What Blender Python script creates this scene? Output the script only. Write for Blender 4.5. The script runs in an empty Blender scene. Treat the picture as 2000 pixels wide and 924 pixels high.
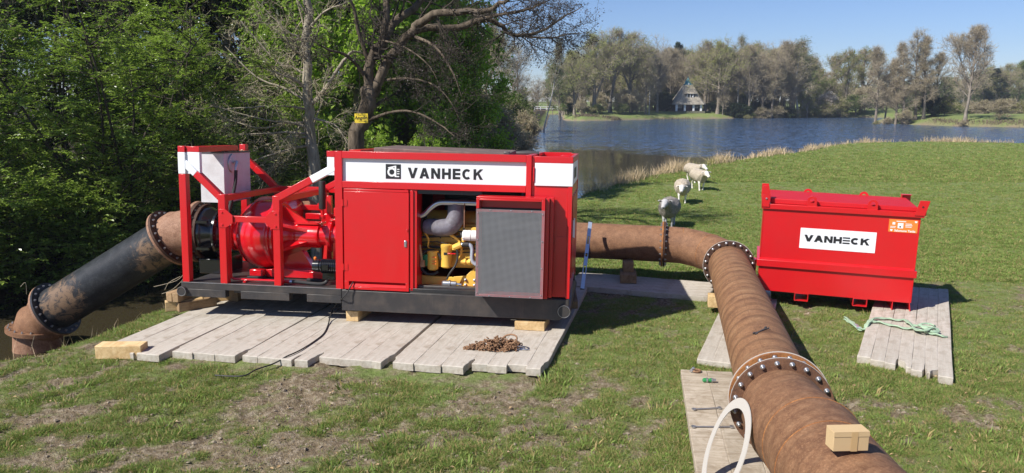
import bpy, math, random
import numpy as np
from mathutils import Vector, Matrix
PI = math.pi
sc = bpy.context.scene
COL = sc.collection

# ------------------------------------------------------------------ camera
CZ = 3.46
cam_d = bpy.data.cameras.new("camera")
cam = bpy.data.objects.new("camera", cam_d)
COL.objects.link(cam)
cam_d.sensor_width = 36.0
cam_d.lens = 36.0 * 1500.0 / 2000.0
cam_d.clip_start = 0.05
cam_d.clip_end = 5000
PITCH = math.atan(265.0 / 1500.0)
cam.location = (0, 0, CZ)
cam.rotation_euler = (PI / 2 - PITCH, 0, 0)
sc.camera = cam

# ------------------------------------------------------------------ light
SUN_EL = math.radians(44.5)
TO_SUN = Vector((-0.83 * math.cos(SUN_EL), -0.56 * math.cos(SUN_EL), math.sin(SUN_EL))).normalized()
world = bpy.data.worlds.new("World")
sc.world = world
world.use_nodes = True
wn = world.node_tree.nodes
wl = world.node_tree.links
wn.clear()
sky = wn.new("ShaderNodeTexSky")
sky.sky_type = 'NISHITA'
sky.sun_disc = False
sky.sun_elevation = SUN_EL
sky.sun_rotation = math.radians(236)
sky.altitude = 600
sky.air_density = 1.0
sky.dust_density = 0.15
sky.ozone_density = 4.5
bgn = wn.new("ShaderNodeBackground")
bgn.inputs[1].default_value = 0.0685
won = wn.new("ShaderNodeOutputWorld")
tintn = wn.new('ShaderNodeVectorMath'); tintn.operation = 'MULTIPLY'; tintn.inputs[1].default_value = (0.90, 0.94, 1.15)
wl.new(sky.outputs[0], tintn.inputs[0]); wl.new(tintn.outputs[0], bgn.inputs[0])
wl.new(bgn.outputs[0], won.inputs[0])
sun_d = bpy.data.lights.new("sun", 'SUN')
sun_d.energy = 4.6
sun_d.angle = math.radians(0.53)
sun_d.color = (1.0, 0.955, 0.88)
sun = bpy.data.objects.new("sun", sun_d)
COL.objects.link(sun)
sun.rotation_euler = (-TO_SUN).to_track_quat('-Z', 'Y').to_euler()
sc.view_settings.view_transform = 'Standard'
sc.view_settings.look = 'None'
sc.view_settings.exposure = 0.58
sc.view_settings.gamma = 1.0
sc.cycles.max_bounces = 7
sc.cycles.transparent_max_bounces = 8

# ------------------------------------------------------------------ tagging
def tag(o, label=None, cat=None, group=None, kind=None):
    if label: o['label'] = label
    if cat: o['category'] = cat
    if group: o['group'] = group
    if kind: o['kind'] = kind
    return o

def empty(name, loc=(0, 0, 0), rot=(0, 0, 0), label=None, cat=None, group=None):
    o = bpy.data.objects.new(name, None)
    o.empty_display_size = 0.2
    COL.objects.link(o)
    o.location = loc
    o.rotation_euler = rot
    return tag(o, label, cat, group)

def put(name, me, parent=None, loc=None, rot=None, scale=None):
    o = bpy.data.objects.new(name, me)
    COL.objects.link(o)
    if parent is not None: o.parent = parent
    if loc is not None: o.location = loc
    if rot is not None: o.rotation_euler = rot
    if scale is not None: o.scale = scale
    return o

KIDS = {}
def copy_tree(o, loc=None, rz=None, scale=None):
    c = o.copy(); COL.objects.link(c)
    for ch in o.children:
        d = ch.copy(); COL.objects.link(d); d.parent = c
        for g2 in ch.children:
            e = g2.copy(); COL.objects.link(e); e.parent = d
    if loc is not None: c.location = loc
    if rz is not None: c.rotation_euler = (0, 0, rz)
    if scale is not None: c.scale = scale
    return c

# ------------------------------------------------------------------ numpy noise
def _h(ix, iy, s):
    v = (ix.astype(np.int64) * 374761393 + iy.astype(np.int64) * 668265263 + s * 1442695041) & 0x7fffffff
    v = ((v ^ (v >> 13)) * 1274126177) & 0x7fffffff
    v = (v ^ (v >> 16)) & 0xffffff
    return v / float(0xffffff)

def vnoise(x, y, s=0):
    ix = np.floor(x); iy = np.floor(y)
    fx = x - ix; fy = y - iy
    fx = fx * fx * (3 - 2 * fx); fy = fy * fy * (3 - 2 * fy)
    a = _h(ix, iy, s); b = _h(ix + 1, iy, s); c = _h(ix, iy + 1, s); d = _h(ix + 1, iy + 1, s)
    return (a * (1 - fx) + b * fx) * (1 - fy) + (c * (1 - fx) + d * fx) * fy

def fbm(x, y, o=4, s=0, r=0.5):
    t = np.zeros_like(x, dtype=float); a = 1.0; n = 0.0
    for i in range(o):
        t += a * vnoise(x * 2 ** i + i * 17.3, y * 2 ** i - i * 9.1, s + i); n += a; a *= r
    return t / n

def sstep(a, b, x):
    t = np.clip((x - a) / (b - a), 0, 1)
    return t * t * (3 - 2 * t)

# ------------------------------------------------------------------ materials
def newmat(name):
    m = bpy.data.materials.new(name)
    m.use_nodes = True
    nt = m.node_tree
    b = nt.nodes.get("Principled BSDF")
    return m, nt, b

def N(nt, t, **kw):
    n = nt.nodes.new(t)
    for k, v in kw.items(): setattr(n, k, v)
    return n

def ramp(nt, stops, fac):
    r = N(nt, "ShaderNodeValToRGB")
    e = r.color_ramp.elements
    while len(e) < len(stops): e.new(0.5)
    for i, (p, c) in enumerate(stops):
        e[i].position = p
        e[i].color = (c[0], c[1], c[2], 1) if not isinstance(c, (int, float)) else (c, c, c, 1)
    nt.links.new(fac, r.inputs[0])
    return r.outputs[0]

def tex(nt, scale, detail=4, rough=0.55, coord='Object', vscale=None, dist=0.0):
    tc = N(nt, "ShaderNodeTexCoord")
    src = tc.outputs[coord]
    if coord == 'Position':
        pass
    if vscale:
        mp = N(nt, "ShaderNodeMapping")
        mp.inputs['Scale'].default_value = vscale
        nt.links.new(src, mp.inputs[0]); src = mp.outputs[0]
    n = N(nt, "ShaderNodeTexNoise")
    n.inputs['Scale'].default_value = scale
    n.inputs['Detail'].default_value = detail
    n.inputs['Roughness'].default_value = rough
    n.inputs['Distortion'].default_value = dist
    nt.links.new(src, n.inputs['Vector'])
    return n.outputs[0]

def math2(nt, op, a, b):
    n = N(nt, "ShaderNodeMath", operation=op)
    for i, v in enumerate((a, b)):
        if isinstance(v, (int, float)): n.inputs[i].default_value = v
        else: nt.links.new(v, n.inputs[i])
    return n.outputs[0]

def mixc(nt, fac, a, b):
    n = N(nt, "ShaderNodeMix", data_type='RGBA')
    if isinstance(fac, (int, float)): n.inputs[0].default_value = fac
    else: nt.links.new(fac, n.inputs[0])
    for i, v in ((6, a), (7, b)):
        if isinstance(v, tuple): n.inputs[i].default_value = (v[0], v[1], v[2], 1)
        else: nt.links.new(v, n.inputs[i])
    return n.outputs[2]

def bump(nt, b, h, strength=0.3, dist=0.02):
    n = N(nt, "ShaderNodeBump")
    n.inputs['Strength'].default_value = strength
    n.inputs['Distance'].default_value = dist
    nt.links.new(h, n.inputs['Height'])
    nt.links.new(n.outputs[0], b.inputs['Normal'])

def paint(name, c, rough=0.35, dirt=0.25, dcol=None, metal=0.0, spec=0.5, bumpy=0.04, dscale=2.5, coat=0.0):
    """painted metal: base colour, faint fade and a little dust"""
    m, nt, b = newmat(name)
    dcol = dcol or (c[0] * 0.6 + 0.03, c[1] * 0.6 + 0.025, c[2] * 0.6 + 0.02)
    n1 = tex(nt, dscale, 6, 0.62)
    f = ramp(nt, [(0.45, 0.0), (0.78, dirt)], n1)
    col = mixc(nt, f, tuple(c), tuple(dcol))
    if dirt > .25:
        sk = tex(nt, 1.0, 6, .7, vscale=(22, 22, 1.1))
        col = mixc(nt, ramp(nt, [(0.58, 0.0), (0.76, min(.4, dirt * .6))], sk), col, (dcol[0] * .7 + .06, dcol[1] * .7 + .05, dcol[2] * .7 + .04))
        chip = tex(nt, 46, 3, .6)
        col = mixc(nt, ramp(nt, [(0.735, 0.0), (0.75, .55)], chip), col, (.16, .11, .09))
    nt.links.new(col, b.inputs['Base Color'])
    n2 = tex(nt, 9, 4)
    r = N(nt, "ShaderNodeMapRange")
    nt.links.new(n2, r.inputs[0]); r.inputs[3].default_value = rough - 0.07; r.inputs[4].default_value = rough + 0.12
    nt.links.new(r.outputs[0], b.inputs['Roughness'])
    b.inputs['Metallic'].default_value = metal
    b.inputs['Specular IOR Level'].default_value = spec
    b.inputs['Coat Weight'].default_value = coat
    b.inputs['Coat Roughness'].default_value = 0.15
    if bumpy: bump(nt, b, tex(nt, 5, 3), bumpy, 0.02)
    return m

def rust(name, cols, axis=None, period=0.30, bands=0.0, sc_=3.0, rough=0.72, off=0.0):
    m, nt, b = newmat(name)
    n1 = tex(nt, sc_ * 2.2, 10, 0.74, dist=0.15)
    c = ramp(nt, [(0.30, cols[0]), (0.5, cols[1]), (0.72, cols[2])], n1)
    nb_ = tex(nt, 60, 6, 0.8)
    c = mixc(nt, ramp(nt, [(0.52, 0.0), (0.62, 0.45)], nb_), c, tuple(min(1, x * 1.5) for x in cols[2]))
    n3 = tex(nt, 45, 3)
    c = mixc(nt, ramp(nt, [(0.4, 0.0), (0.75, 0.35)], n3), c, tuple(x * 0.45 for x in cols[0]))
    if bands and axis:
        tc = N(nt, "ShaderNodeTexCoord")
        dp = N(nt, "ShaderNodeVectorMath", operation='DOT_PRODUCT')
        nt.links.new(tc.outputs['Object'], dp.inputs[0]); dp.inputs[1].default_value = axis
        nz = tex(nt, 1.3, 3)
        a = math2(nt, 'ADD', dp.outputs['Value'], math2(nt, 'MULTIPLY', nz, 0.32))
        s1 = math2(nt, 'SINE', math2(nt, 'MULTIPLY', a, 2 * PI / period), 0)
        s2 = math2(nt, 'SINE', math2(nt, 'MULTIPLY', a, 2 * PI / (period * 0.43)), 0)
        s = math2(nt, 'ADD', s1, math2(nt, 'MULTIPLY', s2, 0.5))
        s = math2(nt, 'MULTIPLY', s, ramp(nt, [(0.3, 0.3), (0.7, 1.0)], tex(nt, 2.2, 3)))
        f = ramp(nt, [(0.45, 0.0), (0.9, bands)], math2(nt, 'ADD', math2(nt, 'MULTIPLY', s, 0.4), 0.5))
        c = mixc(nt, f, c, tuple(x * 0.62 for x in cols[0]))
    nt.links.new(c, b.inputs['Base Color'])
    b.inputs['Roughness'].default_value = rough
    b.inputs['Specular IOR Level'].default_value = 0.3
    bump(nt, b, tex(nt, 30, 6, 0.7), 0.25, 0.006)
    return m

def wood(name, c1, c2, c3, grain=(26, 1.6, 26), rough=0.85, vary=0.25, cracks=0.5, along=1):
    m, nt, b = newmat(name)
    g = tex(nt, 1.0, 7, 0.7, vscale=grain, dist=0.6)
    big = tex(nt, 1.6, 6, 0.65)
    c = ramp(nt, [(0.3, c1), (0.52, c2), (0.72, c3)], g)
    c = mixc(nt, ramp(nt, [(0.35, 0.0), (0.75, 0.45)], big), c, c1)
    st_ = tex(nt, 4.5, 7, 0.72, coord='Object', dist=.8)
    c = mixc(nt, ramp(nt, [(0.48, 0.0), (0.68, 0.55)], st_), c, (c1[0] * .58, c1[1] * .50, c1[2] * .40))
    oi = N(nt, "ShaderNodeObjectInfo")
    hv = N(nt, "ShaderNodeHueSaturation")
    nt.links.new(c, hv.inputs['Color'])
    mr = N(nt, "ShaderNodeMapRange")
    nt.links.new(oi.outputs['Random'], mr.inputs[0]); mr.inputs[3].default_value = 1 - vary; mr.inputs[4].default_value = 1 + vary * 0.6
    nt.links.new(mr.outputs[0], hv.inputs['Value'])
    fine = tex(nt, 1.0, 5, 0.7, vscale=tuple(v * 2.5 for v in grain))
    dark = ramp(nt, [(0.30, cracks), (0.42, 0.0)], fine)
    c = mixc(nt, dark, hv.outputs[0], tuple(x * 0.35 for x in c1))
    nt.links.new(c, b.inputs['Base Color'])
    b.inputs['Roughness'].default_value = rough
    b.inputs['Specular IOR Level'].default_value = 0.2
    bump(nt, b, math2(nt, 'ADD', g, fine), 0.5, 0.006)
    return m

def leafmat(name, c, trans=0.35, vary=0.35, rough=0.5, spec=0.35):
    """per-leaf tint comes from the leaf's own 'tint' value"""
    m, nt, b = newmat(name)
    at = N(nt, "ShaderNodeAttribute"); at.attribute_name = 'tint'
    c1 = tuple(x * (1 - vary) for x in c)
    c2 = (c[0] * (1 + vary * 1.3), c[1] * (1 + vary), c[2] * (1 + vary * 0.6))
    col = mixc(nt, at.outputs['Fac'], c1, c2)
    nt.links.new(col, b.inputs['Base Color'])
    b.inputs['Roughness'].default_value = rough
    b.inputs['Specular IOR Level'].default_value = spec
    if trans > 0:
        tr = N(nt, "ShaderNodeBsdfTranslucent")
        tc = mixc(nt, 0.5, col, (c[0] * 1.6, c[1] * 1.9, c[2] * 0.6))
        nt.links.new(tc, tr.inputs[0])
        mx = N(nt, "ShaderNodeMixShader"); mx.inputs[0].default_value = trans
        out = nt.nodes.get("Material Output")
        nt.links.new(b.outputs[0], mx.inputs[1]); nt.links.new(tr.outputs[0], mx.inputs[2])
        nt.links.new(mx.outputs[0], out.inputs[0])
    return m

def barkmat(name, c1, c2, scale=6, stretch=0.25):
    m, nt, b = newmat(name)
    g = tex(nt, scale, 7, 0.7, vscale=(1, 1, stretch), dist=0.5)
    c = ramp(nt, [(0.35, c1), (0.65, c2)], g)
    nt.links.new(c, b.inputs['Base Color'])
    b.inputs['Roughness'].default_value = 0.9
    b.inputs['Specular IOR Level'].default_value = 0.15
    bump(nt, b, g, 0.9, 0.04)
    return m

M = {}
M['red'] = paint('red_paint', (0.58, 0.008, 0.012), 0.30, 0.30, (0.44, 0.028, 0.024), coat=0.35, bumpy=0.03)
M['red_gloss'] = paint('red_gloss_paint', (0.60, 0.008, 0.014), 0.16, 0.12, (0.48, 0.02, 0.02), coat=0.8, bumpy=0.12)
M['red_dull'] = paint('red_faded_paint', (0.52, 0.010, 0.016), 0.55, 0.35, (0.46, 0.04, 0.045), coat=0.0, spec=.3)
M['white'] = paint('white_paint', (0.80, 0.81, 0.83), 0.4, 0.2, (0.6, 0.58, 0.54), bumpy=0.02)
M['offwhite'] = paint('grimy_white_paint', (0.66, 0.65, 0.66), 0.42, 0.55, (0.38, 0.33, 0.33), dscale=4)
M['black'] = paint('black_paint', (0.022, 0.022, 0.024), 0.34, 0.5, (0.07, 0.062, 0.055))
M['black_gloss'] = paint('black_gloss_paint', (0.010, 0.010, 0.012), 0.12, 0.2, (0.03, 0.03, 0.03), coat=0.5)
M['letter'] = paint('black_lettering', (0.015, 0.015, 0.017), 0.5, 0.0, bumpy=0)
M['letter_w'] = paint('white_lettering', (0.8, 0.8, 0.8), 0.5, 0.0, bumpy=0)
M['skid'] = paint('black_skid_paint', (0.035, 0.032, 0.032), 0.42, 0.7, (0.10, 0.08, 0.065), dscale=3.5)
M['yellow'] = paint('engine_yellow_paint', (0.80, 0.50, 0.08), 0.38, 0.45, (0.30, 0.17, 0.05), dscale=6)
M['steel'] = paint('bare_steel', (0.55, 0.55, 0.56), 0.3, 0.3, (0.25, 0.22, 0.2), metal=0.9, dscale=8)
M['galv'] = paint('galvanised_bolt_steel', (0.46, 0.46, 0.47), 0.36, 0.3, (0.35, 0.34, 0.33), metal=0.85, dscale=20)
M['darksteel'] = paint('dark_steel', (0.12, 0.11, 0.105), 0.42, 0.5, (0.06, 0.045, 0.035), metal=0.6, dscale=10)
M['alu'] = paint('brushed_aluminium', (0.60, 0.68, 0.78), 0.35, 0.2, (0.4, 0.42, 0.45), metal=0.6)
M['rubber'] = paint('black_rubber', (0.02, 0.02, 0.02), 0.6, 0.3, (0.05, 0.045, 0.04), bumpy=0.05)
M['roofmat'] = paint('dusty_brown_rubber', (0.13, 0.085, 0.075), 0.75, 0.8, (0.24, 0.17, 0.14), dscale=6, bumpy=0.3)
M['insul'] = paint('grey_insulation_wrap', (0.17, 0.16, 0.19), 0.6, 0.9, (0.06, 0.05, 0.05), dscale=9, bumpy=0.8)
M['plasticw'] = paint('white_plastic', (0.78, 0.77, 0.74), 0.45, 0.1, bumpy=0)
M['orange'] = paint('orange_sticker', (0.85, 0.22, 0.03), 0.5, 0.05, bumpy=0)
M['signyellow'] = paint('yellow_sign_enamel', (0.85, 0.62, 0.04), 0.5, 0.15, bumpy=0.02)
M['green'] = paint('green_enamel', (0.03, 0.22, 0.07), 0.35, 0.15)
M['card'] = paint('brown_cardboard', (0.56, 0.40, 0.22), 0.8, 0.4, (0.48, 0.33, 0.17), spec=0.2, bumpy=0.05)
M['tape'] = paint('brown_parcel_tape', (0.52, 0.35, 0.17), 0.35, 0.1)
M['gasket'] = paint('white_gasket_board', (0.50, 0.465, 0.42), 0.7, 0.3, (0.5, 0.46, 0.4), spec=0.2)
RC = [(0.125, 0.062, 0.036), (0.225, 0.115, 0.062), (0.30, 0.165, 0.092)]
M['rust'] = rust('rusted_steel', RC)
M['rust_pale'] = rust('pale_rusted_steel', [(0.16, 0.075, 0.045), (0.29, 0.16, 0.10), (0.36, 0.22, 0.15)], sc_=5)
M['rust_dark'] = rust('dark_rusted_steel', [(0.028, 0.014, 0.010), (0.06, 0.03, 0.02), (0.11, 0.055, 0.034)])
M['rust_flange'] = rust('orange_rusted_flange', [(0.12, 0.045, 0.02), (0.30, 0.12, 0.04), (0.42, 0.2, 0.07)])
M['rust_chain'] = rust('chain_rust', [(0.10, 0.05, 0.03), (0.24, 0.13, 0.07), (0.38, 0.23, 0.13)], sc_=30)
M['oldwood'] = wood('weathered_hardwood', (0.40, 0.355, 0.295), (0.50, 0.455, 0.39), (0.56, 0.515, 0.45), grain=(16, 1.3, 16), vary=0.05, cracks=0.22)
M['newwood'] = wood('fresh_sawn_timber', (0.46, 0.29, 0.13), (0.66, 0.47, 0.24), (0.76, 0.59, 0.35), grain=(14, 1.2, 14), vary=0.15, cracks=0.12)
M['brownwood'] = wood('aged_brown_timber', (0.24, 0.15, 0.08), (0.40, 0.27, 0.15), (0.50, 0.36, 0.21), grain=(14, 1.2, 14), vary=0.2, cracks=0.3)
M['bark_oak'] = barkmat('oak_bark', (0.045, 0.035, 0.025), (0.19, 0.15, 0.11), 7)
M['bark_pale'] = barkmat('pale_bark', (0.20, 0.17, 0.13), (0.44, 0.39, 0.30), 9)
M['bark_far'] = barkmat('grey_brown_bark', (0.15, 0.125, 0.10), (0.32, 0.275, 0.22), 2)
M['bark_birch'] = barkmat('birch_bark', (0.22, 0.21, 0.19), (0.62, 0.60, 0.56), 3, 2)
M['twig_far'] = barkmat('far_twigs', (0.30, 0.25, 0.175), (0.42, 0.355, 0.255), 1)
M['twig_dark'] = barkmat('dark_twigs', (0.05, 0.042, 0.035), (0.09, 0.075, 0.06), 3)
M['twig_pale'] = barkmat('pale_twigs', (0.30, 0.26, 0.18), (0.46, 0.40, 0.29), 4)
M['twig_brown'] = barkmat('brown_twigs', (0.13, 0.10, 0.068), (0.21, 0.165, 0.115), 4)

# ------------------------------------------------------------------ mesh helpers
def fast_mesh(name, v, f, mats, smooth=False, mi=None, tint=None, sharp=None):
    """v (n,3), f (m,k) with constant k"""
    v = np.asarray(v, dtype=np.float32); f = np.asarray(f, dtype=np.int32)
    me = bpy.data.meshes.new(name)
    n, k = f.shape
    me.vertices.add(len(v)); me.vertices.foreach_set('co', v.ravel())
    me.loops.add(n * k); me.loops.foreach_set('vertex_index', f.ravel())
    me.polygons.add(n); me.polygons.foreach_set('loop_start', np.arange(0, n * k, k, dtype=np.int32))
    if mi is not None: me.polygons.foreach_set('material_index', np.asarray(mi, dtype=np.int32))
    me.polygons.foreach_set('use_smooth', np.full(n, bool(smooth)))
    for m in (mats if isinstance(mats, (list, tuple)) else [mats]): me.materials.append(m)
    if tint is not None:
        a = me.attributes.new('tint', 'FLOAT', 'POINT')
        a.data.foreach_set('value', np.asarray(tint, dtype=np.float32))
    me.update(calc_edges=True)
    me.validate()
    return me

class MB:
    def __init__(s): s.v = []; s.f = []
    def box(s, x0, x1, y0, y1, z0, z1):
        b = len(s.v)
        s.v += [(x0, y0, z0), (x1, y0, z0), (x1, y1, z0), (x0, y1, z0), (x0, y0, z1), (x1, y0, z1), (x1, y1, z1), (x0, y1, z1)]
        s.f += [tuple(b + i for i in q) for q in ((0, 3, 2, 1), (4, 5, 6, 7), (0, 1, 5, 4), (1, 2, 6, 5), (2, 3, 7, 6), (3, 0, 4, 7))]
        return s
    def hull8(s, pts):
        b = len(s.v); s.v += [tuple(p) for p in pts]
        s.f += [tuple(b + i for i in q) for q in ((0, 3, 2, 1), (4, 5, 6, 7), (0, 1, 5, 4), (1, 2, 6, 5), (2, 3, 7, 6), (3, 0, 4, 7))]
        return s
    def bar(s, p0, p1, w, h, up=(0, 0, 1)):
        """square bar between two points, w across, h along 'up'"""
        p0 = Vector(p0); p1 = Vector(p1); d = (p1 - p0).normalized(); u = Vector(up)
        r = d.cross(u).normalized(); u = r.cross(d).normalized()
        q = []
        for p in (p0, p1):
            q += [p - r * w / 2 - u * h / 2, p + r * w / 2 - u * h / 2, p + r * w / 2 + u * h / 2, p - r * w / 2 + u * h / 2]
        return s.hull8(q) if True else s
    def prism(s, poly, y0, y1, plane='xz'):
        """polygon in a plane, extruded along the third axis"""
        b = len(s.v); n = len(poly)
        def P(a, c, e):
            if plane == 'xz': return (a, e, c)
            if plane == 'xy': return (a, c, e)
            return (e, a, c)
        s.v += [P(a, c, y0) for a, c in poly] + [P(a, c, y1) for a, c in poly]
        s.f.append(tuple(b + i for i in range(n)))
        s.f.append(tuple(b + n + i for i in reversed(range(n))))
        for i in range(n):
            j = (i + 1) % n
            s.f.append((b + i, b + n + i, b + n + j, b + j))
        return s
    def path(s, pts, rad, n=10, caps=True, closed=False):
        pts = [Vector(p) for p in pts]; k = len(pts)
        if not isinstance(rad, (list, tuple)): rad = [rad] * k
        b = len(s.v); prev = None
        for i, p in enumerate(pts):
            if closed: t = pts[(i + 1) % k] - pts[i - 1]
            else: t = pts[min(i + 1, k - 1)] - pts[max(i - 1, 0)]
            t.normalize()
            if prev is None:
                a = Vector((0, 0, 1)) if abs(t.z) < 0.9 else Vector((1, 0, 0))
                nrm = t.cross(a).normalized()
            else:
                nrm = (prev - t * prev.dot(t)).normalized()
            prev = nrm; bn = t.cross(nrm)
            for j in range(n):
                a = 2 * PI * j / n
                q = p + (nrm * math.cos(a) + bn * math.sin(a)) * rad[i]
                s.v.append(tuple(q))
        for i in range(k if closed else k - 1):
            i2 = (i + 1) % k
            for j in range(n):
                j2 = (j + 1) % n
                s.f.append((b + i * n + j, b + i * n + j2, b + i2 * n + j2, b + i2 * n + j))
        if caps and not closed:
            s.f.append(tuple(b + j for j in reversed(range(n))))
            s.f.append(tuple(b + (k - 1) * n + j for j in range(n)))
        return s
    def lathe(s, prof, o=(0, 0, 0), ax=(1, 0, 0), n=32, closed=False):
        """prof: (distance along axis, radius)"""
        o = Vector(o); ax = Vector(ax).normalized()
        a = Vector((0, 0, 1)) if abs(ax.z) < 0.9 else Vector((1, 0, 0))
        u = ax.cross(a).normalized(); w = ax.cross(u)
        b = len(s.v); k = len(prof)
        for t, r in prof:
            for j in range(n):
                q = 2 * PI * j / n
                s.v.append(tuple(o + ax * t + (u * math.cos(q) + w * math.sin(q)) * r))
        for i in range(k if closed else k - 1):
            i2 = (i + 1) % k
            for j in range(n):
                j2 = (j + 1) % n
                s.f.append((b + i * n + j, b + i * n + j2, b + i2 * n + j2, b + i2 * n + j))
        if not closed:
            if prof[0][1] > 1e-4: s.f.append(tuple(b + j for j in reversed(range(n))))
            if prof[-1][1] > 1e-4: s.f.append(tuple(b + (k - 1) * n + j for j in range(n)))
        return s
    def mesh(s, name, mat, smooth=35):
        me = bpy.data.meshes.new(name)
        me.from_pydata(s.v, [], s.f)
        me.validate()
        for m in (mat if isinstance(mat, (list, tuple)) else [mat]): me.materials.append(m)
        if smooth:
            me.polygons.foreach_set('use_smooth', np.ones(len(me.polygons), dtype=bool))
            me.set_sharp_from_angle(angle=math.radians(smooth))
        me.update()
        return me
    def build(s, name, mat, parent=None, bevel=0, smooth=35, label=None, loc=None, rot=None):
        o = put(name, s.mesh(name, mat, smooth), parent, loc, rot)
        if bevel:
            md = o.modifiers.new('edge', 'BEVEL'); md.width = bevel; md.segments = 2; md.limit_method = 'ANGLE'; md.angle_limit = math.radians(40)
            md.harden_normals = False
        if label: o['label'] = label
        return o

def g(px, py, z=0.0):
    """point of a level surface at height z that lies in a direction measured in the photograph (2000 px wide)"""
    X = (px - 1000) / 1500.0; Y = -(py - 462) / 1500.0
    c, s = math.cos(PITCH), math.sin(PITCH)
    d = Vector((X, c + Y * s, -s + Y * c))
    t = (z - CZ) / d.z
    return Vector((0, 0, CZ)) + d * t
def at(px, py, y):
    X = (px - 1000) / 1500.0; Y = -(py - 462) / 1500.0
    c, s = math.cos(PITCH), math.sin(PITCH)
    d = Vector((X, c + Y * s, -s + Y * c))
    return Vector((0, 0, CZ)) + d * (y / d.y)

# ------------------------------------------------------------------ shoreline, ground, water
NEAR_BANK = [(-15, 3.6), (-11.2, 7.4), (-8.9, 9.3), (-7.6, 10.35), (-6.95, 10.8), (-6.65, 11.5), (-6.5, 12.3), (-6.15, 13.4), (-5.2, 14.6), (-3.4, 16.6), (-1, 20), (1.2, 25.5),
             (2.5, 30.2), (4.2, 33.2), (5.6, 35.6), (8.9, 40.4), (12, 44.8), (15.5, 49.5), (20.2, 54.5), (24.5, 61), (28.6, 65.5), (35.6, 67.5), (42.6, 65), (52, 62), (66, 57), (90, 48), (160, 25)]
RIGHT = [(260, 60), (200, 98), (120, 115), (96, 124), (85, 129), (78, 134.5), (74.5, 142), (74, 152), (75.6, 161), (79, 168), (95, 174), (125, 178), (150, 190), (120, 202),
         (92, 204), (83, 208), (72, 203), (60, 199), (52, 193), (43, 190), (36, 187), (29, 181), (22, 175), (15.5, 170), (12.5, 173), (11.8, 180), (13.5, 205), (15, 235), (14, 250), (11, 250), (11.4, 235), (9.6, 205), (7.8, 172), (5.6, 130),
         (2.6, 95), (1.4, 75), (1.0, 57), (0.4, 46), (-0.6, 37), (-2.6, 29.5), (-5.2, 25.2), (-8.4, 21.6), (-10.4, 18.2), (-11.6, 15.2), (-13, 12), (-16.5, 8), (-22, 5)]
WPOLY = np.array(NEAR_BANK + RIGHT, dtype=float)

def shore_dist(x, y):
    """signed distance to the water's edge, positive on land"""
    P = WPOLY; Q = np.roll(P, -1, axis=0)
    best = np.full(x.shape, 1e9); inside = np.zeros(x.shape, bool)
    for (x0, y0), (x1, y1) in zip(P, Q):
        dx, dy = x1 - x0, y1 - y0
        t = np.clip(((x - x0) * dx + (y - y0) * dy) / (dx * dx + dy * dy), 0, 1)
        best = np.minimum(best, (x - x0 - t * dx) ** 2 + (y - y0 - t * dy) ** 2)
        c = ((y0 > y) != (y1 > y))
        with np.errstate(divide='ignore', invalid='ignore'):
            xi = x0 + (y - y0) * dx / (dy if dy != 0 else 1e-9)
        inside ^= c & (x < xi)
    d = np.sqrt(best)
    return np.where(inside, -d, d)

def patch(x, y):
    """1 = bare soil, 0 = turf"""
    # ragged stripes running towards the ditch, like scraped turf
    u = x * 0.62 + y * 0.78; w = -x * 0.78 + y * 0.62
    a = fbm(x * 0.45 + 7, y * 0.62 + 3, 5, 11)
    b_ = fbm(u * 1.1, w * 3.6, 5, 23)
    c = fbm(x * 2.6, y * 4.0, 5, 37, .62)
    e_ = fbm(x * 8.5, y * 11.0, 4, 39, .6)
    m = 0.17 * a + 0.33 * b_ + 0.26 * c + 0.24 * e_
    # bare in front of the machine, more in the foreground; lush meadow behind
    near = 1 - sstep(9.0, 16.0, y)
    far = sstep(14.5, 19, y)
    thr = 0.560 + 0.015 * sstep(1.0, 3.0, x) - 0.035 * near * (1 - sstep(0.0, 2.0, x)) + 0.16 * far
    # trodden soil to the right of the tank mat
    e = np.exp(-(((x - 5.5) / 1.4) ** 2 + ((y - 8.3) / 0.55) ** 2)) + .7 * np.exp(-(((x - 4.2) / .5) ** 2 + ((y - 6.3) / .35) ** 2)) + .5 * np.exp(-(((x - 7.5) / 1.5) ** 2 + ((y - 11.0) / .9) ** 2)) + .6 * np.exp(-(((x + 3.6) / 2.6) ** 2 + ((y - 7.3) / 1.5) ** 2)) + .5 * np.exp(-(((x - .3) / .9) ** 2 + ((y - 8.6) / .5) ** 2))
    thr = thr - 0.085 * e
    fine_ = .55 * sstep(.50, .64, .5 * e_ + .5 * c) * (1 - .8 * far)
    return np.maximum(sstep(thr - 0.085, thr + 0.055, m - .012), fine_)

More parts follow.
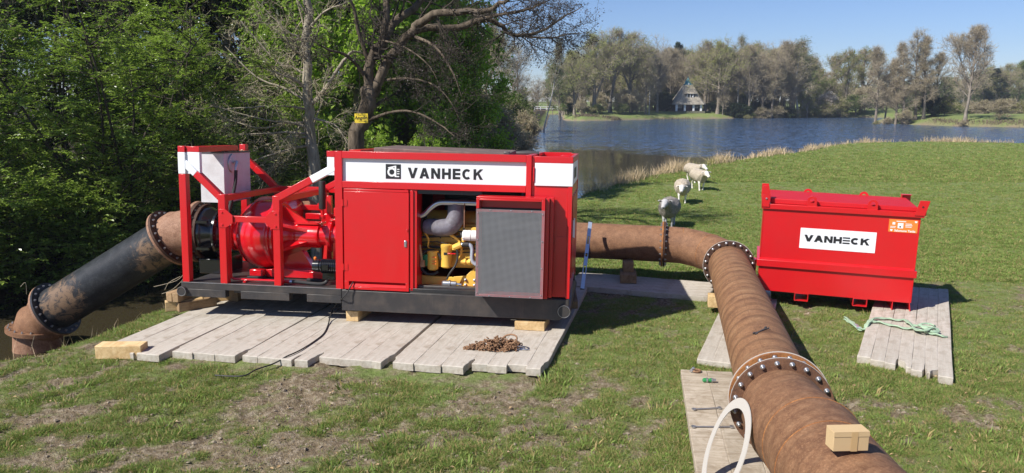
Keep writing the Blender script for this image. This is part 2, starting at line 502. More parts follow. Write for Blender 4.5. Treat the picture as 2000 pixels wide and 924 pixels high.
def ground_z(x, y, fine=True):
    x = np.asarray(x, float); y = np.asarray(y, float)
    d = shore_dist(x, y)
    far = sstep(60, 120, y)
    w = 0.75 + 0.6 * (fbm(x * 0.8, y * 0.8, 3, 5) - 0.5) + far * 1.5
    z = -1.5 + 1.5 * sstep(-0.85, 1.0, d / w)
    z += far * (0.20 * sstep(0, 4, d) + 0.55 * sstep(3, 10, d))
    # shallow wheel ruts in the near left, running up to the right
    if fine:
        uu = (x + 4.2) * 0.50 - (y - 7.6) * 0.86
        rm = np.exp(-(((x + 4.3) / 2.3) ** 2 + ((y - 7.4) / 1.5) ** 2)) + .6 * np.exp(-(((x + 1.5) / 1.3) ** 2 + ((y - 7.0) / .8) ** 2))
        z += rm * .028 * np.sin(uu * 15 + 2.2 * fbm(x * 1.3, y * 1.3, 2, 44)) * sstep(.35, .6, fbm(x * 1.7, y * 1.7, 3, 45))
    if fine:
        k = 1 - sstep(25, 60, y)
        z += k * (fbm(x * 0.5, y * 0.5, 3, 51) - 0.5) * 0.05
        near = 1 - sstep(14, 22, y)
        p = patch(x, y)
        z += near * ((fbm(x * 5, y * 5, 4, 61) - 0.5) * 0.06 + (fbm(x * 11, y * 11, 3, 71, .6) - 0.5) * 0.075 * (.3 + p) - 0.015 * p)
        # sand heap behind the machine
        q = np.exp(-(((x - 1.55) / 0.9) ** 2 + ((y - 17.3) / 0.55) ** 2))
        z += q * (0.14 + 0.16 * (fbm(x * 7, y * 7, 3, 81) - 0.3))
    return z

def gz(x, y): return float(ground_z(np.array([x]), np.array([y]))[0])

def axis_coords(segs):
    out = [segs[0][0]]
    for a, b_, st in segs:
        n = max(1, int(round((b_ - a) / st)))
        out += list(a + (b_ - a) * (np.arange(1, n + 1) / n))
    return np.array(out)

xs = axis_coords([(-600, -200, 40), (-200, -60, 7), (-60, -14, 1.2), (-14, -9, 0.16), (-9, 8.5, 0.055), (8.5, 14, 0.16), (14, 60, 0.8), (60, 200, 3), (200, 700, 40)])
ys = axis_coords([(-60, 0, 6), (0, 5, 0.6), (5, 14.5, 0.055), (14.5, 22, 0.12), (22, 45, 0.3), (45, 75, 0.7), (75, 130, 1.6), (130, 260, 1.3), (260, 420, 10), (420, 2500, 130)])
GX, GY = np.meshgrid(xs, ys)
gx = GX.ravel(); gy = GY.ravel()
gzv = ground_z(gx, gy)
nx_, ny_ = len(xs), len(ys)
idx = np.arange(nx_ * ny_).reshape(ny_, nx_)
quads = np.stack([idx[:-1, :-1], idx[:-1, 1:], idx[1:, 1:], idx[1:, :-1]], -1).reshape(-1, 4)

gm, nt, b = newmat('meadow_ground')
at1 = N(nt, "ShaderNodeAttribute"); at1.attribute_name = 'soil'
n1 = tex(nt, 14, 6, 0.7)
n2 = tex(nt, 0.35, 5, 0.6)
n3 = tex(nt, 60, 4, 0.6)
n4 = tex(nt, 3.0, 5, 0.65)
grassc = ramp(nt, [(0.25, (0.085, 0.125, 0.030)), (0.5, (0.160, 0.225, 0.058)), (0.78, (0.27, 0.31, 0.12))], n1)
grassc = mixc(nt, ramp(nt, [(0.38, 0.0), (0.68, 0.65)], n2), grassc, (0.235, 0.245, 0.10))
grassc = mixc(nt, ramp(nt, [(0.50, 0.0), (0.72, 0.55)], n4), grassc, (0.30, 0.26, 0.155))
soilc = ramp(nt, [(0.34, (0.075, 0.056, 0.036)), (0.5, (0.22, 0.175, 0.12)), (0.66, (0.42, 0.355, 0.27))], n1)
soilc = mixc(nt, ramp(nt, [(0.42, 0.0), (0.62, 0.5)], n3), soilc, (0.30, 0.22, 0.12))
col = mixc(nt, at1.outputs['Fac'], grassc, soilc)
at2 = N(nt, "ShaderNodeAttribute"); at2.attribute_name = 'litter'
col = mixc(nt, at2.outputs['Fac'], col, ramp(nt, [(0.3, (0.018, 0.015, 0.010)), (0.7, (0.075, 0.058, 0.036))], n1))
nt.links.new(col, b.inputs['Base Color'])
b.inputs['Roughness'].default_value = 0.95
b.inputs['Specular IOR Level'].default_value = 0.1
bump(nt, b, math2(nt, 'ADD', n1, math2(nt, 'MULTIPLY', n3, 0.6)), 1.0, 0.045)
M['ground'] = gm
ground_me = fast_mesh('ground', np.stack([gx, gy, gzv], 1), quads, gm, smooth=True)
soil = patch(gx, gy)
sd = shore_dist(gx, gy)
soil = np.maximum(soil, 1 - sstep(0.0, 0.5, sd - 0.25 * fbm(gx * 2, gy * 2, 3, 9)))
heap = np.exp(-(((gx - 1.55) / 0.9) ** 2 + ((gy - 17.3) / 0.55) ** 2))
soil = np.maximum(soil, sstep(0.25, 0.5, heap))
# woodland floor (brown leaf litter) on the left bank
edge = np.interp(gy, [5, 12, 18, 21, 25, 30, 45, 95, 170, 260], [-13, -11, -7.5, -6, -3.2, -.6, 1.5, 3.5, 7, 12])
lit_ = sstep(0, 1.0, edge - gx) * (gy > 4)
al = ground_me.attributes.new('litter', 'FLOAT', 'POINT'); al.data.foreach_set('value', lit_.astype(np.float32))
a = ground_me.attributes.new('soil', 'FLOAT', 'POINT'); a.data.foreach_set('value', soil.astype(np.float32))
ground = tag(put('ground', ground_me), kind='structure')

wm, nt, b = newmat('lake_water')
WB = b
b.inputs['Roughness'].default_value = 0.06
b.inputs['IOR'].default_value = 1.33
b.inputs['Specular IOR Level'].default_value = 0.5
geo = N(nt, "ShaderNodeNewGeometry")
sep = N(nt, "ShaderNodeSeparateXYZ"); nt.links.new(geo.outputs['Position'], sep.inputs[0])
big = tex(nt, 0.045, 3, 0.5, vscale=(0.35, 1, 1))
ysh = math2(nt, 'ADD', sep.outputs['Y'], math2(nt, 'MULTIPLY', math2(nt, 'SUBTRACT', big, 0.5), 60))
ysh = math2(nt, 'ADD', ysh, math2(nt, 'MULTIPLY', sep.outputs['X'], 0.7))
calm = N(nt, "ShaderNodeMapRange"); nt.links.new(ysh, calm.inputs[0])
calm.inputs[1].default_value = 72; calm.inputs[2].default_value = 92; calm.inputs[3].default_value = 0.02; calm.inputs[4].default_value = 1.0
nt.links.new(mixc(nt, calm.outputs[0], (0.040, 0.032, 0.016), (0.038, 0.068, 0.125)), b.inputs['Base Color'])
rr_ = N(nt, 'ShaderNodeMapRange'); nt.links.new(ysh, rr_.inputs[0]); rr_.inputs[1].default_value = 72; rr_.inputs[2].default_value = 92; rr_.inputs[3].default_value = 0.05; rr_.inputs[4].default_value = 0.12; nt.links.new(rr_.outputs[0], b.inputs['Roughness'])
rp = tex(nt, 2.2, 5, 0.65, vscale=(0.45, 1.0, 1))
rp2 = tex(nt, 0.9, 3, 0.55, vscale=(0.5, 1.0, 1))
def ripple(scale, vs, amp):
    tc = N(nt, "ShaderNodeTexCoord"); mp = N(nt, "ShaderNodeMapping"); mp.inputs['Scale'].default_value = vs
    nt.links.new(tc.outputs['Object'], mp.inputs[0]); q = N(nt, "ShaderNodeTexNoise"); q.inputs['Scale'].default_value = scale; q.inputs['Detail'].default_value = 3
    nt.links.new(mp.outputs[0], q.inputs['Vector'])
    s1 = N(nt, "ShaderNodeVectorMath", operation='SUBTRACT'); nt.links.new(q.outputs['Color'], s1.inputs[0]); s1.inputs[1].default_value = (.5, .5, .5)
    s2 = N(nt, "ShaderNodeVectorMath", operation='MULTIPLY'); nt.links.new(s1.outputs[0], s2.inputs[0]); s2.inputs[1].default_value = (amp * .6, amp, 0)
    return s2.outputs[0]
ra_ = N(nt, "ShaderNodeVectorMath", operation='ADD'); nt.links.new(ripple(2.0, (.6, 1, 1), 1.5), ra_.inputs[0]); nt.links.new(ripple(7.0, (.7, 1, 1), 1.0), ra_.inputs[1])
rb_ = N(nt, "ShaderNodeVectorMath", operation='SCALE'); nt.links.new(ra_.outputs[0], rb_.inputs[0]); nt.links.new(calm.outputs[0], rb_.inputs['Scale'])
rc_ = N(nt, "ShaderNodeVectorMath", operation='ADD'); nt.links.new(rb_.outputs[0], rc_.inputs[0]); nt.links.new(geo.outputs['Normal'], rc_.inputs[1])
rd_ = N(nt, "ShaderNodeVectorMath", operation='NORMALIZE'); nt.links.new(rc_.outputs[0], rd_.inputs[0]); nt.links.new(rd_.outputs[0], b.inputs['Normal'])
M['water'] = wm
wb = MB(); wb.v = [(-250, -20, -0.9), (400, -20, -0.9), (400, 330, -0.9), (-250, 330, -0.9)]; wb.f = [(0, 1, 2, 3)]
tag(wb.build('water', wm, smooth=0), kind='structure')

# ------------------------------------------------------------------ shared builders
def lettering(mb, text, x0, z0, h, wid, s, y0, y1, gap, flatE=False):
    """block capitals as solid strokes in the xz plane; s = stroke width"""
    x = x0
    ym = y0 + (y1 - y0) * 0.25
    for ch in text:
        w = wid * {'V': 1.12, 'A': 1.12, 'N': 1.02, 'H': 1.0, 'E': 0.86, 'C': 1.06, 'K': 1.08}.get(ch, 1)
        P = lambda pts, yy=y0: mb.prism([(x + a, z0 + c) for a, c in pts], yy, y1)
        k = s * 1.12
        if ch == 'V':
            P([(0, h), (w / 2 - k * .5, 0), (w / 2 + k * .5, 0), (w, h), (w - k, h), (w / 2, k * 1.25), (k, h)])
        elif ch == 'A':
            P([(0, 0), (k, 0), (w / 2, h - k * 1.25), (w - k, 0), (w, 0), (w / 2 + k * .5, h), (w / 2 - k * .5, h)])
            P([(w * .26, h * .2), (w * .74, h * .2), (w * .70, h * .2 + s * .85), (w * .30, h * .2 + s * .85)], ym)
        elif ch == 'N':
            P([(0, 0), (s, 0), (s, h), (0, h)]); P([(w - s, 0), (w, 0), (w, h), (w - s, h)])
            P([(0, h), (w - k, 0), (w, 0), (k, h)], ym)
        elif ch == 'H':
            P([(0, 0), (s, 0), (s, h), (0, h)]); P([(w - s, 0), (w, 0), (w, h), (w - s, h)])
            P([(s, h / 2 - s / 2), (w - s, h / 2 - s / 2), (w - s, h / 2 + s / 2), (s, h / 2 + s / 2)], ym)
        elif ch == 'E':
            b3 = s * (0.62 if flatE else 0.9)
            xa = 0 if flatE else s
            if not flatE: P([(0, 0), (s, 0), (s, h), (0, h)])
            for zc in (b3 / 2, h / 2, h - b3 / 2):
                P([(xa, zc - b3 / 2), (w, zc - b3 / 2), (w, zc + b3 / 2), (xa, zc + b3 / 2)], ym)
        elif ch == 'C':
            n = 14; o = []; i_ = []
            for q in range(n + 1):
                a = math.radians(48 + (360 - 96) * q / n)
                o.append((w / 2 + math.cos(a) * w / 2, h / 2 + math.sin(a) * h / 2))
                i_.append((w / 2 + math.cos(a) * (w / 2 - s), h / 2 + math.sin(a) * (h / 2 - s * .9)))
            for q in range(n):
                P([o[q], o[q + 1], i_[q + 1], i_[q]])
        elif ch == 'K':
            P([(0, 0), (s, 0), (s, h), (0, h)])
            P([(s, h * .33), (s, h * .33 + k * 1.1), (w - k * 1.1, h), (w, h)], ym)
            P([(w * .38, h * .52), (w * .38 + k * .6, h * .52 + k * .55), (w, 0), (w - k * 1.1, 0)], y0 + (y1 - y0) * 0.5)
        x += w + gap
    return x

def text_mesh(name, s, size, mat, parent, loc, rot=(PI / 2, 0, 0), bold=0.0, align='CENTER', ex=0.0005):
    cu = bpy.data.curves.new(name, 'FONT')
    cu.body = s; cu.size = size; cu.extrude = ex; cu.offset = bold; cu.align_x = align; cu.align_y = 'CENTER'
    cu.resolution_u = 2
    o = bpy.data.objects.new(name + '_src', cu)
    COL.objects.link(o)
    dg = bpy.context.evaluated_depsgraph_get()
    me = bpy.data.meshes.new_from_object(o.evaluated_get(dg))
    bpy.data.objects.remove(o)
    me.materials.clear(); me.materials.append(mat)
    return put(name, me, parent, loc, rot)

_bolt = {}
def bolt_mesh(kind, mat):
    if (kind, mat) not in _bolt:
        mb = MB()
        if kind == 'nut':
            mb.lathe([(0, .030), (.026, .030), (.030, .024), (.030, .017), (.052, .017), (.056, .010)], ax=(0, 0, 1), n=6)
        elif kind == 'acorn':
            mb.lathe([(0, .036), (.004, .036), (.006, .029), (.030, .029), (.034, .022), (.046, .019), (.054, .010), (.056, .0001)], ax=(0, 0, 1), n=10)
        else:
            mb.lathe([(0, .016), (.012, .016), (.014, .010)], ax=(0, 0, 1), n=6)
        _bolt[(kind, mat)] = mb.mesh(kind + '_bolt', M[mat], 40)
    return _bolt[(kind, mat)]

def bolts(parent, c, ax, r, n, kind='nut', mat='galv', off=0.0, phase=0.0, name='bolt'):
    ax = Vector(ax).normalized(); c = Vector(c)
    a = Vector((0, 0, 1)) if abs(ax.z) < 0.9 else Vector((1, 0, 0))
    u = ax.cross(a).normalized(); w = ax.cross(u)
    q = ax.to_track_quat('Z', 'Y').to_euler()
    for i in range(n):
        t = 2 * PI * (i + phase) / n
        put(name, bolt_mesh(kind, mat), parent, c + ax * off + (u * math.cos(t) + w * math.sin(t)) * r, q, (.66, .66, .66) if kind != 'small' else None)

def curve_pts(pts, n=6):
    """Catmull-Rom"""
    P = [Vector(p) for p in pts]; P = [P[0] * 2 - P[1]] + P + [P[-1] * 2 - P[-2]]
    out = []
    for i in range(1, len(P) - 2):
        for k in range(n):
            t = k / n
            out.append(0.5 * ((2 * P[i]) + (-P[i - 1] + P[i + 1]) * t + (2 * P[i - 1] - 5 * P[i] + 4 * P[i + 1] - P[i + 2]) * t * t + (-P[i - 1] + 3 * P[i] - 3 * P[i + 1] + P[i + 2]) * t ** 3))
    out.append(P[-2])
    return out

def plank_mesh(w, l, t, seed, mat, notch_r=0.0, notch_l=0.0, nlen=0.3, rough=1.0, ends=0.02):
    rs = np.random.RandomState(seed)
    ny = 18
    yy = np.concatenate([[0, 0.012, .05, .12, .18, .20, .26, .34, .38], np.linspace(.55, max(l - .5, .6), ny - 10), [l - .25, l - .1, l - .012, l]])
    ny = len(yy)
    nx = 5
    xx = np.array([0, .008, w / 2, w - .008, w])
    top = []; bot = []
    wob = (fbm(yy * 2.2, np.full(ny, seed * 1.7), 3, seed) - .5) * 0.012 * rough
    for i, y in enumerate(yy):
        cutR = notch_r * (1.0 if y < nlen * .5 else .75) if y < nlen * .8 else 0
        cutL = notch_l * (1.0 if y < nlen * .5 else .75) if y < nlen * .8 else 0
        for j, x in enumerate(xx):
            x2 = cutL + x * (w - cutL - cutR) / w
            e = (vnoise(np.array([x * 22.]), np.array([seed * 3.1]), 3)[0] - .5) * 2 * ends
            y2 = y + (e if i in (0, 1) else (-e if i >= ny - 2 else 0))
            z = 0.0
            if j in (0, 4): z -= .003
            if i in (0, ny - 1): z -= .008
            z += (vnoise(np.array([y * 3.0 + seed]), np.array([x * 8.]), seed)[0] - .5) * .005 * rough
            ed = (vnoise(np.array([y * 5.0]), np.array([j * 3. + seed]), 7)[0] - .5) * .008 * rough * (j != 2)
            top.append((x2 + ed + wob[i] * .4, y2, z))
            bot.append((x2 + ed * .5, y2 + rs.uniform(-.004, .004), -t))
    v = top + bot; nT = len(top); f = []
    for i in range(ny - 1):
        for j in range(nx - 1):
            a = i * nx + j
            f.append((a, a + 1, a + nx + 1, a + nx)); f.append((nT + a, nT + a + nx, nT + a + nx + 1, nT + a + 1))
        for j in (0, nx - 1):
            a = i * nx + j
            q = (a, a + nx, nT + a + nx, nT + a)
            f.append(q if j == 0 else q[::-1])
    for i in (0, ny - 1):
        for j in range(nx - 1):
            a = i * nx + j
            q = (a, nT + a, nT + a + 1, a + 1)
            f.append(q if i == 0 else q[::-1])
    return fast_mesh('plank', v, f, mat, smooth=False)

def mat_of_planks(loc, ang, n, pw, l, label, group=None, seed=0, front=None, back=None, notch=None, wm='oldwood', t=0.10, rods=True, gap=0.002):
    """ang: direction of the planks, clockwise from +Y; front: start offset of each plank"""
    r = empty('timber_mat', loc, (0, 0, -math.radians(ang)), label, 'timber mat', group)
    x = 0
    rs = np.random.RandomState(seed + 77)
    for i in range(n):
        w = pw * rs.uniform(.90, 1.10)
        f0 = (front[i] if front else 0) + rs.uniform(-.008, .008)
        ll = l + (back[i] if back else 0) - f0 + rs.uniform(-.02, .02)
        nr, nl, nlen = (notch or {}).get(i, (0, 0, .3))
        me = plank_mesh(w - gap, ll, t, seed * 31 + i, M[wm], nr, nl, nlen)
        put('plank', me, r, (x, f0, rs.uniform(-.002, .002)), (0, 0, rs.uniform(-.0008, .0008)))
        x += w
    return r, x

def timber(name, size, loc, rot, mat, label, group=None, cat='timber block', parent=None, ch=0.008):
    mb = MB(); a, b_, c = size
    mb.box(-a / 2, a / 2, -b_ / 2, b_ / 2, 0, c)
    o = mb.build(name, M[mat], parent, bevel=ch, smooth=30)
    # grain follows the longer side: mesh is rotated so that its length lies along local y
    o.location = loc; o.rotation_euler = rot
    return tag(o, label, cat, group)

# ------------------------------------------------------------------ PUMP UNIT
RM = Matrix(((0.9922, 0.1233, 0.0181), (-0.1239, 0.9915, 0.0400), (-0.0130, -0.0420, 0.9990)))
UO = Vector((-5.1636, 11.7383, 0.6577))
U = empty('pump_unit', UO, RM.to_euler(), 'red diesel pump unit in a steel frame with a white name band', 'pump')
def u2w(x, y, z): return UO + RM @ Vector((x, y, z))
W = 2.12
rd, wh, bk = M['red'], M['white'], M['skid']
# skid
for y0 in (0.0, W - .13):
    mb = MB(); y1 = y0 + .13
    mb.box(-.03, 2.575, y0, y1, -.10, 0)
    for a, c in ((-.03, .70), (.95, 1.74), (2.02, 2.575)): mb.box(a, c, y0 + .002, y1 - .002, -.222, -.10)
    mb.build('skid_rail', bk, U, bevel=.006)
for y0 in (0.0, W - .13):
    mb = MB(); y1 = y0 + .13
    mb.prism([(2.585, -.325), (5.90, -.325), (6.05, -.235), (6.05, -.012), (2.585, -.012)], y0 - .012 if y0 == 0 else y0, y1)
    mb.box(2.585, 6.05, y0 + .001, y1, -.012, 0.0)
    mb.build('skid_rail', bk, U, bevel=.006)
mb = MB()
for x in (.03, .78, 1.6, 2.45): mb.box(x, x + .12, .13, W - .13, -.16, -.01)
for x in (3.0, 4.2, 5.2, 5.85): mb.box(x, x + .12, .13, W - .13, -.26, -.01)
mb.box(.05, 2.5, .15, W - .15, -.008, .004)
mb.build('skid_floor', bk, U)
mb = MB(); mb.lathe([(0, .070), (.02, .078), (W + .08, .078), (W + .10, .07)], o=(.0, -.05, -.135), ax=(0, 1, 0), n=24); mb.build('cross_tube', bk, U)
mb = MB(); mb.lathe([(0, .088), (.02, .100), (W + .08, .10), (W + .10, .09)], o=(5.985, -.05, -.18), ax=(0, 1, 0), n=24); mb.build('cross_tube', bk, U)
mb = MB(); mb.path([(0.0 + math.cos(a) * .07, -.056, -.135 + math.sin(a) * .07) for a in np.linspace(0, 2 * PI, 21)[:-1]], .004, 5, closed=True); mb.build('weld_ring', M['galv'], U)
mb = MB(); mb.path([(5.985 + math.cos(a) * .09, -.056, -.18 + math.sin(a) * .09) for a in np.linspace(0, 2 * PI, 21)[:-1]], .004, 5, closed=True); mb.build('weld_ring', M['galv'], U)
mb = MB(); mb.box(-.02, 2.57, -.006, .03, 0.0, .008); mb.build('worn_edge', M['galv'], U)

# open frame, left end; white band is a painted sleeve 2 mm proud
PW = .115
for y0 in (0.0, W - PW):
    y1 = y0 + PW
    MB().box(0.0, PW, y0, y1, 0.008, 1.70).build('post', rd, U, bevel=.008)
    MB().box(-.002, PW + .002, y0 - .002, y1 + .002, 1.70, 2.03).build('white_band' if y0 == 0 else 'post_head', wh if y0 == 0 else rd, U, bevel=.006)
    MB().box(0.0, PW, y0, y1, 2.03, 2.125).build('post', rd, U, bevel=.008)
    MB().box(.625, .625 + PW, y0, y1, 0.008, 1.40).build('post', rd, U, bevel=.008)
    MB().box(1.50, 1.50 + PW, y0, y1, 0.008, 1.40).build('post', rd, U, bevel=.008)
    ym = (y0 + y1) / 2
    # diagonals
    def diag(a, b_, s0, s1, mat, nm):
        a = Vector(a); b_ = Vector(b_); p = a.lerp(b_, s0); q = a.lerp(b_, s1)
        MB().bar(p, q, PW - .006 + (.004 if mat is wh else 0), .105 + (.004 if mat is wh else 0), up=(0, 0, 1)).build(nm, mat, U, bevel=.006)
    A, B = (.07, ym, 1.895), (.66, ym, 1.345)
    diag(A, B, 0.04, .34, wh if y0 == 0 else rd, 'white_band' if y0 == 0 else 'diagonal_brace'); diag(A, B, .34, 1.0, rd, 'diagonal_brace')
    A, B = (1.55, ym, 1.355), (2.50, ym, 1.865)
    diag(A, B, 0.0, .60, rd, 'diagonal_brace'); diag(A, B, .60, .99, wh, 'white_band')
    # mid rail with bolted gussets
    MB().box(.74, 1.50, y0 + .02, y1 - .02, .975, 1.07).build('mid_rail', rd, U, bevel=.006)
    yf = y0 - .006 if y0 == 0 else y1
    for gx0, gx1, sg in ((.63, .86, 1), (1.39, 1.61, -1)):
        if sg > 0: poly = [(gx0, .89), (gx0 + .12, .89), (gx1, .965), (gx1, 1.08), (gx0 + .12, 1.17), (gx0, 1.17)]
        else: poly = [(gx0, .965), (gx0 + .10, .89), (gx1, .89), (gx1, 1.17), (gx0 + .10, 1.17), (gx0, 1.08)]
        gp = MB().prism(poly, yf - .004, yf + .010).build('gusset_plate', rd, U, bevel=.002)
        bx = gx0 + .06 if sg > 0 else gx1 - .06
        for bz in (.935, 1.125):
            if y0 == 0: put('bolt', bolt_mesh('small', 'red_gloss'), gp, (bx, yf - .004, bz), (PI / 2, 0, 0))
    MB().box(.742, 1.498, y0 + .01, y1 - .01, 1.30, 1.395).build('top_rail', rd, U, bevel=.006) if y0 > 0 else None
    MB().box(1.62, 2.48, y0 + .01, y1 - .01, 1.30, 1.395).build('top_rail', rd, U, bevel=.006) if y0 > 0 else None
# depth beams
MB().box(.12, .335, .03, 1.30, 2.035, 2.12).build('end_beam', rd, U, bevel=.006)
MB().box(.118, .337, .028, .10, 1.70, 2.033).build('white_band', wh, U, bevel=.004)
for x in (.63, 1.505): MB().box(x, x + .105, PW + .002, W - PW - .002, 1.29, 1.385).build('cross_beam', rd, U, bevel=.006)

# hydraulic tank: grimy white box with hatch, in the left end
T = MB().box(-.06, .352, .75, 1.68, 1.19, 2.0).build('oil_tank', M['offwhite'], U, bevel=.006)
MB().box(-.075, .366, .735, 1.70, 2.001, 2.022).build('tank_lid', M['darksteel'], T)
rs = random.Random(4)
lit = MB()
for i in range(46):
    x = rs.uniform(-.06, .35); y = rs.uniform(.74, 1.68); s = rs.uniform(.006, .016)
    lit.box(x, x + s * 2, y, y + s * 1.6, 2.023, 2.025 + s * .7)
o = lit.build('leaf_litter', M['brownwood'], T); o['kind'] = 'stuff'
mb = MB(); mb.lathe([(0, .13), (.012, .145), (.024, .145), (.026, .13)], o=(.353, 1.02, 1.83), ax=(1, 0, 0), n=28); h = mb.build('hatch', M['offwhite'], T)
mb = MB(); mb.path([(.365 + .0, 1.02 + math.cos(a) * .145, 1.83 + math.sin(a) * .145) for a in np.linspace(0, 2 * PI, 29)[:-1]], .007, 6, closed=True); mb.build('hatch_ring', M['steel'], h)
mb = MB(); mb.path([(.38, 1.02, 1.83), (.44, 1.02, 1.86), (.47, .96, 1.86), (.47, .93, 1.80), (.47, .92, 1.72)], [.022, .024, .026, .026, .024], 10); mb.build('pipe_elbow', M['steel'], T)
MB().box(.356, .372, 1.10, 1.16, 1.52, 1.54).build('latch', M['letter_w'], T)
mb = MB(); mb.path(curve_pts([(.47, .92, 1.72), (.47, .88, 1.5), (.43, .80, 1.2), (.40, .72, .95), (.42, .70, .8)]), .028, 10); mb.build('hose', M['rubber'], U)

# black non-return valve with flange
ZC = .66
mb = MB(); mb.lathe([(-.26, .515), (-.20, .515), (-.20, .47), (-.12, .47)], o=(0, 1.06, ZC), n=48); VF = mb.build('valve_flange', M['rust_dark'], U)
bolts(VF, (-.20, 1.06, ZC), (1, 0, 0), .478, 20, 'nut', 'darksteel')
mb = MB(); mb.lathe([(-.2, .43), (-.15, .44), (-.05, .42), (.05, .35), (.12, .33), (.13, .42), (.17, .42), (.18, .33), (.30, .26), (.36, .24)], o=(0, 1.06, ZC), n=48); VB = mb.build('valve_body', M['black_gloss'], U)
bolts(VB, (.17, 1.06, ZC), (1, 0, 0), .385, 14, 'small', 'darksteel')
MB().box(-.10, .10, .60, .66, .86, .90).build('valve_lug', M['black_gloss'], VB)
MB().box(-.10, .12, .60, .66, .42, .46).build('valve_lug', M['black_gloss'], VB)
MB().box(-.14, .30, .75, 1.4, .004, .25).build('valve_saddle', M['black_gloss'], U, bevel=.01)
mb = MB(); mb.lathe([(.35, .23), (.37, .30), (.41, .30), (.41, .235), (.47, .235), (.47, .30), (.51, .30), (.52, .25)], o=(0, 1.06, ZC), n=40); PF = mb.build('inlet_flange', M['red_gloss'], U)
bolts(PF, (.41, 1.06, ZC), (1, 0, 0), .262, 12, 'small', 'red_gloss', phase=.5); bolts(PF, (.47, 1.06, ZC), (-1, 0, 0), .262, 12, 'small', 'red_gloss', phase=.5)

# volute casing
mb = MB(); mb.lathe([(.52, .25), (.54, .34), (.58, .42), (.66, .50), (.76, .55), (.88, .578), (1.0, .575), (1.10, .55), (1.13, .56), (1.17, .56), (1.18, .50), (1.20, .30), (1.2, .0001)], o=(0, 1.06, ZC), n=56)
VO = mb.build('volute_casing', M['red_gloss'], U, smooth=28)
bolts(VO, (1.17, 1.06, ZC), (1, 0, 0), .53, 18, 'small', 'red_gloss')
mb = MB(); mb.lathe([(0, .05), (.03, .05), (.035, .03)], o=(.66, .60, .66), ax=(-.35, -.9, .1), n=10); mb.build('plug', M['red_gloss'], VO)
mb = MB(); mb.lathe([(0, .045), (.06, .045), (.065, .03)], o=(.82, 1.0, .13), ax=(0, -.1, -1), n=10); mb.build('drain_plug', M['red_gloss'], VO)
mb = MB(); mb.lathe([(0, .30), (1.05, .30)], o=(.85, 1.2, .98), ax=(0, 1, -.05), n=32); mb.build('outlet_pipe', M['red_gloss'], VO)
# spider between casing and bearing housing: ring, six ribs, tube
mb = MB()
mb.lathe([(1.18, .52), (1.22, .52), (1.22, .44), (1.18, .44)], o=(0, 1.06, ZC), n=48, closed=True)
for k in range(6):
    a = math.radians(30 + 60 * k); ca, sa = math.cos(a), math.sin(a); t = .028
    def pt(x, r, s_): return (x, 1.06 + ca * r - sa * s_, ZC + sa * r + ca * s_)
    mb.hull8([pt(1.2, .16, -t), pt(1.2, .16, t), pt(1.2, .50, t), pt(1.2, .50, -t), pt(1.78, .14, -t), pt(1.78, .14, t), pt(1.72, .19, t), pt(1.72, .19, -t)])
    # webbing between ribs gives the curved windows
    b0 = a + math.radians(30)
for k in range(6):
    a0 = math.radians(30 + 60 * k)
    for sgn in (1, -1):
        pts = []
        for fr_ in (0, .35, .7):
            aa = a0 + sgn * math.radians(2 + 26 * fr_ * .55)
            pts.append(aa)
    # cone segment close to the ring
mb.build('bearing_spider', M['red_gloss'], U, smooth=30)
mb = MB(); mb.lathe([(1.22, .30), (1.30, .24), (1.45, .19), (1.50, .185)], o=(0, 1.06, ZC), n=32); mb.build('seal_cover', M['red_gloss'], U)
mb = MB(); mb.lathe([(1.46, .195), (1.50, .205), (1.86, .205), (1.88, .17), (2.02, .17), (2.03, .26), (2.09, .26), (2.10, .20), (2.18, .20), (2.19, .28), (2.25, .28), (2.26, .18), (2.52, .18)], o=(0, 1.06, ZC), n=36)
BH = mb.build('bearing_housing', M['red_gloss'], U)
bolts(BH, (2.03, 1.06, ZC), (-1, 0, 0), .23, 10, 'small', 'red_gloss')
mb = MB(); mb.prism([(1.46, ZC + .20), (1.90, ZC + .20), (1.90, ZC + .225), (1.44, ZC + .225)], .93, 1.19); mb.build('top_plate', M['red_gloss'], BH)
mb = MB(); mb.prism([(1.98, .02), (2.05, .02), (2.09, .55), (2.04, .55)], .72, .76); mb.prism([(2.18, .02), (2.23, .02), (2.23, .6), (2.19, .6)], .72, .76); mb.build('housing_bracket', M['red_gloss'], BH)
# pedestals
mb = MB()
mb.prism([(.95, .02), (1.9, .02), (1.9, .10), (1.35, .16), (.95, .12)], .62, .70)
mb.prism([(.95, .02), (1.9, .02), (1.9, .10), (1.35, .16), (.95, .12)], 1.42, 1.50)
mb.box(.95, 1.9, .701, 1.419, .085, .10)
mb.prism([(1.2, .10), (1.75, .10), (1.55, .42), (1.25, .30)], .98, 1.14)
mb.build('pump_pedestal', M['red_gloss'], U, bevel=.004)
for x in (.86, 1.86):
    MB().box(x, x + .22, .50, .62, .045, .15).build('foot_plate', M['red_gloss'], U, bevel=.01)
    MB().box(x - .03, x + .24, .47, .64, .005, .044).build('anti_vibration_mount', M['rubber'], U, bevel=.006)
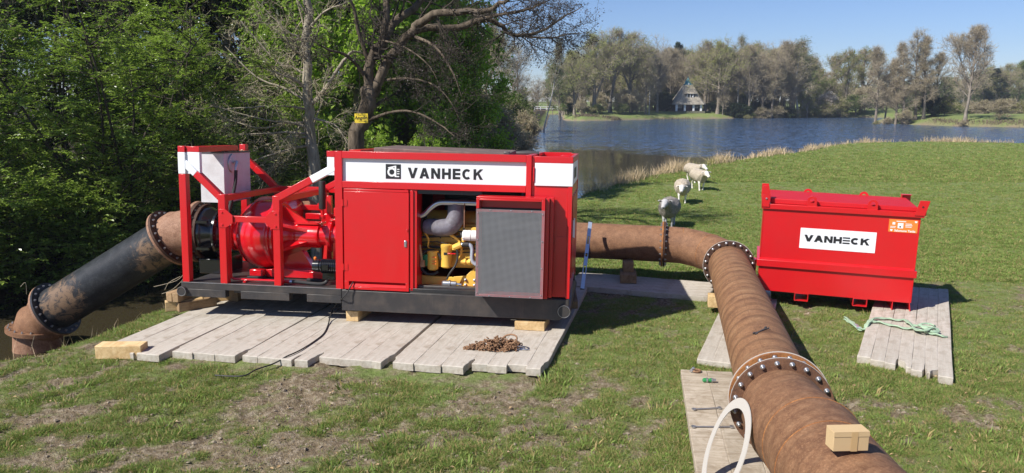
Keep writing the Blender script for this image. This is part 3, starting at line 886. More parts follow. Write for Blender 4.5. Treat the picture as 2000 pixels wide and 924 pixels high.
# red cabinet-like supports behind the shaft
MB().box(1.75, 1.83, 1.62, 1.70, .03, 1.28).build('rear_support', M['red_gloss'], U, bevel=.005)
MB().box(1.35, 2.47, 1.66, 1.74, .86, .96).build('rear_support', M['red_gloss'], U, bevel=.005)
MB().box(2.05, 2.48, .95, 1.5, .93, .96).build('belt_guard', M['red_gloss'], U, bevel=.004)
MB().box(2.10, 2.48, 1.0, 1.35, 1.0, 1.14).build('belt_guard', M['red_gloss'], U, bevel=.01)
mb = MB(); mb.path([(2.2, .95, 1.02), (2.42, .93, 1.12)], .035, 8); mb.path([(2.25, .9, .85), (2.47, .9, .93)], .04, 8); mb.build('coupling_hose', M['rubber'], U)
mb = MB(); mb.lathe([(0, .05), (.02, .056), (.44, .056), (.46, .05)], o=(1.93, .95, 1.12), ax=(0, 0, 1), n=20); mb.build('black_cylinder', M['rubber'], U)
mb = MB(); mb.lathe([(0, .05), (.05, .05), (.06, .03), (.16, .03)], o=(1.93, .95, .96), ax=(0, 0, 1), n=14); mb.build('red_adapter', M['red_gloss'], U)
# black vacuum pump
mb = MB(); mb.lathe([(2.03, .07), (2.04, .095), (2.14, .10), (2.15, .085), (2.17, .085)], o=(0, .27, .30), n=24)
MP = mb.build('vacuum_pump', M['black_gloss'], U)
mb = MB()
for k in range(9): mb.lathe([(2.17 + k * .03, .085), (2.175 + k * .03, .115), (2.19 + k * .03, .115), (2.195 + k * .03, .085)], o=(0, .27, .30), n=20)
mb.box(2.20, 2.40, .20, .34, .10, .20); mb.box(2.22, 2.32, .12, .20, .26, .34)
mb.build('cooling_fins', M['black_gloss'], MP)
mb = MB(); mb.lathe([(0, .02), (.03, .022), (.04, .012)], o=(2.06, .27, .40), ax=(0, 0, 1), n=10); mb.build('oil_cap', M['orange'], MP)
mb = MB(); mb.path(curve_pts([(2.26, .25, .16), (2.26, .23, .07), (2.20, .20, .03), (2.05, .18, .03), (1.80, .17, .05), (1.72, .16, .05)]), .028, 10); mb.build('hose', M['rubber'], U)
mb = MB(); mb.path([(1.73, .16, .05), (1.69, .16, .05)], .033, 10); mb.build('hose_clamp', M['steel'], U)
mb = MB(); mb.path([(1.70, .16, .05), (1.56, .16, .05), (1.42, .16, .055), (.76, .16, .055), (.725, .16, .075), (.72, .16, .14), (.72, .16, .86), (.70, .20, .90)], [.028, .028, .018, .018, .018, .018, .018, .018], 10); mb.build('drain_line', M['red_gloss'], U)
MB().box(.93, .97, .13, .19, .008, .036).build('pipe_clip', M['red_gloss'], U)

# enclosure -------------------------------------------------------------
def sheet(name, x0, x1, y0, y1, z0, z1, mat=rd, bv=.004, parent=U):
    return MB().box(x0, x1, y0, y1, z0, z1).build(name, mat, parent, bevel=bv)
sheet('corner_post', 2.49, 2.605, 0, .115, .003, 2.10)
sheet('corner_post', 2.49, 2.605, W - .115, W, .003, 2.10)
sheet('top_rail', 2.607, 5.375, 0.0, .10, 1.995, 2.10)
sheet('lower_rail', 2.607, 5.375, 0.0, .08, 1.555, 1.655)
sheet('middle_post', 5.377, 5.455, 0.0, .10, 1.50, 2.10)
# frame side head piece with white sleeve (left of the corner post)
sheet('white_band', 2.375, 2.488, .004, .112, 1.735, 2.008, wh)
sheet('head_block', 2.372, 2.489, 0, .115, 2.01, 2.098)
wp = sheet('white_panel', 2.60, 5.38, .045, .06, 1.65, 2.0, wh)
mb = MB(); lettering(mb, 'VANHECK', 3.605, 1.722, .155, .132, .038, .041, .045, .029)
mb.build('lettering', M['letter'], wp, smooth=0)
lg = MB().box(3.268, 3.498, .0405, .0445, 1.705, 1.922).build('logo_plate', M['letter'], wp)
mb = MB(); cx, cz = 3.362, 1.805
n = 22; o_ = [(cx + math.cos(2 * PI * i / n) * .068, cz + math.sin(2 * PI * i / n) * .068) for i in range(n)]; i_ = [(cx + math.cos(2 * PI * i / n) * .040, cz + math.sin(2 * PI * i / n) * .040) for i in range(n)]
for i in range(n):
    j = (i + 1) % n; mb.prism([o_[i], o_[j], i_[j], i_[i]], .0385, .0400)
mb.prism([(3.405, 1.732), (3.43, 1.732), (3.43, 1.90), (3.405, 1.90)], .0380, .0400)
mb.prism([(3.405, 1.732), (3.475, 1.732), (3.475, 1.748), (3.43, 1.748), (3.43, 1.740), (3.405, 1.74)], .0376, .0380)
mb.prism([(3.30, 1.872), (3.39, 1.895), (3.405, 1.895), (3.405, 1.878), (3.39, 1.876), (3.315, 1.855)], .0384, .0400)
for zz in (1.775, 1.808, 1.84): mb.box(3.442, 3.478, .0386, .0400, zz, zz + .013)
mb.build('logo', M['letter_w'], lg, smooth=0)
# closed door, left
D = sheet('door', 2.632, 3.635, -.016, .03, .135, 1.505)
sheet('door_head', 2.632, 3.628, -.013, .03, 1.508, 1.545, parent=D)
# door bottom with louvre slot
for a, c, z0, z1 in ((2.632, 2.70, .012, .134), (3.585, 3.635, .012, .134), (2.70, 3.585, .012, .052)): sheet('door_sill', a, c, -.016, .03, z0, z1, bv=.002, parent=D)
sheet('slot_back', 2.70, 3.585, .05, .06, .052, .17, M['red'], parent=D)
mb = MB(); mb.prism([(-.016, .055), (-.016, .060), (.045, .125), (.045, .12)], 2.70, 3.585, 'yz'); mb.build('slot_louvre', rd, D)
for z in (.30, 1.28):
    mb = MB(); mb.lathe([(0, .013), (.10, .013)], o=(2.622, -.022, z), ax=(0, 0, 1), n=10); mb.box(2.632, 2.69, -.024, -.017, z + .005, z + .095); mb.build('hinge', rd, D)
sheet('lock', 3.565, 3.605, -.032, -.017, .69, .79, M['steel'], .008, D)
sheet('lock_stay', 3.600, 3.628, -.03, -.017, .93, .96, rd, .004, D)
sheet('door_jamb', 3.637, 3.75, .02, .35, .03, 1.55)
sheet('door_edge', 3.655, 3.70, -.004, .019, .02, 1.54)
sheet('opening_head', 3.75, 4.72, .05, .12, 1.49, 1.553, M['black'])
sheet('opening_sill', 3.64, 4.70, -.004, .10, .004, .06, M['black'])
sheet('opening_sill', 3.74, 4.70, .10, .22, .06, .09, M['darksteel'])
# open grille door folded back, right
DX0, DX1, DY0 = 4.70, 5.69, -.30
G = sheet('grille_door', DX0, DX1, -.285, -.06, 1.475, 1.505)          # top skin
sheet('door_frame', DX0, DX0 + .045, DY0, -.06, 1.335, 1.474, parent=G); sheet('door_frame', DX1 - .048, DX1, DY0, -.06, .05, 1.474, parent=G)
sheet('door_frame', DX0 + .047, DX1 - .05, DY0, DY0 + .05, 1.452, 1.474, parent=G)
sheet('door_frame', DX0, DX0 + .045, DY0 + .012, -.06, .05, 1.333, parent=G)
sheet('door_frame', DX0 + .047, DX1 - .05, DY0 + .012, -.06, .05, .085, parent=G)
sheet('door_back', DX0 + .047, DX1 - .05, -.075, -.062, .087, 1.472, M['black'], 0, G)
sheet('slot_back', DX0 + .047, DX1 - .05, -.115, -.10, 1.34, 1.45, M['red'], 0, G)
sheet('door_flange', DX0 + .01, 5.80, -.055, -.012, .035, 1.505, bv=.003, parent=G)
sheet('door_flange', 5.692, 5.745, -.23, -.057, .04, 1.495, bv=.003, parent=G)
sheet('hinge_strip', 5.75, 5.80, -.13, -.057, .04, 1.50, bv=.003, parent=G)
# perforated sheet as crossing strips with real holes
mb = MB(); x0, x1, z0, z1 = DX0 + .004, DX1 - .010, .055, 1.325
px_ = .0166; ys0 = DY0 - .002
nx2 = int((x1 - x0) / px_); nz2 = int((z1 - z0) / px_)
for i in range(nx2 + 1):
    x = x0 + i * (x1 - x0) / nx2; mb.box(x - .0029, x + .0029, ys0, ys0 + .0015, z0, z1)
for i in range(nz2 + 1):
    z = z0 + i * (z1 - z0) / nz2; mb.box(x0, x1, ys0 + .0017, ys0 + .0032, z - .0029, z + .0029)
gr = mb.build('perforated_sheet', paint('zinc_sheet', (.30, .30, .31), .45, .3, (.2, .2, .2), metal=.3), G, smooth=0); gr['kind'] = 'stuff'
mb = MB()
for a, c, e, f_ in ((x0, x0 + .04, z0, z1), (x1 - .035, x1, z0, z1)): mb.box(a, c, ys0 + .0040, ys0 + .0060, e, f_)
for e, f_ in ((z0, z0 + .02), (z1 - .035, z1)): mb.box(x0 + .0405, x1 - .0355, ys0 + .0040, ys0 + .0060, e, f_)
mb.build('sheet_backing', rd, G, smooth=0)
for i in range(4):
    for xx in (x0 + .02, x1 - .02): put('rivet', bolt_mesh('small', 'galv'), G, (xx, ys0, z0 + .05 + i * (z1 - z0 - .1) / 3), (PI / 2, 0, 0), (.6, .6, .6))
for i in range(3):
    for zz in (z0 + .01, z1 - .01): put('rivet', bolt_mesh('small', 'galv'), G, (x0 + .2 + i * .3, ys0, zz), (PI / 2, 0, 0), (.6, .6, .6))
# right cabinet
CB = sheet('radiator_cabinet', 5.505, 5.995, .02, .06, .02, 1.66)
sheet('corner_post', 5.997, 6.055, .0, .10, .003, 1.655)
sheet('white_band', 5.505, 6.057, -.001, .06, 1.662, 1.99, wh, .003)
sheet('top_band', 5.50, 6.055, 0.0, .07, 1.995, 2.085)
sheet('cabinet_edge', 5.455, 5.503, .06, .11, .02, 2.08, M['red'])
sheet('lifting_lug', 5.48, 5.50, -.02, .05, 1.72, 1.93, rd, .004)
sheet('access_panel', 5.82, 6.05, .010, .019, .72, .92, rd, .002)
# end wall
sheet('end_panel', 6.02, 6.045, .105, W - .115, .02, 1.655)
sheet('end_band', 6.022, 6.049, .105, W - .115, 1.658, 1.99, wh)
sheet('end_rail', 6.0, 6.055, .102, W - .112, 1.995, 2.085)
sheet('corner_post', 5.94, 6.055, W - .11, W, .003, 2.085)
mb = MB()
for yy in (.35, .75, 1.15, 1.55): mb.box(6.046, 6.062, yy, yy + .22, .25, 1.5)
mb.build('louvre_panel', M['red'], U, bevel=.004)
sheet('end_lettering', 6.05, 6.053, .6, 1.3, 1.74, 1.9, M['letter'], 0)
mb = MB(); mb.path([(6.075, .2, .9), (6.075, .2, 1.15)], .012, 8); mb.path([(6.075, .5, .85), (6.075, .5, 1.15)], .012, 8); mb.build('grab_handle', M['letter_w'], U)
# rear wall, interior, roof
sheet('rear_wall', 2.607, 5.94, W - .06, W - .03, .02, 2.0)
sheet('bulkhead', 2.50, 2.53, .12, W - .12, .02, 1.995)
sheet('inner_wall', 5.30, 5.34, .12, W - .12, .02, 1.9, M['black'])
sheet('inner_wall', 3.76, 5.30, W - .16, W - .12, .02, 1.9, M['black'])
sheet('inner_wall', 3.50, 3.54, .36, W - .12, .02, 1.9, M['black'])
sheet('engine_bay_floor', 2.6, 5.95, .135, W - .13, .0, .03, M['red_dull'])
sheet('roof_skin', 2.607, 5.42, .102, W - .08, 2.02, 2.045, rd)
sheet('roof_rail', 2.607, 5.94, W - .10, W, 2.003, 2.10)
sheet('roof_rail', 5.38, 5.46, .102, W - .102, 2.05, 2.10, rd)
sheet('roof_rail', 2.62, 2.80, .30, 1.9, 2.05, 2.115, rd)
sheet('roof_well', 5.47, 5.99, .10, W - .14, 1.90, 1.93, rd)
sheet('roof_lug', 5.78, 5.92, 1.7, 1.84, 1.935, 2.06, rd)
sheet('roof_lug', 5.60, 5.63, 1.4, 1.43, 1.935, 2.02, M['galv'])
mb = MB()
for x, zt in ((2.98, 2.125), ): pass
R1 = MB().hull8([(2.99, .35, 2.05), (5.06, .35, 2.05), (5.0, 1.95, 2.05), (2.9, 1.95, 2.05), (2.99, .35, 2.155), (5.06, .35, 2.10), (5.0, 1.95, 2.125), (2.9, 1.95, 2.165)]).build('roof_cover', M['roofmat'], U, bevel=.012)
mb = MB(); mb.box(5.0, 5.09, .30, .42, 2.046, 2.135); mb.build('roof_clamp', M['darksteel'], U, bevel=.01)
mb = MB(); mb.lathe([(0, .035), (.18, .05), (.36, .03)], o=(5.12, .9, 2.10), ax=(1, .1, 0), n=12); mb.build('exhaust_cap', M['darksteel'], U)

# engine seen through the open bay
ye = M['yellow']
mb = MB(); mb.box(3.60, 4.95, .70, 1.35, .30, 1.0); mb.box(3.85, 4.85, .62, .70, .32, .62)
for k in range(6): mb.box(3.70 + k * .19, 3.84 + k * .19, .66, .70, .66, .92)
E_ = mb.build('engine_block', ye, U, bevel=.015)
mb = MB(); mb.lathe([(0, .16), (1.1, .16)], o=(3.75, .95, 1.02), n=20); mb.build('valve_cover', ye, E_)
mb = MB(); mb.path([(3.55, .60, .98), (3.7, .56, .96), (4.2, .55, .94), (4.6, .56, .92)], [.05, .045, .045, .05], 10); mb.path(curve_pts([(3.80, .5, 1.0), (3.78, .46, .92), (3.86, .44, .78), (3.85, .46, .66), (3.9, .5, .6)]), .014, 8)
mb.path(curve_pts([(4.02, .5, .86), (4.22, .46, .84), (4.36, .46, .72), (4.36, .46, .55), (4.32, .5, .48)]), .02, 8); mb.build('fuel_lines', ye, E_)
for x, z0, z1, r in ((3.93, .30, .60, .085), (4.14, .34, .70, .082)):
    mb = MB(); mb.lathe([(0, r * .7), (.02, r), (z1 - z0 - .06, r), (z1 - z0 - .05, r * 1.08), (z1 - z0, r * 1.08), (z1 - z0 + .01, r * .6)], o=(x, .45, z0), ax=(0, 0, 1), n=22)
    ft = mb.build('oil_filter', ye, E_)
for z in (.40, .44, .50): MB().box(3.93, 4.0, .363, .366, z, z + .018).build('filter_label', M['orange'], E_)
MB().box(4.115, 4.165, .366, .3685, .55, .59).build('filter_label', M['letter'], E_)
mb = MB(); mb.path(curve_pts([(3.66, .40, 1.12), (3.80, .40, 1.16), (3.90, .40, 1.26), (4.02, .40, 1.34), (4.2, .40, 1.355), (4.75, .42, 1.355)]), .042, 14); mb.build('exhaust_pipe', M['steel'], E_)
mb = MB(); mb.lathe([(0, .07), (.02, .12), (.10, .125), (.12, .08)], o=(3.66, .50, 1.0), ax=(1, .0, 0), n=20); mb.lathe([(0, .09), (.16, .11), (.2, .10)], o=(3.76, .55, .98), ax=(1, -.2, 0), n=18); mb.build('turbocharger', M['rust_dark'], E_)
mb = MB(); mb.path(curve_pts([(3.80, .46, .97), (3.92, .44, .97), (4.08, .44, .96), (4.20, .45, .99), (4.27, .48, 1.10), (4.28, .5, 1.25), (4.28, .5, 1.36)]), [.10, .11, .115, .12, .122, .124, .124, .126, .128, .13, .13, .132, .134, .135, .135, .135, .135, .135, .135, .135, .135, .135, .135, .135, .135, .135, .135, .135, .135, .135, .135, .135, .135, .135, .135, .135, .135][:37], 18); mb.build('insulated_duct', M['insul'], E_)
MB().box(4.05, 4.15, .318, .325, .93, 1.0).build('duct_patch', M['white'], E_, bevel=.003)
mb = MB(); mb.path([(4.43, .36, 1.35), (4.43, .36, .98)], .008, 6); mb.build('support_rod', M['rust_pale'], E_)
mb = MB(); mb.lathe([(0, .06), (.01, .078), (.03, .082), (.26, .082), (.27, .07)], o=(4.40, .40, .86), ax=(1, 0, 0), n=24); cn = mb.build('filter_canister', M['plasticw'], E_)
for k in range(5):
    a = math.radians(200 + k * 28); MB().box(4.402, 4.43, .40 + math.cos(a) * .081 - .006, .40 + math.cos(a) * .081 + .006, .86 + math.sin(a) * .081 - .006, .86 + math.sin(a) * .081 + .006).build('canister_rib', M['plasticw'], cn)
mb = MB(); mb.lathe([(0, .083), (.006, .083)], o=(4.53, .40, .86), n=24, ax=(1, 0, 0)); mb.build('canister_band', M['letter'], cn)
mb = MB(); mb.lathe([(0, .035), (.05, .035)], o=(4.365, .40, .87), n=14, ax=(1, 0, 0)); mb.build('canister_neck', M['rubber'], cn)
mb = MB(); mb.path(curve_pts([(4.30, .42, .69), (4.42, .40, .72), (4.50, .39, .72), (4.55, .39, .66), (4.55, .39, .50), (4.60, .39, .43), (4.70, .39, .41)]), .032, 14); mb.build('coolant_pipe', M['alu'], E_)
mb = MB(); mb.path([(4.40, .395, .72), (4.50, .39, .722)], .042, 14); mb.build('coolant_hose', M['rubber'], E_)
mb = MB(); mb.path([(4.26, .40, .66), (4.38, .40, .72)], .05, 10); mb.lathe([(0, .03), (.06, .04), (.10, .02)], o=(4.42, .40, .76), ax=(0, 0, 1), n=10); mb.box(4.24, 4.33, .38, .44, .63, .70)
mb.path([(4.36, .42, .45), (4.56, .42, .44)], .035, 10); mb.lathe([(0, .055), (.03, .055)], o=(4.42, .42, .45), n=6); mb.lathe([(0, .055), (.03, .055)], o=(4.49, .42, .45), n=6); mb.build('thermostat_housing', ye, E_)
MB().box(4.18, 4.30, .36, .38, .565, .585).build('valve_handle', M['red_gloss'], E_, bevel=.004)
mb = MB(); mb.path(curve_pts([(4.32, .38, .64), (4.33, .37, .52), (4.30, .35, .40), (4.22, .33, .28), (4.17, .33, .18)]), .016, 8); mb.build('oil_hose', M['rubber'], E_)
mb = MB(); mb.lathe([(0, .03), (.02, .045), (.10, .045), (.11, .055), (.13, .055), (.14, .04), (.22, .038)], o=(4.10, .33, .12), ax=(1, 0, 0), n=18); mb.path([(4.30, .33, .12), (4.40, .33, .11)], .018, 8); mb.path([(4.14, .33, .10), (4.14, .33, .02)], .02, 8); mb.build('hand_pump', M['steel'], E_)
MB().hull8([(3.62, .50, .04), (4.78, .50, .02), (4.78, .56, .02), (3.62, .56, .04), (3.62, .50, .20), (4.78, .50, .17), (4.78, .56, .17), (3.62, .56, .20)]).build('engine_bearer', ye, E_, bevel=.006)
mb = MB(); mb.prism([(4.25, .04), (4.80, .03), (4.80, .42), (4.62, .40), (4.44, .22), (4.25, .20)], .468, .49); pl = mb.build('mounting_plate', ye, E_, bevel=.004)
for bx, bz in ((4.44, .16), (4.44, .08), (4.58, .16), (4.58, .08)): put('bolt', bolt_mesh('acorn', 'galv'), pl, (bx, .468, bz), (PI / 2, 0, 0), (.7, .7, .7))
mb = MB(); mb.path([(3.90 + math.cos(a) * .17, .42, .42 + math.sin(a) * .19) for a in np.linspace(0.3, 2 * PI - .8, 22)], .022, 8); mb.build('black_hose', M['rubber'], E_)
mb = MB(); mb.path([(3.78, .34, .46), (3.75, .34, .70)], [.018, .014], 8); mb.build('brush_handle', M['newwood'], E_)
MB().box(3.76, 3.82, .32, .38, .36, .46).build('brush_head', M['brownwood'], E_)
mb = MB(); mb.lathe([(0, .09), (.1, .09), (.11, .03)], o=(3.84, .52, .45), ax=(0, -1, 0), n=16); mb.build('alternator', M['green'], E_)
for k, (xa, xb, za, zb, rr) in enumerate(((3.6, 4.7, .78, .80, .018), (3.62, 4.3, .62, .60, .014), (3.9, 4.7, .88, .86, .012))):
    mb = MB(); mb.path(curve_pts([(xa, .5, za), ((xa + xb) / 2, .47, (za + zb) / 2 + .04), (xb, .5, zb)]), rr, 8); mb.build('wiring_loom', M['rubber'], E_)

E_.location = (0, -.13, 0)
mb = MB()
for k in range(5): mb.path(curve_pts([(3.70 + .22 * k, .56, 1.05), (3.74 + .22 * k, .50, .98), (3.80 + .2 * k, .52, .86), (3.82 + .2 * k, .58, .78)], 4), .012, 6)
mb.build('injector_lines', M['darksteel'], E_)
mb = MB()
for k in range(3): mb.path(curve_pts([(3.62, .50, .70 - .06 * k), (4.0, .44, .74 - .07 * k), (4.3, .46, .68 - .05 * k), (4.68, .52, .72 - .06 * k)], 4), .009, 6)
mb.build('wiring_loom', M['rubber'], E_)
MB().box(3.70, 4.30, .60, .68, .70, .84).build('intake_manifold', ye, E_, bevel=.02)
# ------------------------------------------------------------------ SUCTION PIPELINE
S = empty('suction_pipe', (0, 0, 0), label='long suction pipe, black with rusted elbows, sloping from the pump into the ditch', cat='pipe')
P0 = u2w(-.262, 1.06, ZC); xd = -(RM @ Vector((1, 0, 0)))
R0 = .385
F1 = at(334, 465, 12.92); F2 = at(108, 604, 13.15)
dirb = (F2 - F1).normalized()
el = [P0, P0 + xd * .16, P0 + xd * .42 + Vector((0, 0, -.06)), F1 - dirb * .22, F1]
mb = MB(); mb.lathe([(-.055, .515), (-.002, .515)], o=P0, ax=-xd, n=48); mb.build('flange', M['rust_pale'], S)
mb = MB(); mb.path(el, [R0, R0, R0, R0, R0], 40); mb.build('upper_elbow', M['rust_pale'], S)
fl = MB().lathe([(-.05, .51), (-.012, .51)], o=F1, ax=dirb, n=48).build('flange', M['rust_dark'], S)
bolts(S, F1 - dirb * .05, -dirb, .455, 20, 'nut', 'galv')
MB().lathe([(-.010, .512), (.030, .512)], o=F1, ax=dirb, n=48).build('flange', M['rust_pale'], S)
bolts(S, F1 + dirb * .03, dirb, .455, 20, 'nut', 'galv')
bm = rust('scuffed_black_pipe', [(0.013, 0.014, 0.016), (0.020, 0.022, 0.026), (0.05, 0.052, 0.055)], sc_=3, rough=.45)
# rust bloom on the black coating
nt = bm.node_tree; b = nt.nodes.get('Principled BSDF')
lk = b.inputs['Base Color'].links[0].from_socket
tc = N(nt, "ShaderNodeTexCoord")
def blob(c, r):
    d = N(nt, "ShaderNodeVectorMath", operation='DISTANCE'); nt.links.new(tc.outputs['Object'], d.inputs[0]); d.inputs[1].default_value = c
    m_ = N(nt, "ShaderNodeMapRange"); nt.links.new(d.outputs['Value'], m_.inputs[0]); m_.inputs[1].default_value = r; m_.inputs[2].default_value = r * .35; m_.inputs[3].default_value = 0; m_.inputs[4].default_value = .5
    return m_.outputs[0]
Ba = F2.lerp(F1, .16) + Vector((0.0, -.38, .05)); Bb = F2.lerp(F1, .88) + Vector((0.05, -.36, -.12))
w_ = math2(nt, 'ADD', blob(tuple(Ba), .62), blob(tuple(Bb), .5))
w_ = math2(nt, 'MULTIPLY', w_, 1.5)
nn_ = tex(nt, 7, 8, .75, dist=1.0)
f = ramp(nt, [(0.42, 0.0), (0.70, 0.8)], math2(nt, 'MULTIPLY', math2(nt, 'ADD', w_, .30), math2(nt, 'MULTIPLY', math2(nt, 'POWER', nn_, 2.0), 2.6)))
nt.links.new(mixc(nt, f, lk, (0.22, 0.14, 0.085)), b.inputs['Base Color'])
MB().path([F1 + dirb * .03, F1.lerp(F2, .5), F2 - dirb * .03], R0 - .004, 48).build('straight_pipe', bm, S)
MB().lathe([(-.045, .50), (-.006, .50)], o=F2, ax=dirb, n=48).build('flange', M['black'], S)
bolts(S, F2 - dirb * .045, -dirb, .445, 20, 'nut', 'galv')
MB().lathe([(-.004, .50), (.035, .50)], o=F2, ax=dirb, n=48).build('flange', M['rust_pale'], S)
F3 = at(74, 641, 13.22)
dn = Vector((-.12, 0.0, -1)).normalized()
e2 = [F2 + dirb * .03, F2 + dirb * .12, F2 + dirb * .26 + Vector((0.02, 0, -.10)), F3 - dn * .08, F3]
MB().path(e2, R0, 40).build('lower_elbow', M['rust'], S)
MB().lathe([(-.035, .50), (0, .50)], o=F3, ax=dn, n=48).build('flange', M['rust'], S)
bolts(S, F3 - dn * .035, -dn, .45, 20, 'nut', 'galv')
MB().lathe([(.002, .50), (.035, .50)], o=F3, ax=dn, n=48).build('flange', M['rust'], S)
MB().path([F3 + dn * .03, F3 + dn * 1.3], R0, 40).build('inlet_pipe', M['rust_pale'], S)

# ------------------------------------------------------------------ DISCHARGE PIPELINE
DP = empty('discharge_pipe', (0, 0, 0), label='long rusted discharge pipe running from behind the pump round an elbow to the foreground', cat='pipe')
RP = .345
def axp(y): return Vector((2.922 + .2091 * (y - 9), y, .736 - .0246 * (y - 9)))
dax = (axp(12) - axp(9)).normalized()
A0 = Vector((1.05, 14.90, .77)); A1 = Vector((2.93, 14.50, .75))
dback = (A1 - A0).normalized()
EF = axp(13.08)
rb_m = rust('banded_rusted_steel', [(0.14, 0.066, 0.034), (0.26, 0.132, 0.064), (0.35, 0.205, 0.105)], axis=tuple(dax), period=.30, bands=.55, sc_=2.2)
MB().path([Vector((-2.6, 15.5, .76)), A0, A1], RP, 48).build('rear_pipe', M['rust'], DP)
MB().path([u2w(.95, 2.1, .95), Vector((-3.6, 15.4, .8)), Vector((-2.6, 15.5, .76))], RP - .01, 24).build('rear_connection', M['rust'], DP)
q = A0.lerp(A1, .24)
MB().lathe([(0, RP + .012), (.05, RP + .012)], o=q, ax=dback, n=48).build('coupling_gap', M['rubber'], DP)
for off, m_ in ((-.055, 'rust_flange'), (-.018, 'rust_dark')):
    MB().lathe([(0, .435), (.030, .435)], o=A1 + dback * off, ax=dback, n=48).build('flange', M[m_], DP)
bolts(DP, A1 + dback * .012, dback, .398, 20, 'nut', 'galv'); bolts(DP, A1 - dback * .055, -dback, .398, 20, 'nut', 'galv')
# three-cut elbow
c1 = A1 + dback * .34 + Vector((0, 0, -.01)); c3 = EF + dax * .30; c2 = (c1 + c3) / 2 + Vector((.13, .10, .0))
MB().path([A1, c1, (c1 + c2) / 2 + Vector((.03, .03, 0)), c2, (c2 + c3) / 2 + Vector((.03, .02, 0)), c3, EF], RP, 48).build('rear_elbow', M['rust'], DP)
MB().lathe([(.0, .435), (.03, .435)], o=EF, ax=dax, n=56).build('flange', M['rust_dark'], DP)
MB().lathe([(-.006, .441), (-.001, .441)], o=EF, ax=dax, n=56).build('gasket', M['gasket'], DP)
MB().lathe([(-.038, .435), (-.008, .435)], o=EF, ax=dax, n=56).build('flange', M['rust_dark'], DP)
bolts(DP, EF - dax * .038, -dax, .398, 20, 'acorn', 'galv', phase=.5)
NF = axp(6.44)
up0 = Vector((-.32, 0, .95)).normalized(); up0 = (up0 - dax * up0.dot(dax)).normalized()
MB().path([axp(12.9) + up0 * (RP + .0), axp(10) + up0 * (RP + .001), axp(6.6) + up0 * (RP + .001)], .0022, 6).build('weld_seam', M['rust'], DP)
MB().path([EF - dax * .03, axp(10), axp(8), NF + dax * .15], RP, 64).build('straight_pipe', rb_m, DP)
RF = .440
MB().lathe([(.128, RF), (.165, RF)], o=NF, ax=dax, n=72).build('flange', M['rust_flange'], DP)
MB().lathe([(.166, RF + .007), (.173, RF + .007)], o=NF, ax=dax, n=72).build('gasket', M['gasket'], DP)
MB().lathe([(.004, RP + .01), (.118, RP + .01)], o=NF, ax=dax, n=56).build('pipe_end', M['rust_dark'], DP)
MB().lathe([(-.004, RF + .003), (.003, RF + .003)], o=NF, ax=dax, n=72).build('gasket', M['gasket'], DP)
MB().lathe([(-.045, RF), (-.005, RF)], o=NF, ax=dax, n=72).build('flange', rust('brown_rusted_flange', [(0.07, .035, .022), (.13, .065, .038), (.2, .10, .055)]), DP)
bolts(DP, NF - dax * .045, -dax, .402, 20, 'acorn', 'galv', phase=.5)
bolts(DP, NF + dax * .125, -dax, .405, 20, 'acorn', 'galv', phase=.5, off=0)
bolts(DP, NF + dax * .165, dax, .402, 20, 'nut', 'galv', phase=.5)
Rn = .382
ne = [NF - dax * .04, NF - dax * .10, NF - dax * .5 + Vector((.035, 0, .0)), Vector((2.32, 5.55, .845)), Vector((2.265, 5.10, .855)), Vector((2.24, 4.60, .86)), Vector((2.27, 4.1, .86)), Vector((2.40, 3.4, .86))]
MB().path(ne, [RP, RP + .014, Rn - .01, Rn, Rn, Rn, Rn, Rn], 64).build('front_elbow', rust('mottled_rusted_steel', [(0.11, 0.050, 0.028), (0.215, 0.108, 0.055), (0.30, 0.17, 0.092)], axis=(-.2, .98, 0), period=.16, bands=.3, sc_=4), DP)

for c_, d_, r_ in ((ne[3], (ne[4] - ne[2]), Rn), (ne[4], (ne[5] - ne[3]), Rn), (c1, dback, RP), (c2, (c3 - c1), RP), (c3, -dax, RP)):
    MB().lathe([(-.007, r_ * .99), (-.003, r_ + .004), (.003, r_ + .004), (.007, r_ * .99)], o=c_, ax=d_, n=64).build('weld_bead', M['rust_flange'], DP)
# timbers below the rear pipe
bx = g(1229, 554, .1)
timber('support_block', (.30, .60, .16), (bx.x + .02, bx.y + .31, .1), (0, 0, -.12), 'brownwood', 'brown timber block lying flat under the rear pipe on the dark mat')
timber('support_block', (.20, .30, .20), (bx.x + .03, bx.y + .40, .262), (0, 0, -.1), 'brownwood', 'brown block stood upright between the rear pipe and the flat block')
timber('support_block', (.34, .22, .20), (3.42, 12.35, .1), (0, 0, -.2), 'newwood', 'pale timber wedged under the long pipe near its rear elbow')

# ------------------------------------------------------------------ MATS
MG = 'hardwood mats laid side by side under the pump'
ang = 13.1; ra = math.radians(ang)
dv = Vector((math.sin(ra), math.cos(ra), 0)); pv = Vector((math.cos(ra), -math.sin(ra), 0))
labs = ['leftmost grey mat under the pump, loose block at its front corner', 'second grey mat from the left under the open pump frame',
        'third grey mat from the left, black cable crossing its middle', 'fourth grey mat from the left, bare boards ahead of the closed door',
        'fifth grey mat from the left, between the cable and the rusty chain', 'rightmost grey mat under the pump, rusty chain lying on it']
base = Vector((-5.70, 10.13, .1))
for i in range(6):
    s = .112 * i + (.05 if i % 2 else -.03)
    loc = base + pv * (1.03 * i) + dv * s
    n = [3, 3, 4, 3, 3, 4][i]
    rs = random.Random(i + 3)
    fr_ = [rs.uniform(-.012, .012) for k in range(n)]
    if i == 5: fr_ = [-.01, -.02, .07, -.03]
    nt_ = {0: (0, .03, .25), n - 1: (.045, 0, .33)}
    if i == 2: nt_[2] = (.03, 0, .3)
    if i == 0: nt_ = {1: (.05, 0, .35)}
    mat_of_planks(loc, ang + rs.uniform(-.6, .6), n, 1.015 / n, 4.55 - .02 * i, labs[i], MG, seed=i + 1, front=fr_, notch=nt_)
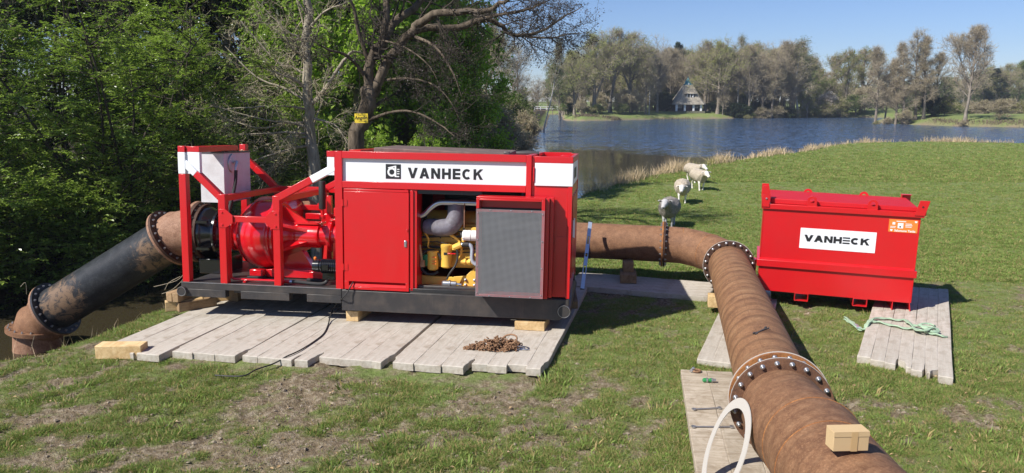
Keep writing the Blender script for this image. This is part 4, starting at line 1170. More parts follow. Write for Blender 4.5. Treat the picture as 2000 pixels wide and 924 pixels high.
# mat lying across behind the machine
rb0 = Vector((1.62, 13.72, .095))
r_, _ = mat_of_planks(rb0 + Vector((-.05, .0, 0)), 0, 5, .225, 2.62, 'dark grey mat in shade under the rear pipe', None, seed=21, notch={0: (0, 0, .3)})
r_.rotation_euler = (0, 0, -math.radians(110.5)); r_.location = Vector((1.36, 14.98, .095))
# mat below the long pipe
mat_of_planks(Vector((2.46, 9.78, .08)), 21.5, 4, .21, 3.7, 'grey mat passing under the long rusted pipe beside the red tank', None, seed=31, front=[0, -.03, -.02, 0])
# mat below the tank
mat_of_planks(Vector((4.62, 9.84, .095)), 28.6, 7, .153, 4.75, 'grey mat under the right end of the red tank, green sling across it', None, seed=41,
              front=[0.0, -.05, -.10, -.16, -.22, -.24, -.30], back=[-.5, -.4, -.1, -.02, 0, .02, .05], notch={2: (.02, 0, .3), 3: (0, .10, .26), 4: (.02, 0, .1), 5: (.09, .03, .17)})
# foreground mat, brownish
lm = wood('tan_weathered_boards', (0.30, 0.24, 0.17), (0.47, 0.40, 0.31), (0.58, 0.51, 0.41), grain=(2.2, 16, 20), vary=0.15)
M['tanwood'] = lm
mat_of_planks(Vector((1.42, 4.9, .1)), 9.3, 4, .30, 4.5, 'tan mat in the foreground with spanners and a shackle on it', None, seed=51, back=[.0, .0, -.12, -.02], wm='tanwood')

# ------------------------------------------------------------------ TIMBERS BELOW THE PUMP
BG = 'sawn timbers packed under the pump skid'
def beam(x0, y0, x1, y1, w, z0, h, mat, label, group=BG, drop=None):
    a = Vector((x0, y0, z0)); c = Vector((x1, y1, z0 if drop is None else drop)); d = c - a; L_ = d.length
    mb = MB().box(-w / 2, w / 2, 0, L_, 0, h)
    o = mb.build('timber_beam', M[mat], bevel=.007, smooth=30)
    o.location = a; o.rotation_euler = (math.asin((c.z - a.z) / L_), 0, math.atan2(-d.x, d.y))
    return tag(o, label, 'timber', group)
p = g(688, 628, .1)
beam(p.x, p.y, p.x + .42, p.y + 1.9, .20, .102, .165, 'newwood', 'pale timber under the middle of the skid, left of the closed door')
p = g(1034, 646, .1)
beam(p.x, p.y, p.x + .10, p.y + .45, .45, .102, .125, 'newwood', 'broad pale timber under the right end of the skid, behind the chain')
p = g(1140, 594, .1)
beam(1.03, 12.2, 1.06, 13.0, .10, .102, .12, 'brownwood', 'short brown timber stub in shade behind the right end of the skid')
# left stack: two beams on two cross blocks
p = g(331, 617, .30); e = dv * 1.9
a = Vector((-5.52, 12.0, .30))
beam(a.x, a.y, a.x + .50, a.y + 2.0, .105, .272, .15, 'brownwood', 'weathered upper beam at the far left under the skid')
beam(a.x + .112, a.y - .03, a.x + .612, a.y + 1.97, .105, .270, .153, 'brownwood', 'inner upper beam beside the far left one under the skid')
beam(a.x - .10, a.y + .06, a.x + .42, a.y + .30, .14, .104, .162, 'newwood', 'pale cross block below the front ends of the two upper beams')
beam(a.x + .12, a.y + .02, a.x + .58, a.y + .42, .12, .104, .15, 'brownwood', 'reddish cross block lying against the two upper beams')
beam(a.x + .22, a.y + .66, a.x + 1.0, a.y + .9, .15, .104, .162, 'newwood', 'pale cross block halfway under the two upper beams')
beam(a.x + .80, a.y + .65, a.x + 1.35, a.y + 2.4, .16, .104, .30, 'brownwood', 'brown timber standing on edge under the left part of the skid')
# loose block in front
p = g(234, 699, 0.03)
LB = timber('timber_block', (.62, .22, .19), (p.x - .03, p.y + .13, .0), (0, 0, .02), 'newwood', 'loose pale timber block on the grass at the left mat corner')

# ------------------------------------------------------------------ RED TANK
TK = empty('fuel_tank', (4.19, 12.77, .12), Matrix.Rotation(math.radians(-17.5), 3, 'Z').to_euler(), 'red steel tank with a white name plate and orange sticker beside the long pipe', 'tank')
TK.rotation_euler = (Matrix.Rotation(math.radians(-17.5), 3, 'Z') @ Matrix.Rotation(.021, 3, 'Y')).to_euler()
TD = 1.2
def ts(name, *a, mat=rd, bv=.005, parent=TK): return MB().box(*a).build(name, mat, parent, bevel=bv)
MB().hull8([(.0, .0, .16), (2.365, .0, .16), (2.365, TD, .16), (0, TD, .16), (.0, 0, 1.58), (2.375, 0, 1.58), (2.375, TD, 1.58), (0, TD, 1.58)]).build('body', rd, TK, bevel=.006)
ts('top_rim', -.035, 2.42, -.035, TD + .035, 1.565, 1.65)
ts('waist_band', -.045, 2.405, -.04, TD + .04, .585, .70)
mb = MB(); mb.prism([(-.04, .70), (0.0, .70), (0.0, .73)], 0.0, 2.36, 'yz'); mb.build('waist_band', rd, TK)
for x_ in (0.0, 2.37): MB().path([(x_, 0, .17), (x_, 0, 1.56)], .007, 6).build('weld_bead', rd, TK)
LD = MB().hull8([(.10, .06, 1.652), (2.33, .06, 1.652), (2.33, TD - .05, 1.652), (.10, TD - .05, 1.652), (.10, .06, 1.735), (2.33, .06, 1.715), (2.33, TD - .05, 1.745), (.10, TD - .05, 1.765)]).build('lid', M['red_dull'], TK, bevel=.008)
mb = MB(); mb.box(-.04, -.028, -.05, .09, 1.60, 1.93); mb.box(-.027, .085, -.05, -.038, 1.60, 1.80); mb.prism([(-.027, 1.80), (.085, 1.80), (.06, 1.95), (-.04, 1.95)], -.05, -.038); mb.box(-.027, .06, -.037, .09, 1.92, 1.932); mb.build('corner_lug', rd, TK, bevel=.003)
put('bolt', bolt_mesh('small', 'galv'), TK, (.03, -.051, 1.74), (PI / 2, 0, 0))
mb = MB(); mb.prism([(2.27, 1.60), (2.42, 1.60), (2.475, 1.84), (2.33, 1.84)], -.05, -.038); mb.box(2.425, 2.44, -.037, .09, 1.60, 1.75); mb.build('corner_lug', rd, TK, bevel=.003)
put('hole', bolt_mesh('small', 'letter'), TK, (2.38, -.051, 1.74), (PI / 2, 0, 0), (1, 1, .3))
mb = MB(); mb.box(2.26, 2.42, TD + .036, TD + .048, 1.64, 1.80); mb.box(2.26, 2.42, TD - .06, TD + .035, 1.79, 1.80); mb.box(2.26, 2.27, TD - .06, TD + .035, 1.65, 1.789); mb.build('corner_lug', rd, TK, bevel=.003)
mb = MB(); mb.box(-.04, .08, TD + .036, TD + .048, 1.60, 1.86); mb.build('corner_lug', rd, TK, bevel=.003)
for x, y in ((.745, -.025), (1.66, -.025), (.745, TD - .08), (1.66, TD - .08)):
    mb = MB(); pts = []
    z0 = 1.645; n = 12
    o_ = [(x - .075, z0)] + [(x + math.cos(PI - PI * i / n) * .075, z0 + .095 + math.sin(PI * i / n) * .075) for i in range(n + 1)] + [(x + .075, z0)]
    i_ = [(x - .034, z0 + .06)] + [(x + math.cos(PI - PI * i / n) * .036, z0 + .095 + math.sin(PI * i / n) * .036) for i in range(n + 1)] + [(x + .034, z0 + .06)]
    for k in range(len(o_) - 1): mb.prism([o_[k], o_[k + 1], i_[k + 1], i_[k]], y, y + .02)
    mb.prism([(x - .075, z0), (x - .034, z0 + .06), (x + .034, z0 + .06), (x + .075, z0)], y, y + .02)
    mb.build('lifting_eye', rd, TK)
for x0, x1 in ((.60, .82), (1.51, 1.73)):
    mb = MB(); y0, y1 = .0, TD + .02; z0, z1, t = .03, .165, .012
    mb.box(x0, x1, y0, y1, z1 - t, z1); mb.box(x0, x1, y0, y1, z0, z0 + t); mb.box(x0, x0 + t, y0, y1, z0 + t, z1 - t); mb.box(x1 - t, x1, y0, y1, z0 + t, z1 - t)
    mb.build('forklift_pocket', rd, TK, bevel=.002)
for x0, x1, fl in ((2.10, 2.33, .055), (.02, .24, -.055)):
    mb = MB(); t = .012
    a, c = (x0, x1 + fl) if fl > 0 else (x0 + fl, x1)
    mb.box(a, c, .0, TD + .02, -.01, .004); mb.prism([(x0, .004), (x0 + t, .004), (x0 + t, .158), (x0, .158)], 0, TD + .02)
    if fl > 0: mb.prism([(x1 + fl - t, .004), (x1 + fl, .004), (x1 + .03, .158), (x1 + .015, .158)], 0, TD + .02)
    mb.build('foot', rd, TK, bevel=.002)
ts('foot_extension', 2.30, 2.66, TD - .12, TD + .02, -.004, .02)
ts('side_step', -.16, -.046, .3, .5, .20, .62)
SP = ts('name_plate', .607, 1.762, -.004, 0, .94, 1.28, mat=wh, bv=0)
mb = MB(); lettering(mb, 'VANHECK', .672, 1.058, .112, .127, .038, -.0068, -.0042, .013, flatE=True); mb.build('lettering', M['letter'], SP, smooth=0)
ST = ts('sticker', 1.925, 2.345, -.004, 0, 1.31, 1.515, mat=M['orange'], bv=0)
ts('sticker_panel', 2.055, 2.135, -.006, -.0042, 1.375, 1.46, mat=M['letter_w'], bv=0, parent=ST)
ts('sticker_mark', 2.08, 2.103, -.0075, -.0062, 1.388, 1.411, mat=M['letter'], bv=0, parent=ST)
text_mesh('sticker_text', 'Salomons Tanks', .047, M['letter_w'], ST, (2.165, -.0045, 1.335), bold=.0012)
mb = MB(); mb.prism([(1.948, 1.35), (1.96, 1.355), (1.968, 1.348), (1.976, 1.355), (1.988, 1.35), (1.985, 1.335), (1.968, 1.32), (1.951, 1.335)], -.006, -.0042); mb.prism([(2.295, 1.50), (2.305, 1.505), (2.313, 1.498), (2.321, 1.505), (2.333, 1.50), (2.33, 1.485), (2.313, 1.47), (2.296, 1.485)], -.006, -.0042); mb.box(1.975, 2.015, -.006, -.0042, 1.43, 1.47); mb.build('sticker_icons', M['letter_w'], ST)
for k in range(2): ts('sticker_line', 1.948, 2.03 - .008 * k, -.0055, -.0042, 1.395 - k * .018, 1.403 - k * .018, mat=M['letter_w'], bv=0, parent=ST)
for k in range(3): ts('sticker_line', 2.165, 2.255 + .012 * (k % 2), -.0055, -.0042, 1.445 - k * .024, 1.455 - k * .024, mat=M['letter_w'], bv=0, parent=ST)
ts('sticker_line', 2.03, 2.17, -.0055, -.0042, 1.48, 1.492, mat=M['letter_w'], bv=0, parent=ST)

# ------------------------------------------------------------------ SMALL THINGS
# white gasket ring leaning on the pipe
def ring_prism(name, ro, ri, t, mat, nseg=64):
    mb = MB(); mb.lathe([(-t / 2, ri), (-t / 2, ro), (t / 2, ro), (t / 2, ri)], ax=(0, 0, 1), n=nseg, closed=True)
    return mb.build(name, mat)
GR = ring_prism('gasket_ring', .46, .368, .007, M['gasket'])
nn0 = Vector((.88, -.05, -.33)).normalized(); up = (Vector((0, 0, 1)) - nn0 * nn0.z).normalized(); hv_ = up.cross(nn0); hv_ = (hv_ - up * hv_.dot(up)).normalized(); nv = hv_.cross(up)
mrot = Matrix((hv_, up, nv)).transposed()
GR.location = Vector((1.815, 6.12, .105 + .46 * up.z))
GR.rotation_euler = mrot.to_euler()
tag(GR, 'large flat white gasket ring leaning against the rusted pipe in the foreground', 'gasket')
for k in range(20):
    a = 2 * PI * k / 20
    mb = MB(); mb.lathe([(0, .011), (.0012, .011)], o=(math.cos(a) * .415, math.sin(a) * .415, .0036), ax=(0, 0, 1), n=8); mb.build('bolt_hole', M['letter'], GR)
# carton
pc = g(1661, 883, 1.262)
CT = empty('carton', (pc.x, pc.y + .06, pc.z + .003), (0.0, 0, .05), 'small brown cardboard box standing on top of the foreground pipe', 'box')
MB().box(-.115, .115, -.055, .055, 0, .128).build('box_body', M['card'], CT, bevel=.003)
mb = MB(); mb.hull8([(-.1155, -.058, .098), (.1155, -.058, .098), (.1155, -.0555, .098), (-.1155, -.0555, .098), (-.1155, -.058, .130), (.1155, -.058, .130), (.1155, -.0555, .130), (-.1155, -.0555, .130)]); mb.box(-.1155, .1155, -.058, .055, .1295, .1315); mb.build('box_lid', M['card'], CT)
MB().box(-.002, .040, -.0592, -.0582, .0, .1305).build('tape', M['tape'], CT)
# spanners
def spanner(loc, rot, L_, label, mat='galv', group='open-ended spanners lying about'):
    mb = MB(); mb.box(-L_ / 2 + .025, L_ / 2 - .025, -.008, .008, 0, .008)
    for sx in (-1, 1):
        n = 12; r0, r1 = .026, .013; cx = sx * (L_ / 2 - .012)
        o_ = []; i_ = []
        for k in range(n + 1):
            a = math.radians(35 + 290 * k / n) if sx > 0 else math.radians(215 + 290 * k / n)
            o_.append((cx + math.cos(a) * r0, math.sin(a) * r0)); i_.append((cx + math.cos(a) * r1, math.sin(a) * r1))
        for k in range(n): mb.prism([o_[k], o_[k + 1], i_[k + 1], i_[k]], -.001, .011, 'xy')
    o = mb.build('spanner', M[mat], smooth=30); o.location = loc; o.rotation_euler = rot
    return tag(o, label, 'spanner', group)
a = g(1353, 800, .11); c = g(1408, 797, .11); spanner((a + c) / 2, (0, 0, math.atan2((c - a).y, (c - a).x)), (c - a).length, 'short spanner on the tan mat, nearer the shackle')
a = g(1352, 834, .11); c = g(1432, 834, .11); spanner((a + c) / 2, (0, 0, 0), (c - a).length, 'long thin spanner on the tan mat, nearer the white gasket')
ps = g(1487, 638, 1.16); qd = (ps.y - 9); cen = axp(ps.y)
ang_ = math.asin(max(-1, min(1, (ps.x - cen.x) / RP)))
sp = spanner(Vector((cen.x + (RP + .003) * math.sin(ang_), ps.y, cen.z + (RP + .004) * math.cos(ang_))), (0.02, ang_, .55), .20, 'grey spanner resting on top of the long rusted pipe', 'darksteel')
# shackle
a = g(1357, 726, .1)
SH = empty('shackle', (a.x, a.y, .112), (0, 0, -.5), 'rusty bow shackle on the far end of the tan mat', 'shackle')
mb = MB(); mb.path([(.02 + math.cos(t) * .05, math.sin(t) * .045, .006) for t in np.linspace(-2.3, 2.3, 16)], .013, 8); mb.build('bow', M['rust_chain'], SH)
mb = MB(); mb.path([(-.03, -.06, .006), (-.03, .06, .006)], [.015, .015], 8); mb.lathe([(0, .026), (.02, .026)], o=(-.03, -.045, .006), ax=(0, 1, 0), n=10); mb.lathe([(0, .026), (.02, .026)], o=(-.03, .03, .006), ax=(0, 1, 0), n=10); mb.build('pin', M['steel'], SH)
a = g(1384, 747, .1)
HC = empty('hose_coupling', (a.x, a.y, .128), (0, 0, -.08), 'green and silver threaded coupling lying on the tan mat', 'coupling')
mb = MB(); mb.lathe([(-.075, .010), (-.07, .018), (-.06, .026), (-.03, .027), (-.028, .022), (.015, .022), (.017, .027), (.03, .027)], n=14); mb.build('green_body', M['green'], HC)
mb = MB(); mb.lathe([(-.03, .0285), (-.012, .0285)], n=14); mb.lathe([(.03, .028), (.05, .028)], n=6); mb.lathe([(.05, .02), (.085, .02)], n=12); mb.build('steel_rings', M['galv'], HC)

# spirit level leaning against the rear pipe
pa = g(1133, 571, .1); pa = Vector((1.27, 13.52, .1)); pb = at(1153, 433, 14.22)
LV = empty('spirit_level', pa, label='long aluminium spirit level leaning against the rear pipe beside the pump', cat='spirit level')
d = (pb - pa); LL = d.length; q = d.to_track_quat('Z', 'Y'); LV.rotation_euler = q.to_euler()
LV.rotation_euler = (q @ Vector((0, 0, 1)).rotation_difference(Vector((0, 0, 1)))).to_euler()
mb = MB(); w2 = .034; t2 = .012
cuts = [(.02, .36), (.40, .70), (.80, LL - .13), (LL - .10, LL - .02)]
sl = [(.42, .54, .018), (.72, .78, .018), (.92 * LL - .28, .92 * LL - .16, .018)]
zed = [0.0, .30, .46, LL * .5 - .035, LL * .5 + .035, LL * .66, LL * .66 + .16, LL]
for i in range(len(zed) - 1):
    if i in (1, 3, 5):
        mb.box(-w2, -w2 + .014, -t2, t2, zed[i], zed[i + 1]); mb.box(w2 - .014, w2, -t2, t2, zed[i], zed[i + 1])
    else: mb.box(-w2, w2, -t2, t2, zed[i], zed[i + 1])
mb.build('bar', M['alu'], LV)
mb = MB(); mb.box(-w2 - .002, w2 + .002, -t2 - .003, t2 + .003, -.012, .012); mb.box(-w2 - .002, w2 + .002, -t2 - .003, t2 + .003, LL - .012, LL + .006); mb.build('end_cap', M['rubber'], LV)
mb = MB(); mb.path([(-.018, 0, LL * .5), (.018, 0, LL * .5)], .007, 8); mb.build('vial', M['signyellow'], LV)
mb = MB(); mb.path([(-.018, 0, LL * .9), (.018, 0, LL * .9)], .006, 8); mb.build('vial', M['letter'], LV)
z_ax = d.normalized(); x_ax = Vector((1, .15, 0)); x_ax = (x_ax - z_ax * x_ax.dot(z_ax)).normalized(); y_ax = z_ax.cross(x_ax)
LV.rotation_euler = Matrix((x_ax, y_ax, z_ax)).transposed().to_euler()

# chain heap
ch0 = g(968, 682, .1)
CH = empty('chain_heap', (ch0.x, ch0.y, .1), label='heap of rusty lifting chain with a big oval ring on the mats', cat='chain')
rs = random.Random(9)
def link_pts(c, e, s, el=.026, ew=.016, n=10):
    out = []
    for k in range(n):
        t = 2 * PI * k / n
        v = Vector((math.cos(t) * el, math.sin(t) * ew, 0)) * s; v.rotate(e); out.append(Vector(c) + v)
    return out
from mathutils import Euler
mb = MB()
for k in range(260):
    t = rs.random()
    x = -.40 + .72 * t + rs.uniform(-.03, .03)
    wd = .02 + .13 * math.sin(min(1, t * 1.1) * PI * .72)
    y = rs.uniform(-1, 1) * wd + .03 * t
    z = .014 + rs.random() ** 1.2 * max(.0, .18 * math.sin(min(1, t * 1.05) * PI * .8)) * (1 - (abs(y) / max(wd, .02)) * .6)
    mb.path(link_pts((x, y, z), Euler((rs.uniform(-1.5, 1.5), rs.uniform(-.7, .7), rs.uniform(0, 6.3))), 1.15), .0072, 5, closed=True)
o = mb.build('chain_links', M['rust_chain'], CH, smooth=50); o['kind'] = 'stuff'
mb = MB()
mb.path(link_pts((.19, -.03, .15), Euler((1.02, -.25, -.62)), 1, .13, .068, 20), .0125, 8, closed=True); mb.build('oval_ring', M['rust_chain'], CH, smooth=50)
mb = MB(); mb.path(link_pts((.27, -.03, .06), Euler((.4, .3, .9)), 1, .075, .04, 16), .012, 8, closed=True); mb.build('joining_ring', M['rust_chain'], CH, smooth=50)
mb = MB(); mb.path(link_pts((.34, -.05, .03), Euler((1.2, .1, .2)), 1, .055, .028, 12), .009, 6, closed=True); mb.path([(.33, -.03, .02), (.42, -.06, .014), (.47, -.05, .012)], [.012, .010, .004], 6); mb.build('hook', M['steel'], CH, smooth=50)

# black cable from the door slot over the mats to the grass
cp = [u2w(2.77, .03, .14), u2w(2.745, -.05, .07), u2w(2.70, -.07, -.02), u2w(2.62, -.08, -.12)]
for q in ((655, 596, .30), (645, 618, .16), (641, 634, .115), (632, 652, .113), (612, 668, .112), (590, 682, .115), (574, 690, .118), (560, 696, .115), (545, 705, .075), (530, 712, .055), (500, 722, .05), (480, 733, .05), (455, 735, .045), (420, 733, .04)): cp.append(g(*q))
mb = MB(); mb.path(curve_pts(cp, 4), .010, 7); tag(mb.build('cable', M['rubber']), 'black cable hanging from the door slot and trailing over the mats to the grass', 'cable')

# green lifting sling
gm_ = paint('pale_green_webbing', (0.34, 0.47, 0.33), .8, .6, (.24, .30, .22), dscale=20, spec=.2, bumpy=.3)
SG = empty('lifting_sling', g(1750, 632, .1), label='crumpled pale green lifting sling across the mat in front of the tank', cat='sling')
o0 = SG.location
def sling(pts, w, nm, m_=gm_):
    P = curve_pts([g(x, y, z) - o0 for x, y, z in pts], 5)
    mb = MB(); n = len(P); vs = []
    for i, p in enumerate(P):
        t = (P[min(i + 1, n - 1)] - P[max(i - 1, 0)]).normalized(); s_ = t.cross(Vector((0, 0, 1)))
        if s_.length < .1: s_ = Vector((0, 1, 0))
        s_.normalize(); a = .35 * math.sin(i * .9) + .3; s_ = (s_ * math.cos(a) + Vector((0, 0, 1)) * math.sin(a)); u_ = t.cross(s_).normalized()
        ww = 1.2 * w * (1 + .18 * math.sin(i * 1.7))
        b0 = len(mb.v)
        for cx_, cy_ in ((-1, -.35), (0, -.6), (1, -.35), (1, .35), (0, .5), (-1, .35)): mb.v.append(tuple(p + s_ * cx_ * ww / 2 + u_ * cy_ * .024))
        if i: 
            for j in range(6): mb.f.append((b0 - 6 + j, b0 - 6 + (j + 1) % 6, b0 + (j + 1) % 6, b0 + j))
    mb.f.append(tuple(range(6))); mb.f.append(tuple(len(mb.v) - 6 + j for j in range(6)))
    return mb.build(nm, m_, SG, smooth=60)
sling([(1650, 624, .04), (1658, 628, .03), (1672, 636, .03), (1682, 643, .04), (1690, 641, .08), (1696, 630, .13), (1708, 622, .13), (1730, 622, .125), (1752, 625, .12), (1768, 625, .13), (1776, 632, .13), (1790, 636, .14), (1806, 637, .15), (1822, 640, .15), (1834, 644, .13)], .05, 'upper_strap')
sling([(1652, 620, .04), (1664, 630, .05), (1676, 642, .03), (1688, 644, .04), (1694, 634, .1), (1702, 628, .125), (1720, 630, .12), (1745, 636, .12), (1768, 641, .12), (1788, 642, .13), (1806, 648, .13), (1822, 652, .12), (1840, 656, .12), (1848, 660, .08), (1855, 666, .03)], .055, 'lower_strap')
sling([(1776, 630, .14), (1790, 644, .15), (1804, 646, .17), (1820, 641, .18), (1832, 646, .14), (1822, 648, .15), (1806, 640, .16), (1796, 634, .17), (1812, 632, .18), (1826, 637, .17)], .045, 'knot')
sling([(1672, 634, .05), (1678, 640, .06)], .05, 'label', M['alu'])

# ------------------------------------------------------------------ SHEEP (one continuous surface each, from a distance field)
def surface_nets(F, lo, cell):
    """F: scalar grid, negative inside. returns verts, quads"""
    s = F < 0
    nx, ny, nz = F.shape
    c = np.zeros((nx - 1, ny - 1, nz - 1), int); P = np.zeros((nx - 1, ny - 1, nz - 1, 3)); 
    base = np.stack(np.meshgrid(np.arange(nx - 1), np.arange(ny - 1), np.arange(nz - 1), indexing='ij'), -1).astype(float)
    corners = [(i, j, k) for i in (0, 1) for j in (0, 1) for k in (0, 1)]
    for a in corners:
        for d in range(3):
            if a[d] == 0:
                b_ = list(a); b_[d] = 1
                fa = F[a[0]:nx - 1 + a[0], a[1]:ny - 1 + a[1], a[2]:nz - 1 + a[2]]; fb = F[b_[0]:nx - 1 + b_[0], b_[1]:ny - 1 + b_[1], b_[2]:nz - 1 + b_[2]]
                x = (fa < 0) != (fb < 0)
                with np.errstate(divide='ignore', invalid='ignore'): t = np.where(x, fa / (fa - fb), 0)
                c += x
                for e in range(3): P[..., e] += np.where(x, (t if e == d else a[e]), 0)
    act = c > 0
    idx = -np.ones(act.shape, int); idx[act] = np.arange(act.sum())
    V = (base[act] + P[act] / c[act][:, None]) * cell + np.array(lo)
    Q = []
    for d in range(3):
        a = [slice(None)] * 3; b_ = [slice(None)] * 3
        a[d] = slice(0, -1); b_[d] = slice(1, None)
        s0 = s[tuple(a)]; s1 = s[tuple(b_)]
        ch = np.argwhere(s0 != s1)
        e, f_ = [(1, 2), (2, 0), (0, 1)][d]
        ok = (ch[:, e] > 0) & (ch[:, f_] > 0) & (ch[:, e] < F.shape[e] - 1) & (ch[:, f_] < F.shape[f_] - 1)
        ch = ch[ok]
        def I(de, df):
            q = ch.copy(); q[:, e] -= de; q[:, f_] -= df
            return idx[q[:, 0], q[:, 1], q[:, 2]]
        q = np.stack([I(1, 1), I(0, 1), I(0, 0), I(1, 0)], 1)
        fl = s1[ch[:, 0], ch[:, 1], ch[:, 2]]
        q[fl] = q[fl][:, ::-1]
        Q.append(q)
    return V, np.concatenate(Q)

wool, nt, b = newmat('sheep_coat')
a1 = N(nt, "ShaderNodeAttribute"); a1.attribute_name = 'tint'
wn1 = tex(nt, 28, 5, .7)
wc = ramp(nt, [(0.3, (0.30, 0.25, 0.19)), (0.6, (0.50, 0.44, 0.36)), (0.8, (0.60, 0.54, 0.45))], wn1)
c = mixc(nt, a1.outputs['Fac'], wc, (0.74, 0.70, 0.64))
nt.links.new(c, b.inputs['Base Color']); b.inputs['Roughness'].default_value = .95; b.inputs['Specular IOR Level'].default_value = .1
bump(nt, b, wn1, .9, .02)
wool2, nt, b = newmat('grey_sheep_coat')
a1 = N(nt, "ShaderNodeAttribute"); a1.attribute_name = 'tint'
wn1 = tex(nt, 28, 5, .7)
wc = ramp(nt, [(0.3, (0.15, 0.13, 0.11)), (0.6, (0.31, 0.28, 0.25)), (0.8, (0.42, 0.39, 0.35))], wn1)
c = mixc(nt, a1.outputs['Fac'], wc, (0.45, 0.44, 0.44))
nt.links.new(c, b.inputs['Base Color']); b.inputs['Roughness'].default_value = .95; b.inputs['Specular IOR Level'].default_value = .1
bump(nt, b, wn1, .9, .02)

def make_sheep(loc, rz, label, step=(0.0, 0, 0, 0), head=(0.0, 0.0), mat=None, drop=0.0, k=1.0):
    """faces -Y before rotation; z up; withers about .74 m"""
    cell = .0135
    lo = np.array([-.34, -.86, -.01]); hi = np.array([.34, .62, .98])
    n = ((hi - lo) / cell).astype(int)
    X, Y, Z = np.meshgrid(*[lo[i] + cell * np.arange(n[i]) for i in range(3)], indexing='ij')
    def ell(c, r, rx=0.0):
        x = X - c[0]; y = Y - c[1]; z = Z - c[2]
        if rx: y, z = y * math.cos(rx) + z * math.sin(rx), -y * math.sin(rx) + z * math.cos(rx)
        q = np.sqrt((x / r[0]) ** 2 + (y / r[1]) ** 2 + (z / r[2]) ** 2)
        return (q - 1) * min(r)
    def cap(p, q, r0, r1):
        p = np.array(p); q = np.array(q); d = q - p; L2 = d @ d
        t = np.clip(((X - p[0]) * d[0] + (Y - p[1]) * d[1] + (Z - p[2]) * d[2]) / L2, 0, 1)
        return np.sqrt((X - p[0] - t * d[0]) ** 2 + (Y - p[1] - t * d[1]) ** 2 + (Z - p[2] - t * d[2]) ** 2) - (r0 + (r1 - r0) * t)
    def sm(a, b_, k_): 
        h = np.clip(.5 + .5 * (b_ - a) / k_, 0, 1); return b_ * (1 - h) + a * h - k_ * h * (1 - h)
    body = ell((0, .08, .535), (.275, .42, .235))
    body = sm(body, ell((0, -.20, .52), (.245, .21, .24)), .08)
    body = sm(body, ell((0, .34, .55), (.26, .19, .22)), .08)
    hz = .74 + head[1]; hx = head[0]
    neck = cap((0, -.28, .58), (hx * .5, -.50, hz - .03), .165, .115)
    body = sm(body, neck, .09)
    nz = (vnoise(X * 16 + 3, Y * 16 + Z * 13, 5) - .5) * .030 + (vnoise(X * 34 + Z * 20, Y * 34, 8) - .5) * .010
    wool_d = body + nz
    # head: skull, cheeks, muzzle
    hc = np.array([hx, -.56, hz]); mz = hc + np.array([hx * .6, -.155, -.115])
    hd = cap(hc, mz, .085, .050)
    hd = sm(hd, ell(tuple(hc + [0, -.02, -.04]), (.078, .085, .08)), .04)
    hd = sm(hd, ell(tuple(mz + [0, -.02, 0]), (.048, .045, .040)), .02)
    for sx in (-1, 1):
        hd = np.maximum(hd, -(np.sqrt((X - mz[0] - sx * .02) ** 2 + (Y - mz[1] + .062) ** 2 + (Z - mz[2] - .005) ** 2) - .010))
        ear = ell((hc[0] + sx * .125, hc[1] + .02, hc[2] + .025), (.07, .018, .028))
        hd = sm(hd, ear, .02)
    legs = np.full(X.shape, 9.)
    for i, (sx, y0) in enumerate(((-1, -.22), (1, -.22), (-1, .34), (1, .34))):
        st = step[i]; x = sx * .105; xf = sx * .10
        if i < 2:
            kn = (x, y0 - st * .5 - .01, .27); ft = (xf, y0 - st, .035)
            if st > 0.05: kn = (x, y0 - st * .7, .29)
            L = sm(cap((x, y0, .45), kn, .060, .036), cap(kn, ft, .034, .024), .02)
        else:
            kn = (x, y0 - .05 - st * .3, .36); hk = (x, y0 + .07 - st * .6, .235); ft = (xf, y0 + .03 - st, .035)
            L = sm(sm(cap((x, y0 - .02, .48), kn, .09, .062), cap(kn, hk, .055, .032), .03), cap(hk, ft, .031, .024), .02)
        hoof = cap((ft[0], ft[1] - .012, .022), (ft[0], ft[1] + .0, .05), .032, .026)
        L = sm(L, hoof, .015)
        legs = np.minimum(legs, L)
    tail = cap((0, .50, .60), (0, .55, .36), .04, .03)
    wool_d = sm(wool_d, tail, .04)
    skin = np.minimum(hd, legs)
    F = sm(wool_d, skin, .02)
    V, Q = surface_nets(F, lo, cell)
    # which region does a vertex belong to
    ii = np.clip(((V - lo) / cell).round().astype(int), 0, n - 1)
    wv = wool_d[ii[:, 0], ii[:, 1], ii[:, 2]]; sv = skin[ii[:, 0], ii[:, 1], ii[:, 2]]
    tint = sstep(-.006, .012, wv - sv)
    me = fast_mesh('sheep_body', V, Q, mat or wool, smooth=True, tint=tint)
    root = empty('sheep', loc, (0, 0, rz), label, 'sheep', 'sheep walking over the meadow')
    root.scale = (k, k, k)
    put('body', me, root)
    mbk = M['black_gloss']
    mb = MB()
    for sx in (-1, 1): mb.lathe([(-.012, .0001), (-.008, .008), (0, .012), (.008, .008), (.012, .0001)], o=(hc[0] + sx * .066, hc[1] - .062, hc[2] + .012), ax=(sx, -.5, 0), n=10)
    mb.build('eyes', mbk, root)
    dk = M['twig_dark']
    mb = MB(); mb.path([(mz[0] - .028, mz[1] - .064, mz[2] + .012), (mz[0], mz[1] - .070, mz[2] - .002), (mz[0] + .028, mz[1] - .064, mz[2] + .012)], .007, 6); mb.path([(mz[0] - .03, mz[1] - .052, mz[2] - .022), (mz[0], mz[1] - .062, mz[2] - .024), (mz[0] + .03, mz[1] - .052, mz[2] - .022)], .003, 5); mb.build('nose', dk, root)
    for sx in (-1, 1):
        mb = MB(); mb.lathe([(0, .0001), (.01, .016), (.05, .014), (.07, .0001)], o=(hc[0] + sx * .085, hc[1] + .004, hc[2] + .026), ax=(sx, -.05, 0), n=8); mb.build('inner_ear', dk, root)
    return root

